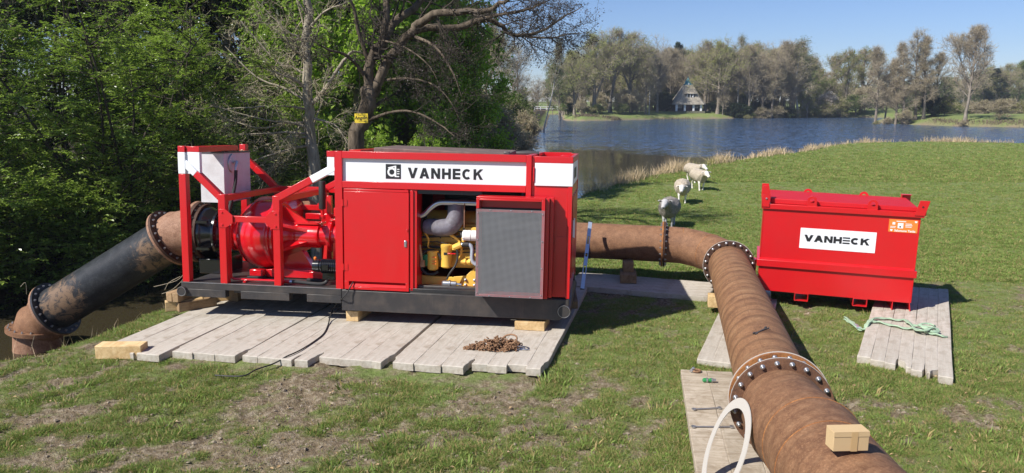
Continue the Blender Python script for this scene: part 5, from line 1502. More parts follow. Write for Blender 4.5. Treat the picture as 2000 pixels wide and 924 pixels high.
def gp(x, y, dz=0): return Vector((x, y, gz(x, y) + dz))
a = g(1309, 447, 0); make_sheep(gp(a.x, a.y + .25), -.30, 'grey faced sheep standing nearest, just behind the flanged pipe joint', step=(.03, -.06, .1, -.05), head=(-.05, .0), mat=wool2, k=1.06)
a = g(1335, 398, 0); make_sheep(gp(a.x, a.y + .25), -.22, 'beige sheep second in line, head lowered, walking towards the pipe', step=(.10, -.10, -.1, .12), head=(-.02, -.16), k=1.04)
a = g(1373, 372, 0); make_sheep(gp(a.x - .1, a.y + .25), .10, 'white faced sheep third in line, turned slightly right with all legs showing', step=(.12, -.08, -.1, .12), head=(.06, -.06), k=1.06)
a = g(1360, 359, 0); make_sheep(gp(a.x, a.y + .5), .28, 'rearmost pale sheep, half hidden behind the third one', step=(.05, -.05, .1, -.05), head=(.10, -.02), k=1.04)

# ------------------------------------------------------------------ VEGETATION
def tubes(polys, rng=None):
    """polys: list of (pts (k,3), radii (k), sides)"""
    V = []; F = []; nb = 0
    for P, R, n in polys:
        k = len(P)
        T = np.gradient(P, axis=0); T /= np.linalg.norm(T, axis=1)[:, None] + 1e-9
        ref = np.array([0.31, 0.95, 0.05]) if abs(T[0, 2]) > .9 else np.array([0, 0, 1.])
        U = np.cross(T, ref); U /= np.linalg.norm(U, axis=1)[:, None] + 1e-9
        Wv = np.cross(T, U)
        a = 2 * PI * np.arange(n) / n
        ring = P[:, None, :] + R[:, None, None] * (np.cos(a)[None, :, None] * U[:, None, :] + np.sin(a)[None, :, None] * Wv[:, None, :])
        V.append(ring.reshape(-1, 3))
        i = np.arange(k - 1)[:, None] * n; j = np.arange(n)[None, :]; j2 = (j + 1) % n
        F.append((np.stack([i + j, i + j2, i + n + j2, i + n + j], -1) + nb).reshape(-1, 4)); nb += k * n
    return np.concatenate(V), np.concatenate(F)

def slivers(p, d, w, rng, bend=.15):
    """thin three-sided twigs: p base, d vector, w base width -> verts, tris"""
    n = len(p)
    r = rng.normal(size=(n, 3)); u = np.cross(d, r); u /= np.linalg.norm(u, axis=1)[:, None] + 1e-9
    dn = d / (np.linalg.norm(d, axis=1)[:, None] + 1e-9); v = np.cross(dn, u)
    w = np.asarray(w).reshape(-1, 1) if not np.isscalar(w) else w
    L = np.linalg.norm(d, axis=1)[:, None]
    mid = p + d * .5 + u * L * bend * rng.uniform(-1, 1, (n, 1))
    tip = p + d
    a = p + u * w / 2; b_ = p - u * w / 4 + v * w * .43; c_ = p - u * w / 4 - v * w * .43
    m1 = mid + u * w * .3; m2 = mid - u * w * .3
    V = np.stack([a, b_, c_, m1, m2, tip], 1).reshape(-1, 3)
    o = (np.arange(n) * 6)[:, None]
    F = np.concatenate([o + np.array([[0, 1, 3]]), o + np.array([[1, 4, 3]]), o + np.array([[1, 2, 4]]), o + np.array([[2, 0, 3]]), o + np.array([[2, 3, 4]]), o + np.array([[3, 4, 5]])])
    return V, F

def leaves(p, size, rng, flat=0.5, aspect=.62, fold=.25, facing=None):
    """pointed folded leaves, two triangles each side of the midrib joined -> quads (4 verts)"""
    n = len(p)
    nrm = rng.normal(size=(n, 3)) * (1 - flat); nrm[:, 2] += flat * 1.2
    if facing is not None: nrm += facing
    nrm /= np.linalg.norm(nrm, axis=1)[:, None] + 1e-9
    t = np.cross(nrm, rng.normal(size=(n, 3))); t /= np.linalg.norm(t, axis=1)[:, None] + 1e-9
    s = np.cross(nrm, t)
    sz = size * rng.uniform(.6, 1.25, (n, 1))
    base = p - t * sz * .1; tip = p + t * sz * .9 - nrm * sz * .12
    l = p + t * sz * .35 + s * sz * aspect * .5 + nrm * sz * fold * .4; r = p + t * sz * .35 - s * sz * aspect * .5 + nrm * sz * fold * .4
    V = np.stack([base, r, tip, l], 1).reshape(-1, 3)
    o = (np.arange(n) * 4)[:, None]
    F = np.concatenate([o + np.array([[0, 1, 2]]), o + np.array([[0, 2, 3]])])
    tn = np.repeat(np.clip(rng.normal(.45, .22, n), 0, 1), 4)
    return V, F, tn

def interp(P, t):
    k = len(P) - 1; x = np.clip(t, 0, 1) * k; i = np.minimum(x.astype(int), k - 1); f = (x - i)[:, None]
    return P[i] * (1 - f) + P[i + 1] * f, (P[i + 1] - P[i])

def branch(rng, p, d, L, r0, r1, k, wig, up=0.0):
    """one wandering limb"""
    P = [np.array(p, float)]; d = np.array(d, float); d /= np.linalg.norm(d)
    st = L / (k - 1)
    for i in range(k - 1):
        d = d + rng.normal(size=3) * wig; d[2] += up; d /= np.linalg.norm(d)
        P.append(P[-1] + d * st)
    return np.array(P), np.linspace(r0, r1, k)

def tree_data(seed, H, tr, lean=(0, 0), base=.3, top=.92, n1=18, l1=.34, e1=35, up1=.05, n2=7, l2=.42, e2=40, up2=.03, wig=.19, ntw=24, ltw=.9, wtw=.035, tw2=1.5,
              shape='round', droop=0.0, nl=6000, ls=.2, lspread=.5, sides=6, lflat=.3, forks=1, r1f=.45, trunk_pts=9, tout=.6):
    rng = np.random.RandomState(seed)
    T, R = branch(rng, (0, 0, -.2), (lean[0], lean[1], 1), H * top, tr, tr * .25, trunk_pts, .05, .02)
    R[0] *= 1.35
    big = [(T, R, sides + 2)]; small = []
    stems = [(T, R)]
    for f_ in range(forks - 1):
        t = rng.uniform(.18, .4); p, _ = interp(T, np.array([t])); az = rng.uniform(0, 2 * PI)
        P2, R2 = branch(rng, p[0], (math.cos(az) * .45, math.sin(az) * .45, 1), H * (top - t) * rng.uniform(.75, .95), tr * .6, tr * .15, 7, .09, .03)
        big.append((P2, R2, sides)); stems.append((P2, R2))
    tips_p = []; tips_d = []; tips_l = []
    for si, (S_, RS) in enumerate(stems):
        m = n1 if si == 0 else max(4, n1 // 2)
        for i in range(m):
            t = base + (1 - base) * ((i + rng.uniform(0, .8)) / m) if si == 0 else rng.uniform(.2, 1)
            p, dd = interp(S_, np.array([t])); az = i * 2.4 + rng.uniform(-.5, .5)
            s = {'round': math.sin(PI * min(1, .18 + .8 * t)) ** .7 * 1.0, 'cone': 1.08 - t * .9, 'col': .55 + .3 * math.sin(PI * t), 'vase': .45 + .6 * t}[shape]
            el = math.radians(e1 + rng.uniform(-14, 14) + (t - base) * 30)
            d = np.array([math.cos(az) * math.cos(el), math.sin(az) * math.cos(el), math.sin(el)])
            L = max(.6, H * l1 * s * rng.uniform(.75, 1.15)); rr = max(.02, float(np.interp(t, np.linspace(0, 1, len(RS)), RS)) * r1f)
            P1, R1 = branch(rng, p[0], d, L, rr, rr * .22, 7, wig, up1)
            big.append((P1, R1, 5))
            for j in range(n2):
                t2 = rng.uniform(.2, 1.0); q, dq = interp(P1, np.array([t2])); dq = dq[0] / np.linalg.norm(dq[0])
                e = rng.normal(size=3); e -= dq * (e @ dq); e /= np.linalg.norm(e)
                a2 = math.radians(e2 + rng.uniform(-15, 15)); d2 = dq * math.cos(a2) + e * math.sin(a2)
                L2 = max(.4, L * l2 * (1.15 - .5 * t2) * rng.uniform(.6, 1.2))
                P2, R2 = branch(rng, q[0], d2, L2, rr * .38, rr * .10, 5, wig * 1.2, up2)
                small.append((P2, R2, 3))
                tt = rng.uniform(.1, 1, ntw); w0, wd = interp(P2, tt); wd /= np.linalg.norm(wd, axis=1)[:, None] + 1e-9
                dv_ = wd * .7 + rng.normal(size=(ntw, 3)) * tout; dv_[:, 2] += .12 - droop; dv_ /= np.linalg.norm(dv_, axis=1)[:, None]
                tips_p.append(w0); tips_d.append(dv_ * (ltw * rng.uniform(.5, 1.2, (ntw, 1)))); 
    tp = np.concatenate(tips_p); td = np.concatenate(tips_d)
    n = len(tp); m2 = int(n * tw2)
    k = rng.randint(0, n, m2); f_ = rng.uniform(.25, .95, (m2, 1)); p2 = tp[k] + td[k] * f_
    d2 = td[k] / ltw * .8 + rng.normal(size=(m2, 3)) * .6; d2[:, 2] += .1 - droop; d2 /= np.linalg.norm(d2, axis=1)[:, None]; d2 *= ltw * .55 * rng.uniform(.4, 1.1, (m2, 1))
    V1, F1_ = slivers(tp, td, wtw, rng); V2, F2_ = slivers(p2, d2, wtw * .7, rng)
    tw = (np.concatenate([V1, V2]), np.concatenate([F1_, F2_ + len(V1)]))
    lf = None
    if nl:
        ap = np.concatenate([tp + td * rng.uniform(.3, 1, (n, 1)), p2 + d2 * rng.uniform(.3, 1, (m2, 1))])
        # clumps: leaves favour part of the twigs so that light and dark masses and gaps appear
        wgt = vnoise(ap[:, 0] / (H * .09) + seed, ap[:, 1] / (H * .09) + ap[:, 2] / (H * .08), seed) ** 1.5 + .05
        kk = rng.choice(len(ap), nl, p=wgt / wgt.sum())
        lf = leaves(ap[kk] + rng.normal(size=(nl, 3)) * ls * lspread, ls, rng, flat=lflat)
    return big, small, tw, lf

def make_tree(name, label, cat, seed, bark, twig, leaf, group=None, kind_parts=('trunk', 'twigs', 'foliage'), **kw):
    big, small, tw, lf = tree_data(seed, **kw)
    r = empty(name, (0, 0, 0), label=label, cat=cat, group=group)
    V, F = tubes(big + small)
    put(kind_parts[0], fast_mesh(kind_parts[0], V, F, bark, smooth=True), r)
    put(kind_parts[1], fast_mesh(kind_parts[1], tw[0], tw[1], twig), r)
    if lf is not None: put(kind_parts[2], fast_mesh(kind_parts[2], lf[0], lf[1], leaf, tint=lf[2]), r)
    return r

LM = {}
LM['olive'] = leafmat('olive_budding_leaf', (0.30, 0.33, 0.10), .3)
LM['fresh'] = leafmat('fresh_green_leaf', (0.15, 0.22, 0.055), .4)
LM['lime'] = leafmat('yellow_green_leaf', (0.22, 0.25, 0.055), .4)
LM['birch'] = leafmat('pale_birch_leaf', (0.17, 0.20, 0.075), .4)
LM['brownbud'] = leafmat('brown_bud', (0.34, 0.32, 0.17), .1)
LM['evergreen'] = leafmat('dark_evergreen_leaf', (0.030, 0.052, 0.020), .15)
LM['mid'] = leafmat('mid_green_leaf', (0.11, 0.155, 0.045), .35)
LM['hazel'] = leafmat('hedge_leaf', (0.20, 0.295, 0.062), .4, vary=.65, rough=.32, spec=.6)
LM['deep'] = leafmat('painted_shade_leaf', (0.024, 0.042, 0.012), .2, vary=.4)  # shade deep in the foliage is put into this dark leaf colour
LM['maple'] = leafmat('bright_maple_leaf', (0.27, 0.40, 0.065), .5, vary=.4)
LM['catkin'] = leafmat('dark_catkin', (0.045, 0.035, 0.028), 0)
LM['blossom'] = leafmat('white_blossom', (0.62, 0.56, 0.54), .2, vary=.1)
LM['straw'] = leafmat('dry_reed_straw', (0.52, 0.42, 0.29), .15, vary=.35)

# --- far prototypes
pf = {}
def proto(key, name, cat, **kw):
    r = make_tree(name, None, cat, **kw); pf[key] = r; r['_k'] = key; return r
FB, FT = M['bark_far'], M['twig_far']
proto('oak', 'oak_tree', 'tree', seed=1, bark=FB, twig=FT, leaf=LM['olive'], H=20, tr=.50, base=.28, n1=20, l1=.40, e1=30, n2=13, l2=.45, ntw=10, ltw=1.4, wtw=.040, nl=12000, ls=.22, forks=2)
proto('oak2', 'oak_tree', 'tree', seed=2, bark=FB, twig=FT, leaf=LM['olive'], H=20, tr=.42, base=.35, n1=18, l1=.34, e1=40, n2=13, l2=.45, ntw=10, ltw=1.4, wtw=.040, nl=7000, ls=.2, forks=3)
proto('bare', 'bare_tree', 'tree', seed=3, bark=FB, twig=FT, leaf=LM['brownbud'], H=20, tr=.36, base=.26, wig=.10, tout=.45, n1=30, l1=.30, e1=46, n2=13, l2=.42, ntw=11, ltw=1.3, wtw=.038, nl=2200, ls=.16, shape='round', forks=1)
proto('bare2', 'bare_tree', 'tree', seed=4, bark=FB, twig=FT, leaf=LM['brownbud'], H=20, tr=.42, base=.25, wig=.10, tout=.45, n1=24, l1=.40, e1=48, n2=13, l2=.45, ntw=10, ltw=1.4, wtw=.038, nl=1800, ls=.17, shape='vase', forks=2)
proto('alder', 'alder_tree', 'tree', seed=5, bark=FB, twig=FT, leaf=LM['brownbud'], H=20, tr=.34, base=.22, n1=40, l1=.20, e1=16, n2=7, l2=.5, ntw=17, ltw=1.3, wtw=.036, nl=2000, ls=.15, shape='cone', wig=.10)
proto('alder2', 'alder_tree', 'tree', seed=15, bark=FB, twig=FT, leaf=LM['brownbud'], H=20, tr=.32, base=.30, n1=30, l1=.17, e1=20, n2=7, l2=.5, ntw=16, ltw=1.3, wtw=.036, nl=3000, ls=.15, shape='col', wig=.12)
proto('solo', 'bare_tree', 'tree', seed=44, bark=FB, twig=FT, leaf=LM['brownbud'], H=20, tr=.36, base=.26, n1=34, l1=.33, e1=46, n2=14, l2=.42, ntw=12, ltw=1.1, wtw=.042, nl=1500, ls=.14, shape='round', forks=2, wig=.09, up1=.03, tout=.45)
proto('birch', 'birch_tree', 'tree', seed=6, bark=M['bark_birch'], twig=FT, leaf=LM['birch'], H=18, tr=.20, base=.35, n1=18, l1=.22, e1=45, n2=6, ntw=16, ltw=1.4, wtw=.03, nl=5500, ls=.17, droop=.5, shape='round')
proto('green', 'young_leaved_tree', 'tree', seed=7, bark=FB, twig=FT, leaf=LM['fresh'], H=15, tr=.28, base=.15, n1=22, l1=.30, e1=40, n2=8, ntw=16, ltw=1.0, wtw=.035, nl=13000, ls=.24, forks=2)
proto('lime', 'willow_tree', 'tree', seed=8, bark=FB, twig=FT, leaf=LM['lime'], H=13, tr=.35, base=.12, n1=20, l1=.38, e1=40, n2=8, ntw=18, ltw=1.2, wtw=.035, nl=9000, ls=.2, forks=2, droop=.15)
proto('pine', 'fir_tree', 'tree', seed=9, bark=FB, twig=M['twig_dark'], leaf=LM['evergreen'], H=19, tr=.3, base=.10, n1=46, l1=.20, e1=2, n2=6, ntw=16, ltw=.9, wtw=.05, nl=15000, ls=.28, shape='cone')
proto('scrub', 'bare_shrub', 'shrub', seed=10, bark=FB, twig=FT, leaf=LM['brownbud'], H=4.5, tr=.10, base=.05, n1=20, l1=.50, e1=45, n2=7, ntw=14, ltw=.7, wtw=.03, nl=3000, ls=.13, forks=3, shape='round')
proto('bushg', 'green_shrub', 'shrub', seed=11, bark=FB, twig=FT, leaf=LM['mid'], H=3.6, tr=.09, base=.04, n1=18, l1=.55, e1=35, n2=6, ntw=12, ltw=.5, wtw=.02, nl=8000, ls=.16, forks=3)
proto('bushl', 'pale_green_shrub', 'shrub', seed=12, bark=FB, twig=FT, leaf=LM['lime'], H=3.4, tr=.08, base=.04, n1=18, l1=.55, e1=40, n2=6, ntw=14, ltw=.6, wtw=.022, nl=4500, ls=.13, forks=3)
proto('bushd', 'evergreen_shrub', 'shrub', seed=13, bark=FB, twig=M['twig_dark'], leaf=LM['evergreen'], H=3.4, tr=.10, base=.02, n1=20, l1=.6, e1=30, n2=6, ntw=12, ltw=.5, wtw=.02, nl=9000, ls=.20, forks=3)
proto('bloss', 'blossoming_shrub', 'shrub', seed=14, bark=FB, twig=FT, leaf=LM['blossom'], H=4.5, tr=.10, base=.10, n1=16, l1=.45, e1=45, n2=6, ntw=12, ltw=.6, wtw=.022, nl=3500, ls=.13, forks=2)
def nth(i):
    return '%d%s' % (i, 'th' if 10 < i % 100 < 14 else {1: 'st', 2: 'nd', 3: 'rd'}.get(i % 10, 'th'))
BASE_H = {}
for k_, r_ in pf.items():
    co = np.empty(len(r_.children[1].data.vertices) * 3, np.float32); r_.children[1].data.vertices.foreach_get('co', co)
    BASE_H[k_] = float(np.percentile(co[2::3], 99.7))
used = set()
trng = random.Random(77)
def plant(key, x, y, H, label, group, rz=None, wscale=1.0):
    s = H / BASE_H[key]
    z = gz(x, y) - .05
    rz = trng.uniform(0, 6.28) if rz is None else rz
    if key in used: o = copy_tree(pf[key], (x, y, z), rz, (s * wscale, s * wscale, s))
    else: o = pf[key]; o.location = (x, y, z); o.rotation_euler = (0, 0, rz); o.scale = (s * wscale, s * wscale, s); used.add(key)
    if '_k' in o: del o['_k']
    o['label'] = label; o['group'] = group
    return o
def px2w(px, Y, z=0): p = at(px, 205 if Y > 60 else 240, Y); return p.x
# front row of far shore: (kind, px, depth, image-top y) -> height from the photograph's skyline
def H_for(topy, Y, ground=.2): return at(1000, topy, Y).z - ground
GF = 'trees along the far lake shore'
front = [
 ('green', 1094, 181, 118, 'fresh green tree at the left tip of the far shore by the canal', 1.0),
 ('oak', 1122, 180, 100, 'olive leaved tree just right of the canal mouth', .9),
 ('oak', 1160, 184, 68, 'tall spreading oak standing by the left end of the far shore', 1.15),
 ('scrub', 1135, 177, 200, 'low brown shrub at the water edge below the tall spreading oak', 1.3),
 ('oak2', 1192, 189, 66, 'second tall oak from the left on the far shore', 1.1),
 ('oak2', 1233, 191, 70, 'rounded oak in the middle of the left far wood', 1.15),
 ('bare2', 1284, 196, 76, 'leafless grey tree rising above the wood left of the thatched house', 1.1),
 ('bare', 1262, 190, 118, 'lower bare tree left of the thatched house', 1.1),
 ('scrub', 1222, 187, 180, 'tawny bush under the oaks left of the thatched house', 1.6),
 ('scrub', 1244, 188, 190, 'second tawny bush close to the thatched house on its left', 1.5),
 ('birch', 1268, 189, 128, 'slim pale stemmed birch leaning left of the thatched house', .8),
 ('bare', 1308, 214, 100, 'bare tree directly behind the left side of the thatched house', 1.0),
 ('bare2', 1342, 212, 96, 'bare tree directly behind the blue roof ornament', 1.1),
 ('oak2', 1377, 203, 88, 'pale trunked tree just right of the thatched house', 1.0),
 ('oak', 1402, 197, 80, 'large olive tree in the middle of the right far wood', 1.05),
 ('bare2', 1412, 196, 160, 'broad low apple shaped tree at the lawn right of the house', 1.25),
 ('birch', 1440, 200, 74, 'birch with green veil right of the large olive tree', .9),
 ('bare', 1462, 197, 78, 'tall bare tree near the right far wood edge, left one', 1.1),
 ('bare2', 1490, 199, 74, 'tall bare tree near the right far wood edge, middle one', 1.1),
 ('alder2', 1508, 198, 86, 'narrow bare alder on the right far wood edge', 1.2),
 ('bare', 1530, 203, 78, 'bare tree over the right end of the far wood', 1.15),
 ('birch', 1558, 202, 68, 'tall birch at the right end of the far wood', 1.35),
 ('bare2', 1545, 200, 120, 'shorter bare tree at the right end of the far wood', 1.1),
 ('lime', 1578, 203, 152, 'olive yellow bush tree right of the far wood', 1.1),
 ('bloss', 1616, 206, 172, 'white blossoming bush behind the far bank', 1.3),
 ('alder', 1625, 225, 118, 'thin bare tree in the gap right of the far wood', .9),
 ('lime', 1652, 215, 106, 'narrow olive green tree in the right background', .8),
 ('lime', 1682, 222, 104, 'yellow green tree behind the islet alders', 1.0),
 ('scrub', 1690, 210, 176, 'greenish shrub mass on the bank left of the islet', 1.9),
 ('bushg', 1590, 204, 196, 'rounded green bush at the right end of the far wood', 1.5),
 ('bushl', 1612, 205, 190, 'pale green bush at the far bank, third from its right end', 1.7),
 ('bushl', 1642, 206, 188, 'pale green bush at the far bank, second from its right end', 1.8),
 ('bushg', 1672, 206, 186, 'green bush at the right end of the far bank', 1.8),
 ('bushd', 1298, 202, 196, 'dark bush against the left wall of the thatched house', 1.3),
 ('bushd', 1390, 204, 204, 'low dark evergreen right beside the thatched house', 1.6),
 ('bushd', 1428, 197, 200, 'wide dark evergreen on the lawn behind the pale trunk', 1.8),
 ('bushd', 1452, 197, 194, 'dark evergreen dome further right on the lawn', 1.5),
 ('bushl', 1461, 192, 216, 'low yellow green bush at the lawn edge by the water', 1.6),
 ('bushg', 1215, 184, 205, 'green bush at the water edge left of the jetty', 1.5),
 ('bushg', 1170, 182, 208, 'green waterside bush beneath the second oak', 2.0),
 ('bushl', 1148, 179, 210, 'pale green waterside bush beneath the tall spreading oak', 2.0),
 ('bushd', 1115, 184, 202, 'small round clipped evergreen at the canal mouth', .8),
 ('scrub', 1490, 196, 198, 'brown undergrowth bush below the tall bare trees', 1.7),
 ('scrub', 1520, 198, 196, 'brown undergrowth bush near the right wood edge', 1.7),
 ('scrub', 1550, 201, 200, 'brown undergrowth bush at the far right of the wood', 1.6),
]
for k_, px_, Y_, ty, lab, ws in front:
    zg = .1
    plant(k_, px2w(px_, Y_), Y_, max(1.5, H_for(ty, Y_, zg)), lab, GF, wscale=ws)
# wood behind, alike to the eye
GB = 'trees massed behind the far lake shore'
for i in range(120):
    px_ = 1086 + i * 4.4 + trng.uniform(-8, 8); Y_ = trng.uniform(206, 250)
    if abs(px_ - 1342) < 34: Y_ = max(Y_, 216)
    sky_y = np.interp(px_, [1080, 1120, 1240, 1290, 1330, 1400, 1450, 1520, 1570, 1610], [140, 92, 76, 96, 96, 88, 84, 82, 92, 150])
    k_ = trng.choice(['bare', 'bare2', 'oak2', 'alder2', 'oak', 'solo', 'green', 'birch', 'lime'])
    plant(k_, px2w(px_, Y_), Y_, H_for(sky_y + trng.uniform(6, 44), Y_), 'back row tree of the far wood, %s from its left end' % nth(i + 1), GB, wscale=trng.uniform(.9, 1.2))
plant('pine', px2w(1316, 222), 222, H_for(92, 222), 'single dark fir rising left of the roof ornament', GF, wscale=.9)
for i in range(16):
    px_ = 1110 + i * 31 + trng.uniform(-9, 9); Y_ = trng.uniform(198, 215)
    if abs(px_ - 1342) < 48: Y_ = 214
    plant(trng.choice(['scrub', 'bushg', 'scrub', 'bushd']), px2w(px_, Y_), Y_, trng.uniform(3.2, 5), 'dim bush at the foot of the far wood, %s from its left end' % nth(i + 1), 'undergrowth in the far wood', wscale=1.6)
# right background beyond the meadow strip
GRB = 'trees on the skyline right of the islet'
for i, px_ in enumerate(np.linspace(1600, 2060, 26)):
    Y_ = trng.uniform(240, 300)
    ty = np.interp(px_, [1600, 1700, 1800, 1850, 1900, 1960, 2060], [150, 150, 155, 160, 138, 126, 122])
    plant(trng.choice(['bare', 'oak2', 'bare2', 'green', 'oak', 'bushg' if px_ < 1900 else 'oak2']), px2w(px_ + trng.uniform(-8, 8), Y_), Y_, H_for(ty + trng.uniform(0, 22), Y_), 'tree on the low right skyline, %s from its left end' % nth(i + 1), GRB, wscale=1.2)
plant('pine', px2w(1945, 245), 245, H_for(140, 245), 'dark round evergreen on the right skyline behind the tall single tree', GRB, wscale=1.8)
for i, (px_, ty, k_, ws) in enumerate(((1830, 186, 'bushg', 2.1), (1860, 188, 'bushl', 2.0), (1895, 186, 'scrub', 2.0), (1925, 184, 'scrub', 1.9), (1975, 182, 'scrub', 2.0), (1968, 196, 'bushg', 1.2), (2005, 186, 'bushl', 2.0), (1800, 182, 'bushg', 2.0))):
    Y_ = 178 + 3 * (i % 3)
    plant(k_, px2w(px_, Y_), Y_, H_for(ty, Y_), ('green' if k_ != 'scrub' else 'brown') + ' bush %s behind the right meadow strip' % ['rounded and dark,', 'pale and feathery,', 'wide and twiggy,', 'dense, brownish,', 'tall and twiggy,', 'small and vivid', 'at the right picture edge', 'at the left end'][i], 'bushes behind the right meadow strip', wscale=ws)
for i in range(15):
    px_ = 1585 + i * 35; plant('bushg', px2w(px_, 318), 318, 7.5, 'low green hedge bush on the far right horizon, %s from the left' % nth(i + 1), 'hedge along the far right horizon', wscale=2.6)
# alder group on the islet
GI = 'bare alders on the islet at the right'
isl = [(1712, 148, 78, 'alder', 'leftmost bare alder on the islet, single straight stem'), (1730, 150, 112, 'alder2', 'short thin alder, second on the islet'), (1752, 147, 100, 'alder', 'third alder on the islet, stems close together'),
       (1766, 146, 72, 'alder', 'broad bare alder in the middle of the islet'), (1790, 147, 60, 'alder2', 'tallest alder on the islet, flat topped'), (1806, 146, 74, 'alder', 'alder leaning right at the islet, next to the tallest'), (1826, 149, 108, 'bare', 'low rightmost alder of the islet group')]
for px_, Y_, ty, k_, lab in isl: plant(k_, px2w(px_, Y_), Y_, H_for(ty, Y_), lab, GI, wscale=1.05)
plant('solo', px2w(1888, 136), 136, H_for(52, 136), 'tall single bare tree on the right bank', GI, wscale=.95)
for px_, Y_, ty, k_, lab in ((1736, 146, 212, 'scrub', 'brown scrub at the foot of the islet alders, left'), (1770, 145, 200, 'scrub', 'brown scrub at the foot of the islet alders, middle'), (1822, 150, 190, 'bushd', 'round dark green bush right of the islet alders'), (1846, 150, 194, 'bushl', 'pale green bush right of the dark one on the islet'),
        (1884, 134, 222, 'scrub', 'scrub at the foot of the tall single tree'), (1955, 134, 196, 'scrub', 'thin bare sapling bush right of the tall single tree'), (1715, 147, 222, 'bushl', 'low pale shrub at the left tip of the islet')):
    plant(k_, px2w(px_, Y_), Y_, max(1.2, H_for(ty, Y_)), lab, 'scrub on the islet', wscale=1.4)
# left shore, middle distance
GLS = 'trees on the left shore of the lake'
ls_ = [('bare2', 915, 84, 60, 'brown bare tree on the left shore, right behind the oak limb', 1.2), ('bare', 872, 78, 66, 'bare tree further left on the left shore', 1.2), ('birch', 985, 90, 70, 'light green feathery tree on the left shore near the water', 1.1), ('bare2', 1010, 100, 66, 'bare spreading tree at the right end of the left shore wood', .9),
       ('oak2', 945, 105, 58, 'purple brown tree tops behind the left shore', 1.3), ('bare', 840, 95, 60, 'bare tree seen through the oak branches', 1.3), ('lime', 905, 62, 150, 'yellow green shrubby tree low on the left shore', 1.2), ('green', 960, 74, 168, 'fresh green shrubby tree low on the left shore', 1.0),
       ('bushg', 1000, 82, 182, 'green shrub beside the canal mouth on the left', 1.3), ('lime', 1022, 150, 175, 'green shrubs far down the left bank of the canal', 1.2), ('bare2', 1042, 190, 172, 'brown trees at the canal end, left one', 1.4), ('bare', 1070, 255, 160, 'brown trees at the canal end, middle one', 1.6), ('oak2', 1096, 262, 150, 'brown trees at the canal end, right one', 1.6), ('bare2', 1050, 258, 150, 'brown trees at the canal end, left of the birch', 1.5),
       ('oak', 800, 66, 62, 'budding tree behind the oak, left of the lake', 1.2), ('green', 860, 56, 158, 'bright shrub tree below the drooping oak branch', 1.2)]
for k_, px_, Y_, ty, lab, ws in ls_: plant(k_, px2w(px_, Y_), Y_, H_for(ty, Y_), lab, GLS, wscale=ws)
o = plant('birch', px2w(1062, 112), 112, H_for(60, 112), 'leaning white birch over the canal mouth', GLS, rz=2.0, wscale=.7); o.rotation_euler = (0.0, .22, 2.0)
o.rotation_euler = (Matrix.Rotation(.17, 3, 'Y') @ Matrix.Rotation(2.0, 3, 'Z')).to_euler()

# --- bank shrubs hanging over the water behind the machine
GHS = 'bare shrubs hanging over the lake edge'
for i, (px_, Y_, ty, k_, ws, lab) in enumerate(((1002, 40, 196, 'scrub', 1.0, 'brown twiggy shrub over the water, furthest right'), (960, 36, 186, 'scrub', 1.2, 'brown twiggy shrub over the water, middle one'), (905, 34, 190, 'scrub', 1.2, 'brown twiggy shrub over the water behind the roof cover'), (850, 31, 200, 'scrub', 1.2, 'brown twiggy shrub left of the others at the lake edge'), (1020, 54, 208, 'scrub', 1.0, 'small far shrub at the point of the left shore'), (790, 29, 214, 'scrub', 1.2, 'brown shrub right of the oak trunk'), (985, 60, 200, 'bushg', 1.2, 'greenish shrub behind the hanging ones'), (930, 48, 180, 'bushl', 1.3, 'pale green shrub behind the hanging ones'), (880, 44, 176, 'green', .9, 'green leafed small tree behind the hanging shrubs'))):
    plant(k_, px2w(px_, Y_), Y_, max(1.5, H_for(ty, Y_, -.1)), lab, GHS, wscale=ws)

# --- near woods on the far side of the ditch
NW = 'dark trees behind the ditch'
def near_tree(name, label, x, y, group, **kw):
    t = make_tree(name, label, 'tree', group=group, **kw); t.location = (x, y, gz(x, y) - .1); return t
darkies = [(-16.5, 27, 14, 'left'), (-12.2, 29, 15, 'second'), (-8.4, 30, 15, 'third'), (-4.8, 33, 14, 'fourth')]
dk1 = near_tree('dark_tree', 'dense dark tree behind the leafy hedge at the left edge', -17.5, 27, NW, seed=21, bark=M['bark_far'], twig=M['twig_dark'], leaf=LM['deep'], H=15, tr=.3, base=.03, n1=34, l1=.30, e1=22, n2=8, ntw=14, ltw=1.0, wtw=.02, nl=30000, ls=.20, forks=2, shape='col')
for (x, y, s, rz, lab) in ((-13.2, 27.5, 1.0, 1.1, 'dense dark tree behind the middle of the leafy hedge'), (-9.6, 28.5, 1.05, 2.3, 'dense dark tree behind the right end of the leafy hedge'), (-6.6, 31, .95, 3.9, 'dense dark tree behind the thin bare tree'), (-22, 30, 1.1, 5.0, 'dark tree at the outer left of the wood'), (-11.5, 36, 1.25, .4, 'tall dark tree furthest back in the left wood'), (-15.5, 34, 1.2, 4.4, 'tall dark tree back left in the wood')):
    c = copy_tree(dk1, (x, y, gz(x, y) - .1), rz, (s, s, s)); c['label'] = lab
gl = near_tree('leafy_tree', 'bright green young leaved tree behind the oak trunk', -5.0, 25.5, 'green trees behind the oak', seed=22, bark=M['bark_far'], twig=M['twig_brown'], leaf=LM['maple'], H=10.5, tr=.13, base=.06, n1=26, l1=.24, e1=35, n2=8, ntw=10, ltw=.8, wtw=.010, nl=26000, ls=.185, forks=2, shape='col')
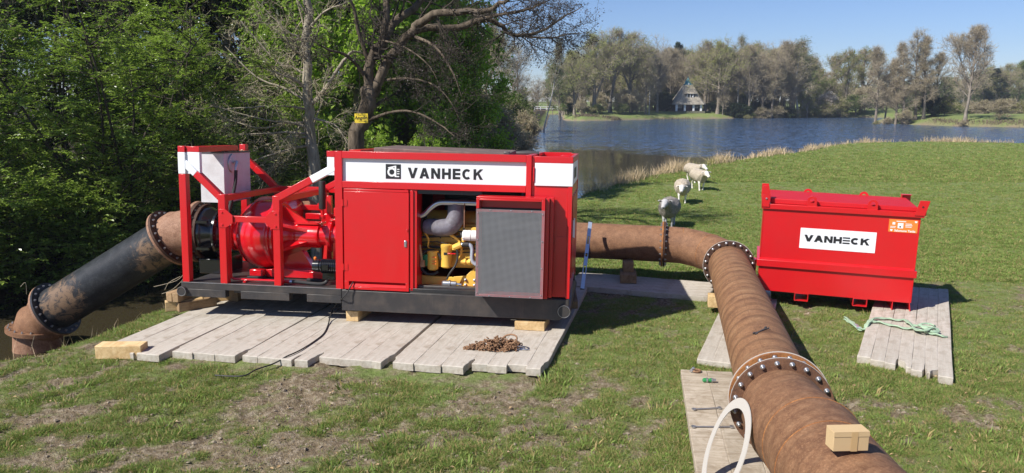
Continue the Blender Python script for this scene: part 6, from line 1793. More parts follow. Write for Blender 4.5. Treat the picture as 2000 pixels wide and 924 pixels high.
for (x, y, s, rz, lab) in ((-3.2, 27.0, .95, 1.4, 'bright green tree right of the oak trunk'), (-1.5, 29, .72, 2.9, 'lower bright green tree nearer the lake'), (-6.6, 26.5, .85, 4.0, 'bright green tree left of the oak trunk'), (-4.4, 23.4, .36, .7, 'green bush at the foot of the oak'), (-2.5, 24.0, .38, 3.3, 'green bush right of the oak foot'), (-4.2, 32, 1.1, 5.0, 'taller green tree behind the oak crown')):
    c = copy_tree(gl, (x, y, gz(x, y) - .1), rz, (s, s, s)); c['label'] = lab

# leafy hornbeam hedge across the ditch: stems with flat sprays of leaves
def hedge_bush(seed, H, spread, nspray, face=(0.25, -1.0)):
    rng = np.random.RandomState(seed)
    stems = []; brs = []; sp = []; sd_ = []
    for i in range(9):
        a = rng.uniform(0, 2 * PI); r = rng.uniform(0, .5)
        P, R = branch(rng, (math.cos(a) * r, math.sin(a) * r * .6, -.3), (math.cos(a) * .3, math.sin(a) * .25 - .12, 1), H * rng.uniform(.6, 1.0), rng.uniform(.035, .07), .012, 10, .09, .01)
        stems.append((P, R, 6))
        for j in range(22):
            t = rng.uniform(.04, .98); p, dd = interp(P, np.array([t])); az = rng.normal(-PI / 2, 1.25)
            L = spread * rng.uniform(.45, 1.05) * (1.1 - .55 * t)
            P1, R1 = branch(rng, p[0], (math.cos(az), math.sin(az), rng.uniform(.0, .7)), L, .016, .004, 7, .12, -.03)
            brs.append((P1, R1, 4))
            m = int(nspray / (9 * 22)) + 1
            tt = rng.uniform(.15, 1.0, m); q, dq = interp(P1, tt); dq /= np.linalg.norm(dq, axis=1)[:, None] + 1e-9
            dq = dq * .8 + rng.normal(size=(m, 3)) * .55; dq[:, 2] *= .55; dq /= np.linalg.norm(dq, axis=1)[:, None]
            sp.append(q); sd_.append(dq)
    sp = np.concatenate(sp); sd_ = np.concatenate(sd_); n = len(sp)
    # every spray: a twig with leaves in two rows, lying nearly flat
    SL = rng.uniform(.22, .50, (n, 1)); tw = slivers(sp, sd_ * SL, .006, rng)
    kk = 13; t = np.tile(np.linspace(.05, 1.0, kk), n)[:, None]; I = np.repeat(np.arange(n), kk)
    side = np.tile(np.where(np.arange(kk) % 2, 1., -1.), n)[:, None]
    d = sd_[I]; s = np.cross(d, np.array([0, 0, 1.]) + rng.normal(size=(len(I), 3)) * .12); s /= np.linalg.norm(s, axis=1)[:, None] + 1e-9
    P = sp[I] + d * SL[I] * t
    ax = d * .55 + s * side * .85 + rng.normal(size=(len(I), 3)) * .22; ax[:, 2] -= .12; ax /= np.linalg.norm(ax, axis=1)[:, None]
    up = np.cross(ax, s * side); up = np.cross(ax, np.cross(np.array([0, 0, 1.]) + rng.normal(size=(len(I), 3)) * .30, ax)); up /= np.linalg.norm(up, axis=1)[:, None] + 1e-9
    lat = np.cross(ax, up); sz = rng.uniform(.052, .098, (len(I), 1))
    base = P; tip = P + ax * sz - up * sz * .1; l = P + ax * sz * .45 + lat * sz * .30 + up * sz * .08; r = P + ax * sz * .45 - lat * sz * .30 + up * sz * .08
    V = np.stack([base, r, tip, l], 1).reshape(-1, 3); o = (np.arange(len(I)) * 4)[:, None]
    F = np.concatenate([o + np.array([[0, 1, 2]]), o + np.array([[0, 2, 3]])])
    outer = np.clip((np.tile(np.linspace(0, 1, kk), n)) * .5 + np.repeat(rng.uniform(-.05, .45, n), kk), 0, 1)  # tint rises from the inner leaves to the spray tip, plus a random offset
    return stems + brs, tw, (V, F, np.repeat(outer, 4))
GH = 'leafy hornbeams along the ditch'
hb = []
for i, seed in enumerate((31, 32, 33)):
    st, tw, lf = hedge_bush(seed, 7.6, 2.5, 2800)
    r = empty('hornbeam_bush', label='x', cat='bush', group=GH)
    V, F = tubes(st)
    put('stems', fast_mesh('stems', V, F, M['twig_dark'], smooth=True), r)
    put('twigs', fast_mesh('twigs', tw[0], tw[1], M['twig_brown']), r)
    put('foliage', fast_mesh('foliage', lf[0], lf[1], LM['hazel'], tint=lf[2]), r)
    hb.append(r)
def low_hedge():
    st, tw, lf = hedge_bush(34, 3.0, 1.9, 2400)
    r = empty('hornbeam_bush', label='x', cat='bush', group=GH)
    V, F = tubes(st)
    put('stems', fast_mesh('stems', V, F, M['twig_dark'], smooth=True), r); put('twigs', fast_mesh('twigs', tw[0], tw[1], M['twig_brown']), r)
    put('foliage', fast_mesh('foliage', lf[0], lf[1], LM['hazel'], tint=lf[2]), r); hb.append(r)
low_hedge()
spots = [(-11.9, 15.6, 3, 1.0, 0, 'low hornbeam dipping to the ditch above the pipe inlet'), (-10.6, 17.7, 3, 1.05, .3, 'low hornbeam dipping to the ditch behind the black pipe'), (-9.1, 20.0, 3, 1.0, -.3, 'low hornbeam dipping to the ditch left of the frame post'), (-7.3, 22.3, 3, 1.0, .2, 'low hornbeam dipping to the ditch behind the pump casing'), (-5.0, 24.3, 3, .9, .1, 'low hornbeam at the ditch behind the closed enclosure'),
         (-12.6, 17.4, 0, 1.0, 0, 'leafy hornbeam at the left picture edge above the pipe inlet'), (-10.2, 19.3, 1, 1.02, .1, 'leafy hornbeam above the middle of the black suction pipe'), (-8.3, 21.4, 2, 1.0, -.1, 'leafy hornbeam just left of the pump frame post'),
         (-11.6, 21.5, 2, 1.1, .3, 'taller hornbeam behind the leafy front row'), (-14.6, 20.5, 0, 1.25, -.2, 'taller hornbeam back left behind the front row'), (-6.6, 23.6, 0, .62, .2, 'low leafy hornbeam behind the oil tank of the pump'), (-9.4, 24.8, 1, 1.0, .5, 'hornbeam in the dark behind the frame post')]
done = set()
for x, y, k_, s, rz, lab in spots:
    if k_ in done: o = copy_tree(hb[k_], (x, y, gz(x, y)), rz, (s, s, s))
    else: o = hb[k_]; o.location = (x, y, gz(x, y)); o.rotation_euler = (0, 0, rz); o.scale = (s, s, s); done.add(k_)
    o['label'] = lab

# thin bare tree with long pale side branches (left of the oak)
def custom_tree(name, label, cat, group, limbs, bark, twig, seed, ntw, ltw, wtw, levels=(7, .5), leaf=None, nl=0, ls=.05, extra2=1.6, sides=9, droop=0.0, twmin=.15, tout=.7, limb_sub=None):
    """limbs: list of (points, radii, sub-branch count, sub length)"""
    rng = np.random.RandomState(seed)
    big = []; tp = []; td = []
    sub = []
    for pts, rad, ns, sl in limbs:
        P = np.array([tuple(p) for p in curve_pts(pts, 4)]); R = np.interp(np.linspace(0, 1, len(P)), np.linspace(0, 1, len(rad)), rad)
        P = P + (np.stack([fbm(np.arange(len(P)) * .7, np.full(len(P), seed + j * 9.), 2, 3) for j in range(3)], 1) - .5) * min(.12, R.mean() * 1.2)
        big.append((P, R, sides if R[0] > .05 else 6))
        for j in range(ns):
            t = rng.uniform(.12, 1.0); q, dq = interp(P, np.array([t])); dq = dq[0] / np.linalg.norm(dq[0])
            e = rng.normal(size=3); e -= dq * (e @ dq); e /= np.linalg.norm(e); a = math.radians(rng.uniform(25, 75))
            L = sl * rng.uniform(.5, 1.2); r0 = max(.006, float(np.interp(t, np.linspace(0, 1, len(R)), R)) * rng.uniform(.25, .45)); r0 = min(r0, .035)
            P1, R1 = branch(rng, q[0], dq * math.cos(a) + e * math.sin(a), L, r0, .005, 8, .16, .02 - droop * .08)
            sub.append((P1, R1, 5))
            for k_ in range(levels[0]):
                t2 = rng.uniform(.2, 1); q2, d2 = interp(P1, np.array([t2])); d2 = d2[0] / np.linalg.norm(d2[0])
                v = d2 * .8 + rng.normal(size=3) * .5; P2, R2 = branch(rng, q2[0], v, L * levels[1] * rng.uniform(.4, 1.1), r0 * .45, .003, 6, .18, -droop * .05)
                sub.append((P2, R2, 3))
                tt = rng.uniform(twmin, 1, ntw); w0, wd = interp(P2, tt); wd /= np.linalg.norm(wd, axis=1)[:, None] + 1e-9
                dv_ = wd * .7 + rng.normal(size=(ntw, 3)) * tout; dv_[:, 2] -= droop; dv_ /= np.linalg.norm(dv_, axis=1)[:, None]
                tp.append(w0); td.append(dv_ * ltw * rng.uniform(.4, 1.2, (ntw, 1)))
    tp = np.concatenate(tp); td = np.concatenate(td); n = len(tp); m = int(n * extra2); k_ = rng.randint(0, n, m)
    p2 = tp[k_] + td[k_] * rng.uniform(.2, .95, (m, 1)); d2 = td[k_] * .5 + rng.normal(size=(m, 3)) * ltw * .35; d2[:, 2] -= droop * .2 * ltw
    d2 *= .7
    V1, F1_ = slivers(tp, td, wtw, rng); V2, F2_ = slivers(p2, d2, wtw * .7, rng)
    r = empty(name, label=label, cat=cat, group=group)
    V, F = tubes(big); put('trunk', fast_mesh('trunk', V, F, bark, smooth=True), r)
    V, F = tubes(sub); put('branches', fast_mesh('branches', V, F, bark if wtw > .02 else twig, smooth=True), r)
    put('twigs', fast_mesh('twigs', np.concatenate([V1, V2]), np.concatenate([F1_, F2_ + len(V1)]), twig), r)
    if nl:
        ap = np.concatenate([tp + td, p2 + d2]); kk = rng.randint(0, len(ap), nl)
        Vl, Fl, tl = leaves(ap[kk] + rng.normal(size=(nl, 3)) * ls * .6, ls, rng, flat=.1)
        put('buds', fast_mesh('buds', Vl, Fl, leaf, tint=tl), r)
    return r
def A(px, py, Y): return at(px, py, Y)
Y1 = 20.5
gb = gz(A(607, 300, Y1).x, Y1)
lim = [([Vector((A(612, 300, Y1).x, Y1, gb - .2)), A(612, 320, Y1), A(607, 260, Y1), A(602, 170, Y1 - .1), A(598, 90, Y1), A(601, 20, Y1), A(596, -70, Y1), A(600, -160, Y1)], [.20, .16, .14, .125, .115, .10, .085, .06], 14, 1.5),
       ([A(606, 205, Y1), A(630, 180, Y1 - .3), A(665, 130, Y1 - .4), A(690, 100, Y1 - .3), A(720, 112, Y1)], [.07, .055, .045, .03, .012], 7, .9)]
rs = np.random.RandomState(5)
for (x0, y0, x1, y1, x2, y2) in ((606, 250, 520, 235, 410, 205), (604, 200, 500, 150, 440, 90), (603, 215, 530, 208, 440, 212), (602, 150, 540, 120, 470, 40), (605, 240, 500, 250, 400, 215), (601, 90, 560, 60, 500, 0), (606, 270, 560, 270, 470, 300), (600, 60, 640, 20, 690, 0), (604, 180, 560, 150, 500, 128), (607, 285, 540, 300, 440, 330), (601, 120, 570, 95, 540, 30), (603, 230, 660, 250, 690, 300), (605, 262, 510, 262, 455, 262)):
    d1 = rs.uniform(-.9, .2); lim.append(([A(x0, y0, Y1), A((x0 + x1) / 2, (y0 + y1) / 2 - 4, Y1 + d1 * .5), A(x1, y1, Y1 + d1), A(x2, y2, Y1 + d1 * 1.6)], [.042, .033, .024, .010], 9, .75))
custom_tree('bare_tree', 'thin straight bare tree with long pale side branches left of the oak', 'tree', None, lim, M['bark_pale'], M['twig_pale'], 61, 5, .34, .008, levels=(3, .55), leaf=LM['brownbud'], nl=1800, ls=.045, droop=.05)
# more bare brush in front of the dark wood, around the frame
for i, (px_, Yb, Hh, lab) in enumerate(((450, 20.5, 4.2, 'tangled bare bush behind the oil tank'), (540, 21.5, 3.6, 'tangled bare bush at the foot of the thin bare tree'), (430, 25.5, 7.5, 'tall leafless bush next to the leafy hornbeams'))):
    bxx = px2w(px_, Yb); z0 = gz(bxx, Yb)
    rs = np.random.RandomState(100 + i); lim = []
    for q in range(8):
        a_ = rs.uniform(0, 6.28); w_ = Hh * .33
        lim.append(([Vector((bxx + math.cos(a_) * .15, Yb + math.sin(a_) * .15, z0 - .1)), Vector((bxx + math.cos(a_) * w_ * .35, Yb + math.sin(a_) * w_ * .3, z0 + Hh * .35)), Vector((bxx + math.cos(a_) * w_ * .8, Yb + math.sin(a_) * w_ * .6, z0 + Hh * rs.uniform(.55, .8))), Vector((bxx + math.cos(a_) * w_ * 1.3, Yb + math.sin(a_) * w_, z0 + Hh * rs.uniform(.7, 1.0)))], [.035, .025, .015, .005], 5, Hh * .22))
    custom_tree('bare_bush', lab, 'bush', 'bare bushes behind the pump', lim, M['bark_pale'] if i % 2 else M['twig_brown'], M['twig_pale'] if i % 2 == 0 else M['twig_brown'], 200 + i, 5, .35, .008, levels=(3, .5), droop=.04, leaf=LM['maple'] if i == 9 else LM['brownbud'], nl=1500 if i == 9 else 1200, ls=.05)

# the oak with the yellow sign
Y2 = 20.0
gb = gz(A(700, 290, Y2).x, Y2)
a_ = A(697, 300, Y2)
def Q(l): return [A(x, y, Y2 + (e[0] if e else 0)) for x, y, *e in l]
L_ = [([Vector((a_.x - .05, Y2, gb - .3)), Vector((a_.x - .03, Y2, gb + .5))] + Q([(698, 285), (707, 235), (717, 196), (719, 178)]), [.30, .235, .205, .195, .195, .18], 0, 1),
      (Q([(718, 190), (720, 134), (733, 100), (744, 78), (752, 30), (757, -30, .3), (760, -100, .5)]), [.14, .125, .115, .105, .09, .07, .04], 14, 1.5),
      (Q([(733, 110), (756, 62, .4), (777, 40, .6), (814, 7, .8), (850, -40, 1.0)]), [.13, .125, .11, .09, .04], 10, 1.4),
      (Q([(722, 192), (738, 160), (757, 124), (784, 80), (805, 58), (817, 47)]), [.14, .13, .12, .115, .105, .10], 4, 1.2),
      (Q([(817, 47), (838, 32, -.3), (861, 25, -.5), (901, 22, -.8), (955, 18, -1.1), (985, 3, -1.3), (1020, -20, -1.5)]), [.105, .10, .09, .078, .06, .045, .02], 16, 1.3),
      (Q([(810, 60), (827, 54, .2), (868, 55, .3), (908, 50, .4), (935, 38, .5), (975, 47, .6), (992, 65, .7), (1029, 69, .8), (1056, 60, .9), (1096, 37, 1.0), (1136, 13, 1.1)]), [.10, .095, .085, .08, .068, .06, .055, .045, .036, .025, .010], 26, 1.1),
      (Q([(935, 38, .5), (975, 28, .2), (1010, 24, 0), (1050, 10, -.2), (1090, -10, -.3)]), [.05, .045, .035, .025, .01], 14, 1.0),
      (Q([(992, 65, .7), (1040, 72, .3), (1080, 74, .1), (1110, 66, 0), (1146, 64, 0)]), [.035, .03, .024, .016, .006], 14, .8),
      (Q([(811, 72), (844, 87, -.6), (871, 117, -.9), (888, 151, -1.1), (901, 188, -1.2)]), [.045, .036, .028, .02, .008], 9, .8),
      (Q([(754, 156), (801, 153, -.5), (851, 168, -.8), (881, 201, -1.0), (900, 240, -1.2)]), [.036, .03, .024, .017, .008], 9, .8),
      (Q([(719, 215), (735, 205, .1), (750, 196, .3)]), [.07, .05, .03], 3, .6),
      (Q([(716, 236), (767, 218, -.5), (817, 221, -.8), (861, 245, -1.0), (890, 268, -1.2)]), [.05, .036, .028, .02, .008], 8, .9),
      (Q([(714, 150), (680, 110, -.4), (640, 96, -.8), (600, 70, -1.0)]), [.05, .04, .026, .008], 8, .9),
      (Q([(722, 130), (700, 60, -.2), (690, 10, -.4), (660, -40, -.6)]), [.06, .05, .036, .012], 10, 1.0),
      (Q([(744, 78), (790, 92, -.4), (840, 130, -.7), (862, 178, -.8)]), [.03, .024, .016, .006], 8, .8)]
custom_tree('oak_tree', 'gnarled oak bearing a yellow sign, its limb reaching right over the lake', 'tree', None, L_, M['bark_oak'], M['twig_dark'], 71, 6, .30, .008, levels=(5, .5), leaf=LM['catkin'], nl=15000, ls=.045, sides=12, droop=.06)
# hazel shoots with new leaves round the oak trunk
# sign
sp0 = A(705.5, 231, Y2 - .33)
SN = empty('tree_sign', sp0, (0, 0, -.03), 'small yellow sign nailed to the oak trunk', 'sign')
MB().box(-.17, .17, 0, .004, -.118, .118).build('sign_plate', M['signyellow'], SN)
text_mesh('sign_text', 'Angeln', .115, M['letter'], SN, (0, -.001, .008), bold=.003)
text_mesh('sign_text', 'Privatgewässer', .040, M['letter'], SN, (0, -.001, .082))
text_mesh('sign_text', 'verboten', .050, M['letter'], SN, (.02, -.001, -.072))

# ------------------------------------------------------------------ THATCHED HOUSE
hy = 201.0; hx = px2w(1342, hy); hz = gz(hx, hy)
th, nt, b = newmat('grey_thatch')
tn = tex(nt, 1.0, 6, .7, vscale=(3, 3, .7)); c = ramp(nt, [(0.3, (.20, .175, .14)), (.7, (.44, .395, .325))], tn); nt.links.new(c, b.inputs['Base Color']); b.inputs['Roughness'].default_value = 1; bump(nt, b, tn, .6, .1)
hw = 3.85; s_ = 194 / 1500.
HS = empty('thatched_house', (hx, hy, hz), (0, 0, .0), 'small thatched garden house with white pillars and a blue roof ornament on the far shore', 'house')
zb = at(1342, 218, hy).z - hz
e0 = at(1342, 203.5, hy - hw).z - hz; e1_ = at(1342, 166, hy).z - hz
MB().box(-hw + .6, hw - .6, -hw + 1.6, hw - .6, -.5, e0 + .3).build('wall', paint('dark_recess_wall', (.05, .04, .038), .8, .2), HS)  # wall coloured dark to draw the shaded recess behind the pillars
MB().box(-hw + .1, hw - .1, -hw + .1, hw - .1, -.6, .15).build('floor_slab', paint('mossy_stone', (.16, .15, .10), .9, .4), HS)
for px_ in (-3.45, -1.35, .85, 2.75): MB().box(px_ - .20, px_ + .28, -hw + .35, -hw + .8, .152, e0 + .2).build('pillar', wh, HS, bevel=.02)
MB().box(-.72, .62, -hw + 1.45, -hw + 1.58, .16, 2.2).build('door', paint('brown_door', (.10, .04, .035), .6, .1), HS)
for px_ in (-2.35, 1.75): 
    w_ = MB().box(px_ - .55, px_ + .55, -hw + 1.5, -hw + 1.59, .9, 1.95).build('window', M['white'], HS)
    MB().box(px_ - .48, px_ + .48, -hw + 1.46, -hw + 1.49, .97, 1.88).build('pane', M['black_gloss'], w_)
prof = [(4.05, e0 - .10), (4.0, e0 + .12), (3.35, e0 + 1.0), (2.75, e0 + 2.0), (2.15, e0 + 3.05), (1.6, e0 + 4.1), (1.15, e1_ - .05), (1.05, e1_)]
mb = MB(); n8 = 0
for r_h, z_ in prof:
    c_ = r_h * .82
    ring = [(-r_h, -c_), (-c_, -r_h), (c_, -r_h), (r_h, -c_), (r_h, c_), (c_, r_h), (-c_, r_h), (-r_h, c_)]
    mb.v += [(x, y, z_) for x, y in ring]
for i in range(len(prof) - 1):
    for j in range(8): mb.f.append((i * 8 + j, i * 8 + (j + 1) % 8, i * 8 + 8 + (j + 1) % 8, i * 8 + 8 + j))
mb.f.append(tuple(range((len(prof) - 1) * 8, len(prof) * 8))); mb.f.append(tuple(reversed(range(8))))
RFo = mb.build('roof', th, HS, smooth=25)
dz = at(1342, 191.5, hy - 2.9).z - hz
mb = MB(); mb.hull8([(-1.5, -3.2, dz + 1.05), (1.65, -3.2, dz + 1.05), (1.4, -1.2, dz + 1.3), (-1.2, -1.2, dz + 1.3), (-1.3, -3.1, dz + 1.35), (1.45, -3.1, dz + 1.35), (1.2, -1.2, dz + 1.9), (-1.0, -1.2, dz + 1.9)]); mb.build('dormer_roof', th, HS)
DM = MB().box(-1.1, 1.2, -2.95, -1.6, dz + .1, dz + 1.1).build('dormer', paint('dark_dormer', (.03, .03, .03), .6, .1), HS)
for xx in (-.75, .05, .75): MB().box(xx - .06, xx + .06, -2.99, -2.96, dz + .12, dz + 1.0).build('window_bar', wh, DM)
MB().box(.55, .85, -3.0, -2.97, dz + .15, dz + .5).build('window_pane', wh, DM)
blu = paint('blue_green_copper', (.02, .16, .24), .5, .3, (.05, .25, .25))
mb = MB(); mb.box(-.95, .95, -.95, .95, e1_, e1_ + .25); mb.lathe([(0, .75), (.3, .85), (.6, .5), (.9, .6), (1.15, .35), (1.5, .12), (1.9, .02)], o=(0, 0, e1_ + .25), ax=(0, 0, 1), n=8)
for a in range(4): mb.box(.62 * math.cos(a * PI / 2 + .78) * 1.2 - .12, .62 * math.cos(a * PI / 2 + .78) * 1.2 + .12, .62 * math.sin(a * PI / 2 + .78) * 1.2 - .12, .62 * math.sin(a * PI / 2 + .78) * 1.2 + .12, e1_ + .25, e1_ + .95)
mb.build('roof_ornament', blu, HS)
MB().box(-.14, .14, -1.02, -.96, e1_ + .1, e1_ + .4).build('ornament_crest', wh, HS)
# jetty posts
for i in range(9):
    px_ = 1288 + i * 5.2; p = g(px_, 231.5, -.9)
    o = MB().lathe([(0, .07), (1.2 + .2 * (i % 3), .07)], o=(0, 0, -.5), ax=(0, 0, 1), n=6).build('jetty_post', M['twig_dark'], None)
    o.location = (p.x, p.y - 1.0, -.9); tag(o, 'dark post in the water by the thatched house, %s from the left' % nth(i + 1), 'post', 'posts in the water before the thatched house')
# footbridge at the end of the canal
fb = at(1118, 209, 243)
BR = empty('footbridge', (13, 243, .1), label='low white railed footbridge across the end of the canal', cat='bridge')
MB().box(-6, 7, -.6, .6, .3, .55).build('deck', M['twig_brown'], BR)
for z in (.95, 1.5): MB().box(-6, 7, -.62, -.55, z, z + .12).build('rail', M['white'], BR)
for k in range(8): MB().box(-6 + k * 1.8, -5.85 + k * 1.8, -.64, -.52, .5, 1.62).build('railing_post', M['white'], BR)

# ------------------------------------------------------------------ DRY REEDS along the bank
def reeds(name, pts, n, hmin, hmax, wid, spread, seed, mat=LM['straw'], lean=.35, clump=1.0):
    rng = np.random.RandomState(seed)
    P = np.array(pts, float); seg = np.linalg.norm(np.diff(P, axis=0), axis=1); cum = np.concatenate([[0], np.cumsum(seg)])
    u = rng.uniform(0, cum[-1], n)
    cl = vnoise(u * clump, u * 0, seed); keep = rng.uniform(size=n) < np.clip((cl - .25) * 2.2, .06, 1)
    u = u[keep]; cl = cl[keep]; n = len(u)
    x = np.interp(u, cum, P[:, 0]); y = np.interp(u, cum, P[:, 1])
    x += rng.normal(size=n) * spread; y += rng.normal(size=n) * spread
    z = ground_z(x, y)
    h = rng.uniform(hmin, hmax, n) * (.55 + .8 * cl)
    d = rng.normal(size=(n, 3)) * lean; d[:, 2] = 1; d /= np.linalg.norm(d, axis=1)[:, None]
    base = np.stack([x, y, z - .03], 1); w = wid
    s = np.cross(d, rng.normal(size=(n, 3))); s /= np.linalg.norm(s, axis=1)[:, None]
    mid = base + d * h[:, None] * .55; out = rng.normal(size=(n, 3)) * .25; out[:, 2] = -.1
    tip = mid + (d + out) * h[:, None] * .45
    V = np.stack([base - s * w, base + s * w, mid + s * w * .7, mid - s * w * .7, tip], 1).reshape(-1, 3)
    o = (np.arange(n) * 5)[:, None]
    F = np.concatenate([o + np.array([[0, 1, 2]]), o + np.array([[0, 2, 3]]), o + np.array([[3, 2, 4]])])
    t = np.repeat(np.clip(rng.normal(.5, .25, n), 0, 1), 5)
    ob = put(name, fast_mesh(name, V, F, mat, tint=t)); ob['kind'] = 'stuff'; return ob
bank = [(2.9, 30.2), (4.4, 33.0), (5.8, 35.4), (9.2, 40.2), (12.3, 44.7), (15.8, 49.4), (20.5, 54.4), (24.8, 60.8), (28.8, 65.2)]
reeds('dry_reeds', bank[:5], 9500, .28, .78, .010, .34, 3, clump=.9)
reeds('dry_reeds', bank[4:] + [(35.6, 67), (42, 65)], 9000, .25, .60, .016, .4, 4, clump=.55)
reeds('dry_reeds', [(44, 64.2), (52, 61.4), (66, 56.4)], 4000, .2, .45, .016, .25, 5, clump=.5)
reeds('green_reeds', [(8.6, 39.8), (11, 42.8), (12, 44.2)], 1200, .3, .6, .012, .3, 6, mat=LM['lime'])
reeds('far_reeds', [(14, 173), (24, 177), (36, 186), (45, 190)], 2500, .3, .7, .04, .5, 7, clump=.3, mat=M['twig_brown'])
reeds('far_reeds', [(74, 158), (75.5, 148), (78, 136), (86, 130), (100, 122)], 2500, .2, .6, .04, .5, 8, clump=.4, mat=M['twig_brown'])
reeds('ditch_grass', [(-10.2, 8.0), (-8.6, 9.3), (-7.4, 10.3), (-6.85, 10.8), (-6.6, 11.5), (-6.4, 12.3), (-6.1, 13.4)], 1300, .12, .42, .004, .18, 9, clump=1.5)
reeds('ditch_grass', [(-10.2, 8.0), (-8.6, 9.3), (-7.4, 10.3), (-6.85, 10.8)], 900, .10, .3, .004, .16, 10, clump=1.5, mat=LM['fresh'])
# leaning dead twigs over the ditch water
mb = MB()
for pts in (((300, 560), (318, 556), (345, 548), (360, 535)), ((322, 566), (330, 552), (352, 540)), ((316, 574), (336, 566), (352, 552), (362, 540)), ((40, 560), (50, 552), (52, 575)), ((60, 685), (66, 660), (67, 655))):
    mb.path(curve_pts([at(x, y, 12.6 if y > 530 else 12.6) for x, y in pts], 3), .004, 4)
tag(mb.build('dead_stems', M['twig_pale']), kind='stuff')

# ------------------------------------------------------------------ GRASS
def tuft(seed, n, h, w, spread, mats, lean=.5):
    rng = np.random.RandomState(seed)
    a = rng.uniform(0, 2 * PI, n); r = spread * np.sqrt(rng.uniform(size=n))
    base = np.stack([np.cos(a) * r, np.sin(a) * r, np.full(n, -.01)], 1)
    hh = h * rng.uniform(.45, 1.2, n)
    d = np.stack([np.cos(a + rng.normal(size=n) * .8) * lean * rng.uniform(.2, 1.3, n), np.sin(a + rng.normal(size=n) * .8) * lean * rng.uniform(.2, 1.3, n), np.ones(n)], 1)
    d /= np.linalg.norm(d, axis=1)[:, None]
    s = np.cross(d, rng.normal(size=(n, 3))); s /= np.linalg.norm(s, axis=1)[:, None]
    mid = base + d * hh[:, None] * .5; bend = d.copy(); bend[:, 2] *= .35; bend /= np.linalg.norm(bend, axis=1)[:, None]
    tip = mid + (d * .4 + bend * .6) * hh[:, None] * .5
    V = np.stack([base - s * w, base + s * w, mid + s * w * .8, mid - s * w * .8, tip], 1).reshape(-1, 3)
    o = (np.arange(n) * 5)[:, None]
    F = np.concatenate([o + np.array([[0, 1, 2]]), o + np.array([[0, 2, 3]]), o + np.array([[3, 2, 4]])])
    mi = np.tile((rng.uniform(size=n) < .24).astype(int), 3)
    me = fast_mesh('grass_tuft', V, F, mats, mi=mi, tint=np.repeat(np.clip(rng.normal(.5, .3, n), 0, 1), 5))
    return bpy.data.objects.new('grass_tuft', me)
gl1 = leafmat('grass_blade', (0.18, 0.27, 0.070), .3, vary=.45, rough=.6, spec=.25)
gl2 = leafmat('dry_grass_blade', (0.32, 0.26, 0.13), .2, vary=.3, rough=.8, spec=.1)
tc_ = bpy.data.collections.new('tufts_near'); 
for i in range(5): tc_.objects.link(tuft(300 + i, 30, .030 + .008 * i, .0020, .065, [gl1, gl2], 1.1))
tc2 = bpy.data.collections.new('tufts_far')
for i in range(4): tc2.objects.link(tuft(320 + i, 22, .060 + .01 * i, .006, .12, [gl1, gl2], .6))

def in_quad(x, y, q):
    r = np.ones(x.shape, bool)
    for i in range(4):
        (x0, y0), (x1, y1) = q[i], q[(i + 1) % 4]
        r &= ((x1 - x0) * (y - y0) - (y1 - y0) * (x - x0)) >= 0
    return r
def quad_of(loc, ang_deg, w, l):
    a = math.radians(ang_deg); d = Vector((math.sin(a), math.cos(a))); p = Vector((math.cos(a), -math.sin(a))); o = Vector((loc[0], loc[1]))
    return [tuple(o), tuple(o + p * w), tuple(o + p * w + d * l), tuple(o + d * l)]
covered = [quad_of((-5.62, 10.18), 13.1, 6.1, 5.1), quad_of((2.50, 9.84), 21.5, .78, 3.6), quad_of((4.66, 9.92), 28.6, .98, 4.7), quad_of((1.45, 4.9), 9.3, 1.14, 4.42), [(1.55, 13.78), (3.7, 12.98), (4.05, 13.95), (1.4, 14.9)], quad_of((-5.95, 10.2), 0, .56, .24)]

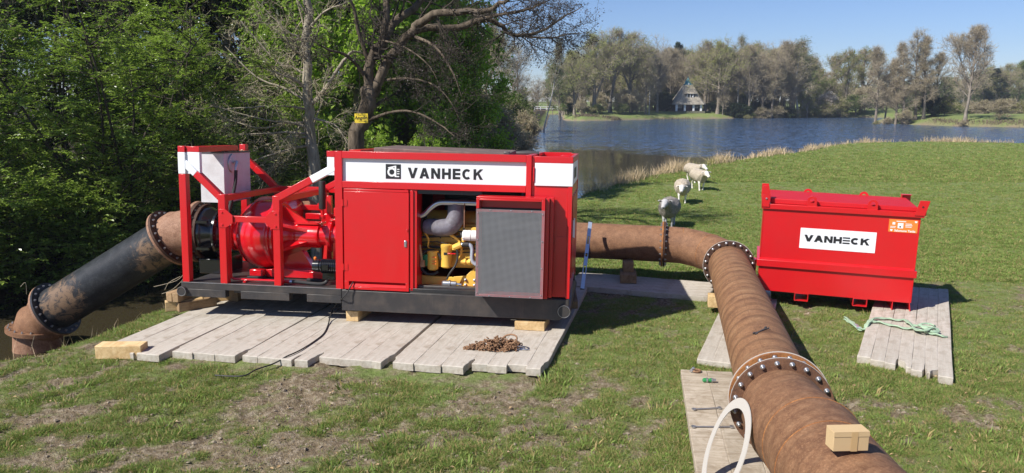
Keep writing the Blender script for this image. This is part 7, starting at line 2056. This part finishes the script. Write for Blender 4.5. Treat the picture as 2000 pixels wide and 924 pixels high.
def scatter(name, n, xr, yr, coll, smin, smax, seed, dens=None):
    rng = np.random.RandomState(seed)
    # spread by equal picture area rather than equal ground area
    y = yr[0] * yr[1] / (yr[1] - rng.uniform(size=n) * (yr[1] - yr[0])) if dens == 'persp' else rng.uniform(yr[0], yr[1], n)
    if dens == 'persp': 
        half = y * .70 + .6; x = rng.uniform(-1, 1, n) * half
    else: x = rng.uniform(xr[0], xr[1], n)
    k = (x > xr[0]) & (x < xr[1]); x, y = x[k], y[k]
    d = shore_dist(x, y); p = patch(x, y)
    clump = fbm(x * 2.2, y * 2.2, 3, 91)
    k = (d > .10) & (rng.uniform(size=len(x)) < (1 - p) * np.clip(clump * 1.9 - .1, .3, 1) + .04)
    k &= ~((x < 1.0) & (y > 14.6) & (d < .0))
    heap_ = np.exp(-(((x - 1.55) / 0.9) ** 2 + ((y - 17.3) / 0.55) ** 2)); k &= heap_ < .3
    for q in covered: k &= ~in_quad(x, y, q[::-1] if ((q[1][0] - q[0][0]) * (q[2][1] - q[0][1]) - (q[1][1] - q[0][1]) * (q[2][0] - q[0][0])) < 0 else q)
    x, y, p, clump = x[k], y[k], p[k], clump[k]
    z = ground_z(x, y)
    m = len(x)
    me = bpy.data.meshes.new(name)
    me.vertices.add(m); me.vertices.foreach_set('co', np.stack([x, y, z], 1).astype(np.float32).ravel())
    sc_ = rng.uniform(smin, smax, m) * (.7 + .75 * clump) * (1 - .35 * p)
    a = me.attributes.new('gs', 'FLOAT', 'POINT'); a.data.foreach_set('value', sc_.astype(np.float32))
    a = me.attributes.new('gr', 'FLOAT', 'POINT'); a.data.foreach_set('value', rng.uniform(0, 6.28, m).astype(np.float32))
    a = me.attributes.new('gi', 'INT', 'POINT'); a.data.foreach_set('value', rng.randint(0, 99, m).astype(np.int32))
    o = put(name, me); o['kind'] = 'stuff'
    ng = bpy.data.node_groups.new(name + '_nodes', 'GeometryNodeTree')
    ng.interface.new_socket('Geometry', in_out='INPUT', socket_type='NodeSocketGeometry'); ng.interface.new_socket('Geometry', in_out='OUTPUT', socket_type='NodeSocketGeometry')
    gi = ng.nodes.new('NodeGroupInput'); go = ng.nodes.new('NodeGroupOutput')
    m2p = ng.nodes.new('GeometryNodeMeshToPoints'); ip = ng.nodes.new('GeometryNodeInstanceOnPoints'); ci = ng.nodes.new('GeometryNodeCollectionInfo')
    ci.inputs['Collection'].default_value = coll; ci.inputs['Separate Children'].default_value = True; ci.inputs['Reset Children'].default_value = True
    def attr(nm, ty):
        q = ng.nodes.new('GeometryNodeInputNamedAttribute'); q.data_type = ty; q.inputs[0].default_value = nm
        return next(s for s in q.outputs if s.enabled and s.name == 'Attribute')
    cx_ = ng.nodes.new('ShaderNodeCombineXYZ')
    ng.links.new(attr('gr', 'FLOAT'), cx_.inputs[2])
    ng.links.new(gi.outputs[0], m2p.inputs[0]); ng.links.new(m2p.outputs[0], ip.inputs['Points'])
    ng.links.new(ci.outputs[0], ip.inputs['Instance']); ip.inputs['Pick Instance'].default_value = True
    ng.links.new(attr('gi', 'INT'), ip.inputs['Instance Index'])
    ng.links.new(cx_.outputs[0], ip.inputs['Rotation']); ng.links.new(attr('gs', 'FLOAT'), ip.inputs['Scale'])
    ng.links.new(ip.outputs[0], go.inputs[0])
    md = o.modifiers.new('scatter', 'NODES'); md.node_group = ng
    return o
scatter('grass', 190000, (-11, 12), (4.6, 15.0), tc_, .55, 1.15, 401, 'persp')
scatter('grass', 90000, (-3, 24), (14.5, 34.0), tc2, .5, .95, 402, 'persp')
scatter('grass', 70000, (0, 60), (33, 70), tc2, .8, 1.5, 403, 'persp')
scatter('long_grass', 2200, (-9, 8), (6.0, 13.5), tc2, .7, 1.3, 404, 'persp')

# clods and dead leaves on the soil
rng = np.random.RandomState(500)
n = 26000
y = 4.8 * 15 / (15 - rng.uniform(size=n) * 10.2); x = rng.uniform(-1, 1, n) * (y * .7 + .4)
k = (patch(x, y) > .35) & (shore_dist(x, y) > .1)
for q in covered: k &= ~in_quad(x, y, q[::-1] if ((q[1][0] - q[0][0]) * (q[2][1] - q[0][1]) - (q[1][1] - q[0][1]) * (q[2][0] - q[0][0])) < 0 else q)
x, y = x[k], y[k]; n = len(x); z = ground_z(x, y)
s = (.004 + .022 * rng.uniform(size=n) ** 4)[:, None]
oc = np.array([(1, 0, 0), (0, 1, 0), (-1, 0, 0), (0, -1, 0), (0, 0, 1), (0, 0, -1)], float)
V = np.stack([x, y, z], 1)[:, None, :] + (oc[None] * rng.uniform(.6, 1.5, (n, 6, 1)) + rng.normal(size=(n, 6, 3)) * .2) * s[:, :, None] * np.array([1, 1, .6])
tri = np.array([(0, 1, 4), (1, 2, 4), (2, 3, 4), (3, 0, 4), (1, 0, 5), (2, 1, 5), (3, 2, 5), (0, 3, 5)])
F = (np.arange(n) * 6)[:, None, None] + tri[None]
clod, nt, b = newmat('dry_soil_clod'); nt.links.new(ramp(nt, [(.35, (.13, .10, .07)), (.65, (.34, .28, .21))], tex(nt, 9, 3)), b.inputs['Base Color']); b.inputs['Roughness'].default_value = 1
put('soil_clods', fast_mesh('soil_clods', V.reshape(-1, 3), F.reshape(-1, 3), clod))['kind'] = 'stuff'
n = 650
y = 4.8 * 22 / (22 - rng.uniform(size=n) * 17.2); x = rng.uniform(-1, 1, n) * (y * .7); k = shore_dist(x, y) > .2
for q in covered[:4]: k &= ~in_quad(x, y, q[::-1] if ((q[1][0] - q[0][0]) * (q[2][1] - q[0][1]) - (q[1][1] - q[0][1]) * (q[2][0] - q[0][0])) < 0 else q)
x, y = x[k], y[k]; Vl, Fl, tl = leaves(np.stack([x, y, ground_z(x, y) + .03], 1), .045, rng, flat=.7)
put('dead_leaves', fast_mesh('dead_leaves', Vl, Fl, leafmat('dead_leaf', (.36, .26, .15), .1), tint=tl))['kind'] = 'stuff'
# straw litter and uprooted turf strips
n = 5000
y = 4.8 * 14 / (14 - rng.uniform(size=n) * 9.2); x = rng.uniform(-1, 1, n) * (y * .7); k = (shore_dist(x, y) > .15) & (fbm(x * 1.5, y * 1.5, 3, 33) > .5)
for q in covered: k &= ~in_quad(x, y, q[::-1] if ((q[1][0] - q[0][0]) * (q[2][1] - q[0][1]) - (q[1][1] - q[0][1]) * (q[2][0] - q[0][0])) < 0 else q)
x, y = x[k], y[k]; n = len(x); a = rng.normal(.5, .9, n); d = np.stack([np.cos(a), np.sin(a), rng.normal(size=n) * .25], 1) * rng.uniform(.03, .13, (n, 1))
V, F = slivers(np.stack([x, y, ground_z(x, y) + .012], 1), d, .004, rng, .2)
put('straw_litter', fast_mesh('straw_litter', V, F, M['twig_pale']))['kind'] = 'stuff'

# ------------------------------------------------------------------ thin spring haze over the lake
hb_ = MB().box(-620, 720, -70, 420, -2.6, 34.0)
hz_ = hb_.build('haze', None or bpy.data.materials.new('haze_air'), smooth=0)
hm = hz_.data.materials[0]; hm.use_nodes = True; hm.node_tree.nodes.clear()
pv_ = hm.node_tree.nodes.new('ShaderNodeVolumePrincipled'); ho = hm.node_tree.nodes.new('ShaderNodeOutputMaterial')
pv_.inputs['Color'].default_value = (.80, .88, 1.0, 1); pv_.inputs['Density'].default_value = 0.0004; pv_.inputs['Anisotropy'].default_value = 0.3
hm.node_tree.links.new(pv_.outputs[0], ho.inputs['Volume'])
hz_['kind'] = 'stuff'
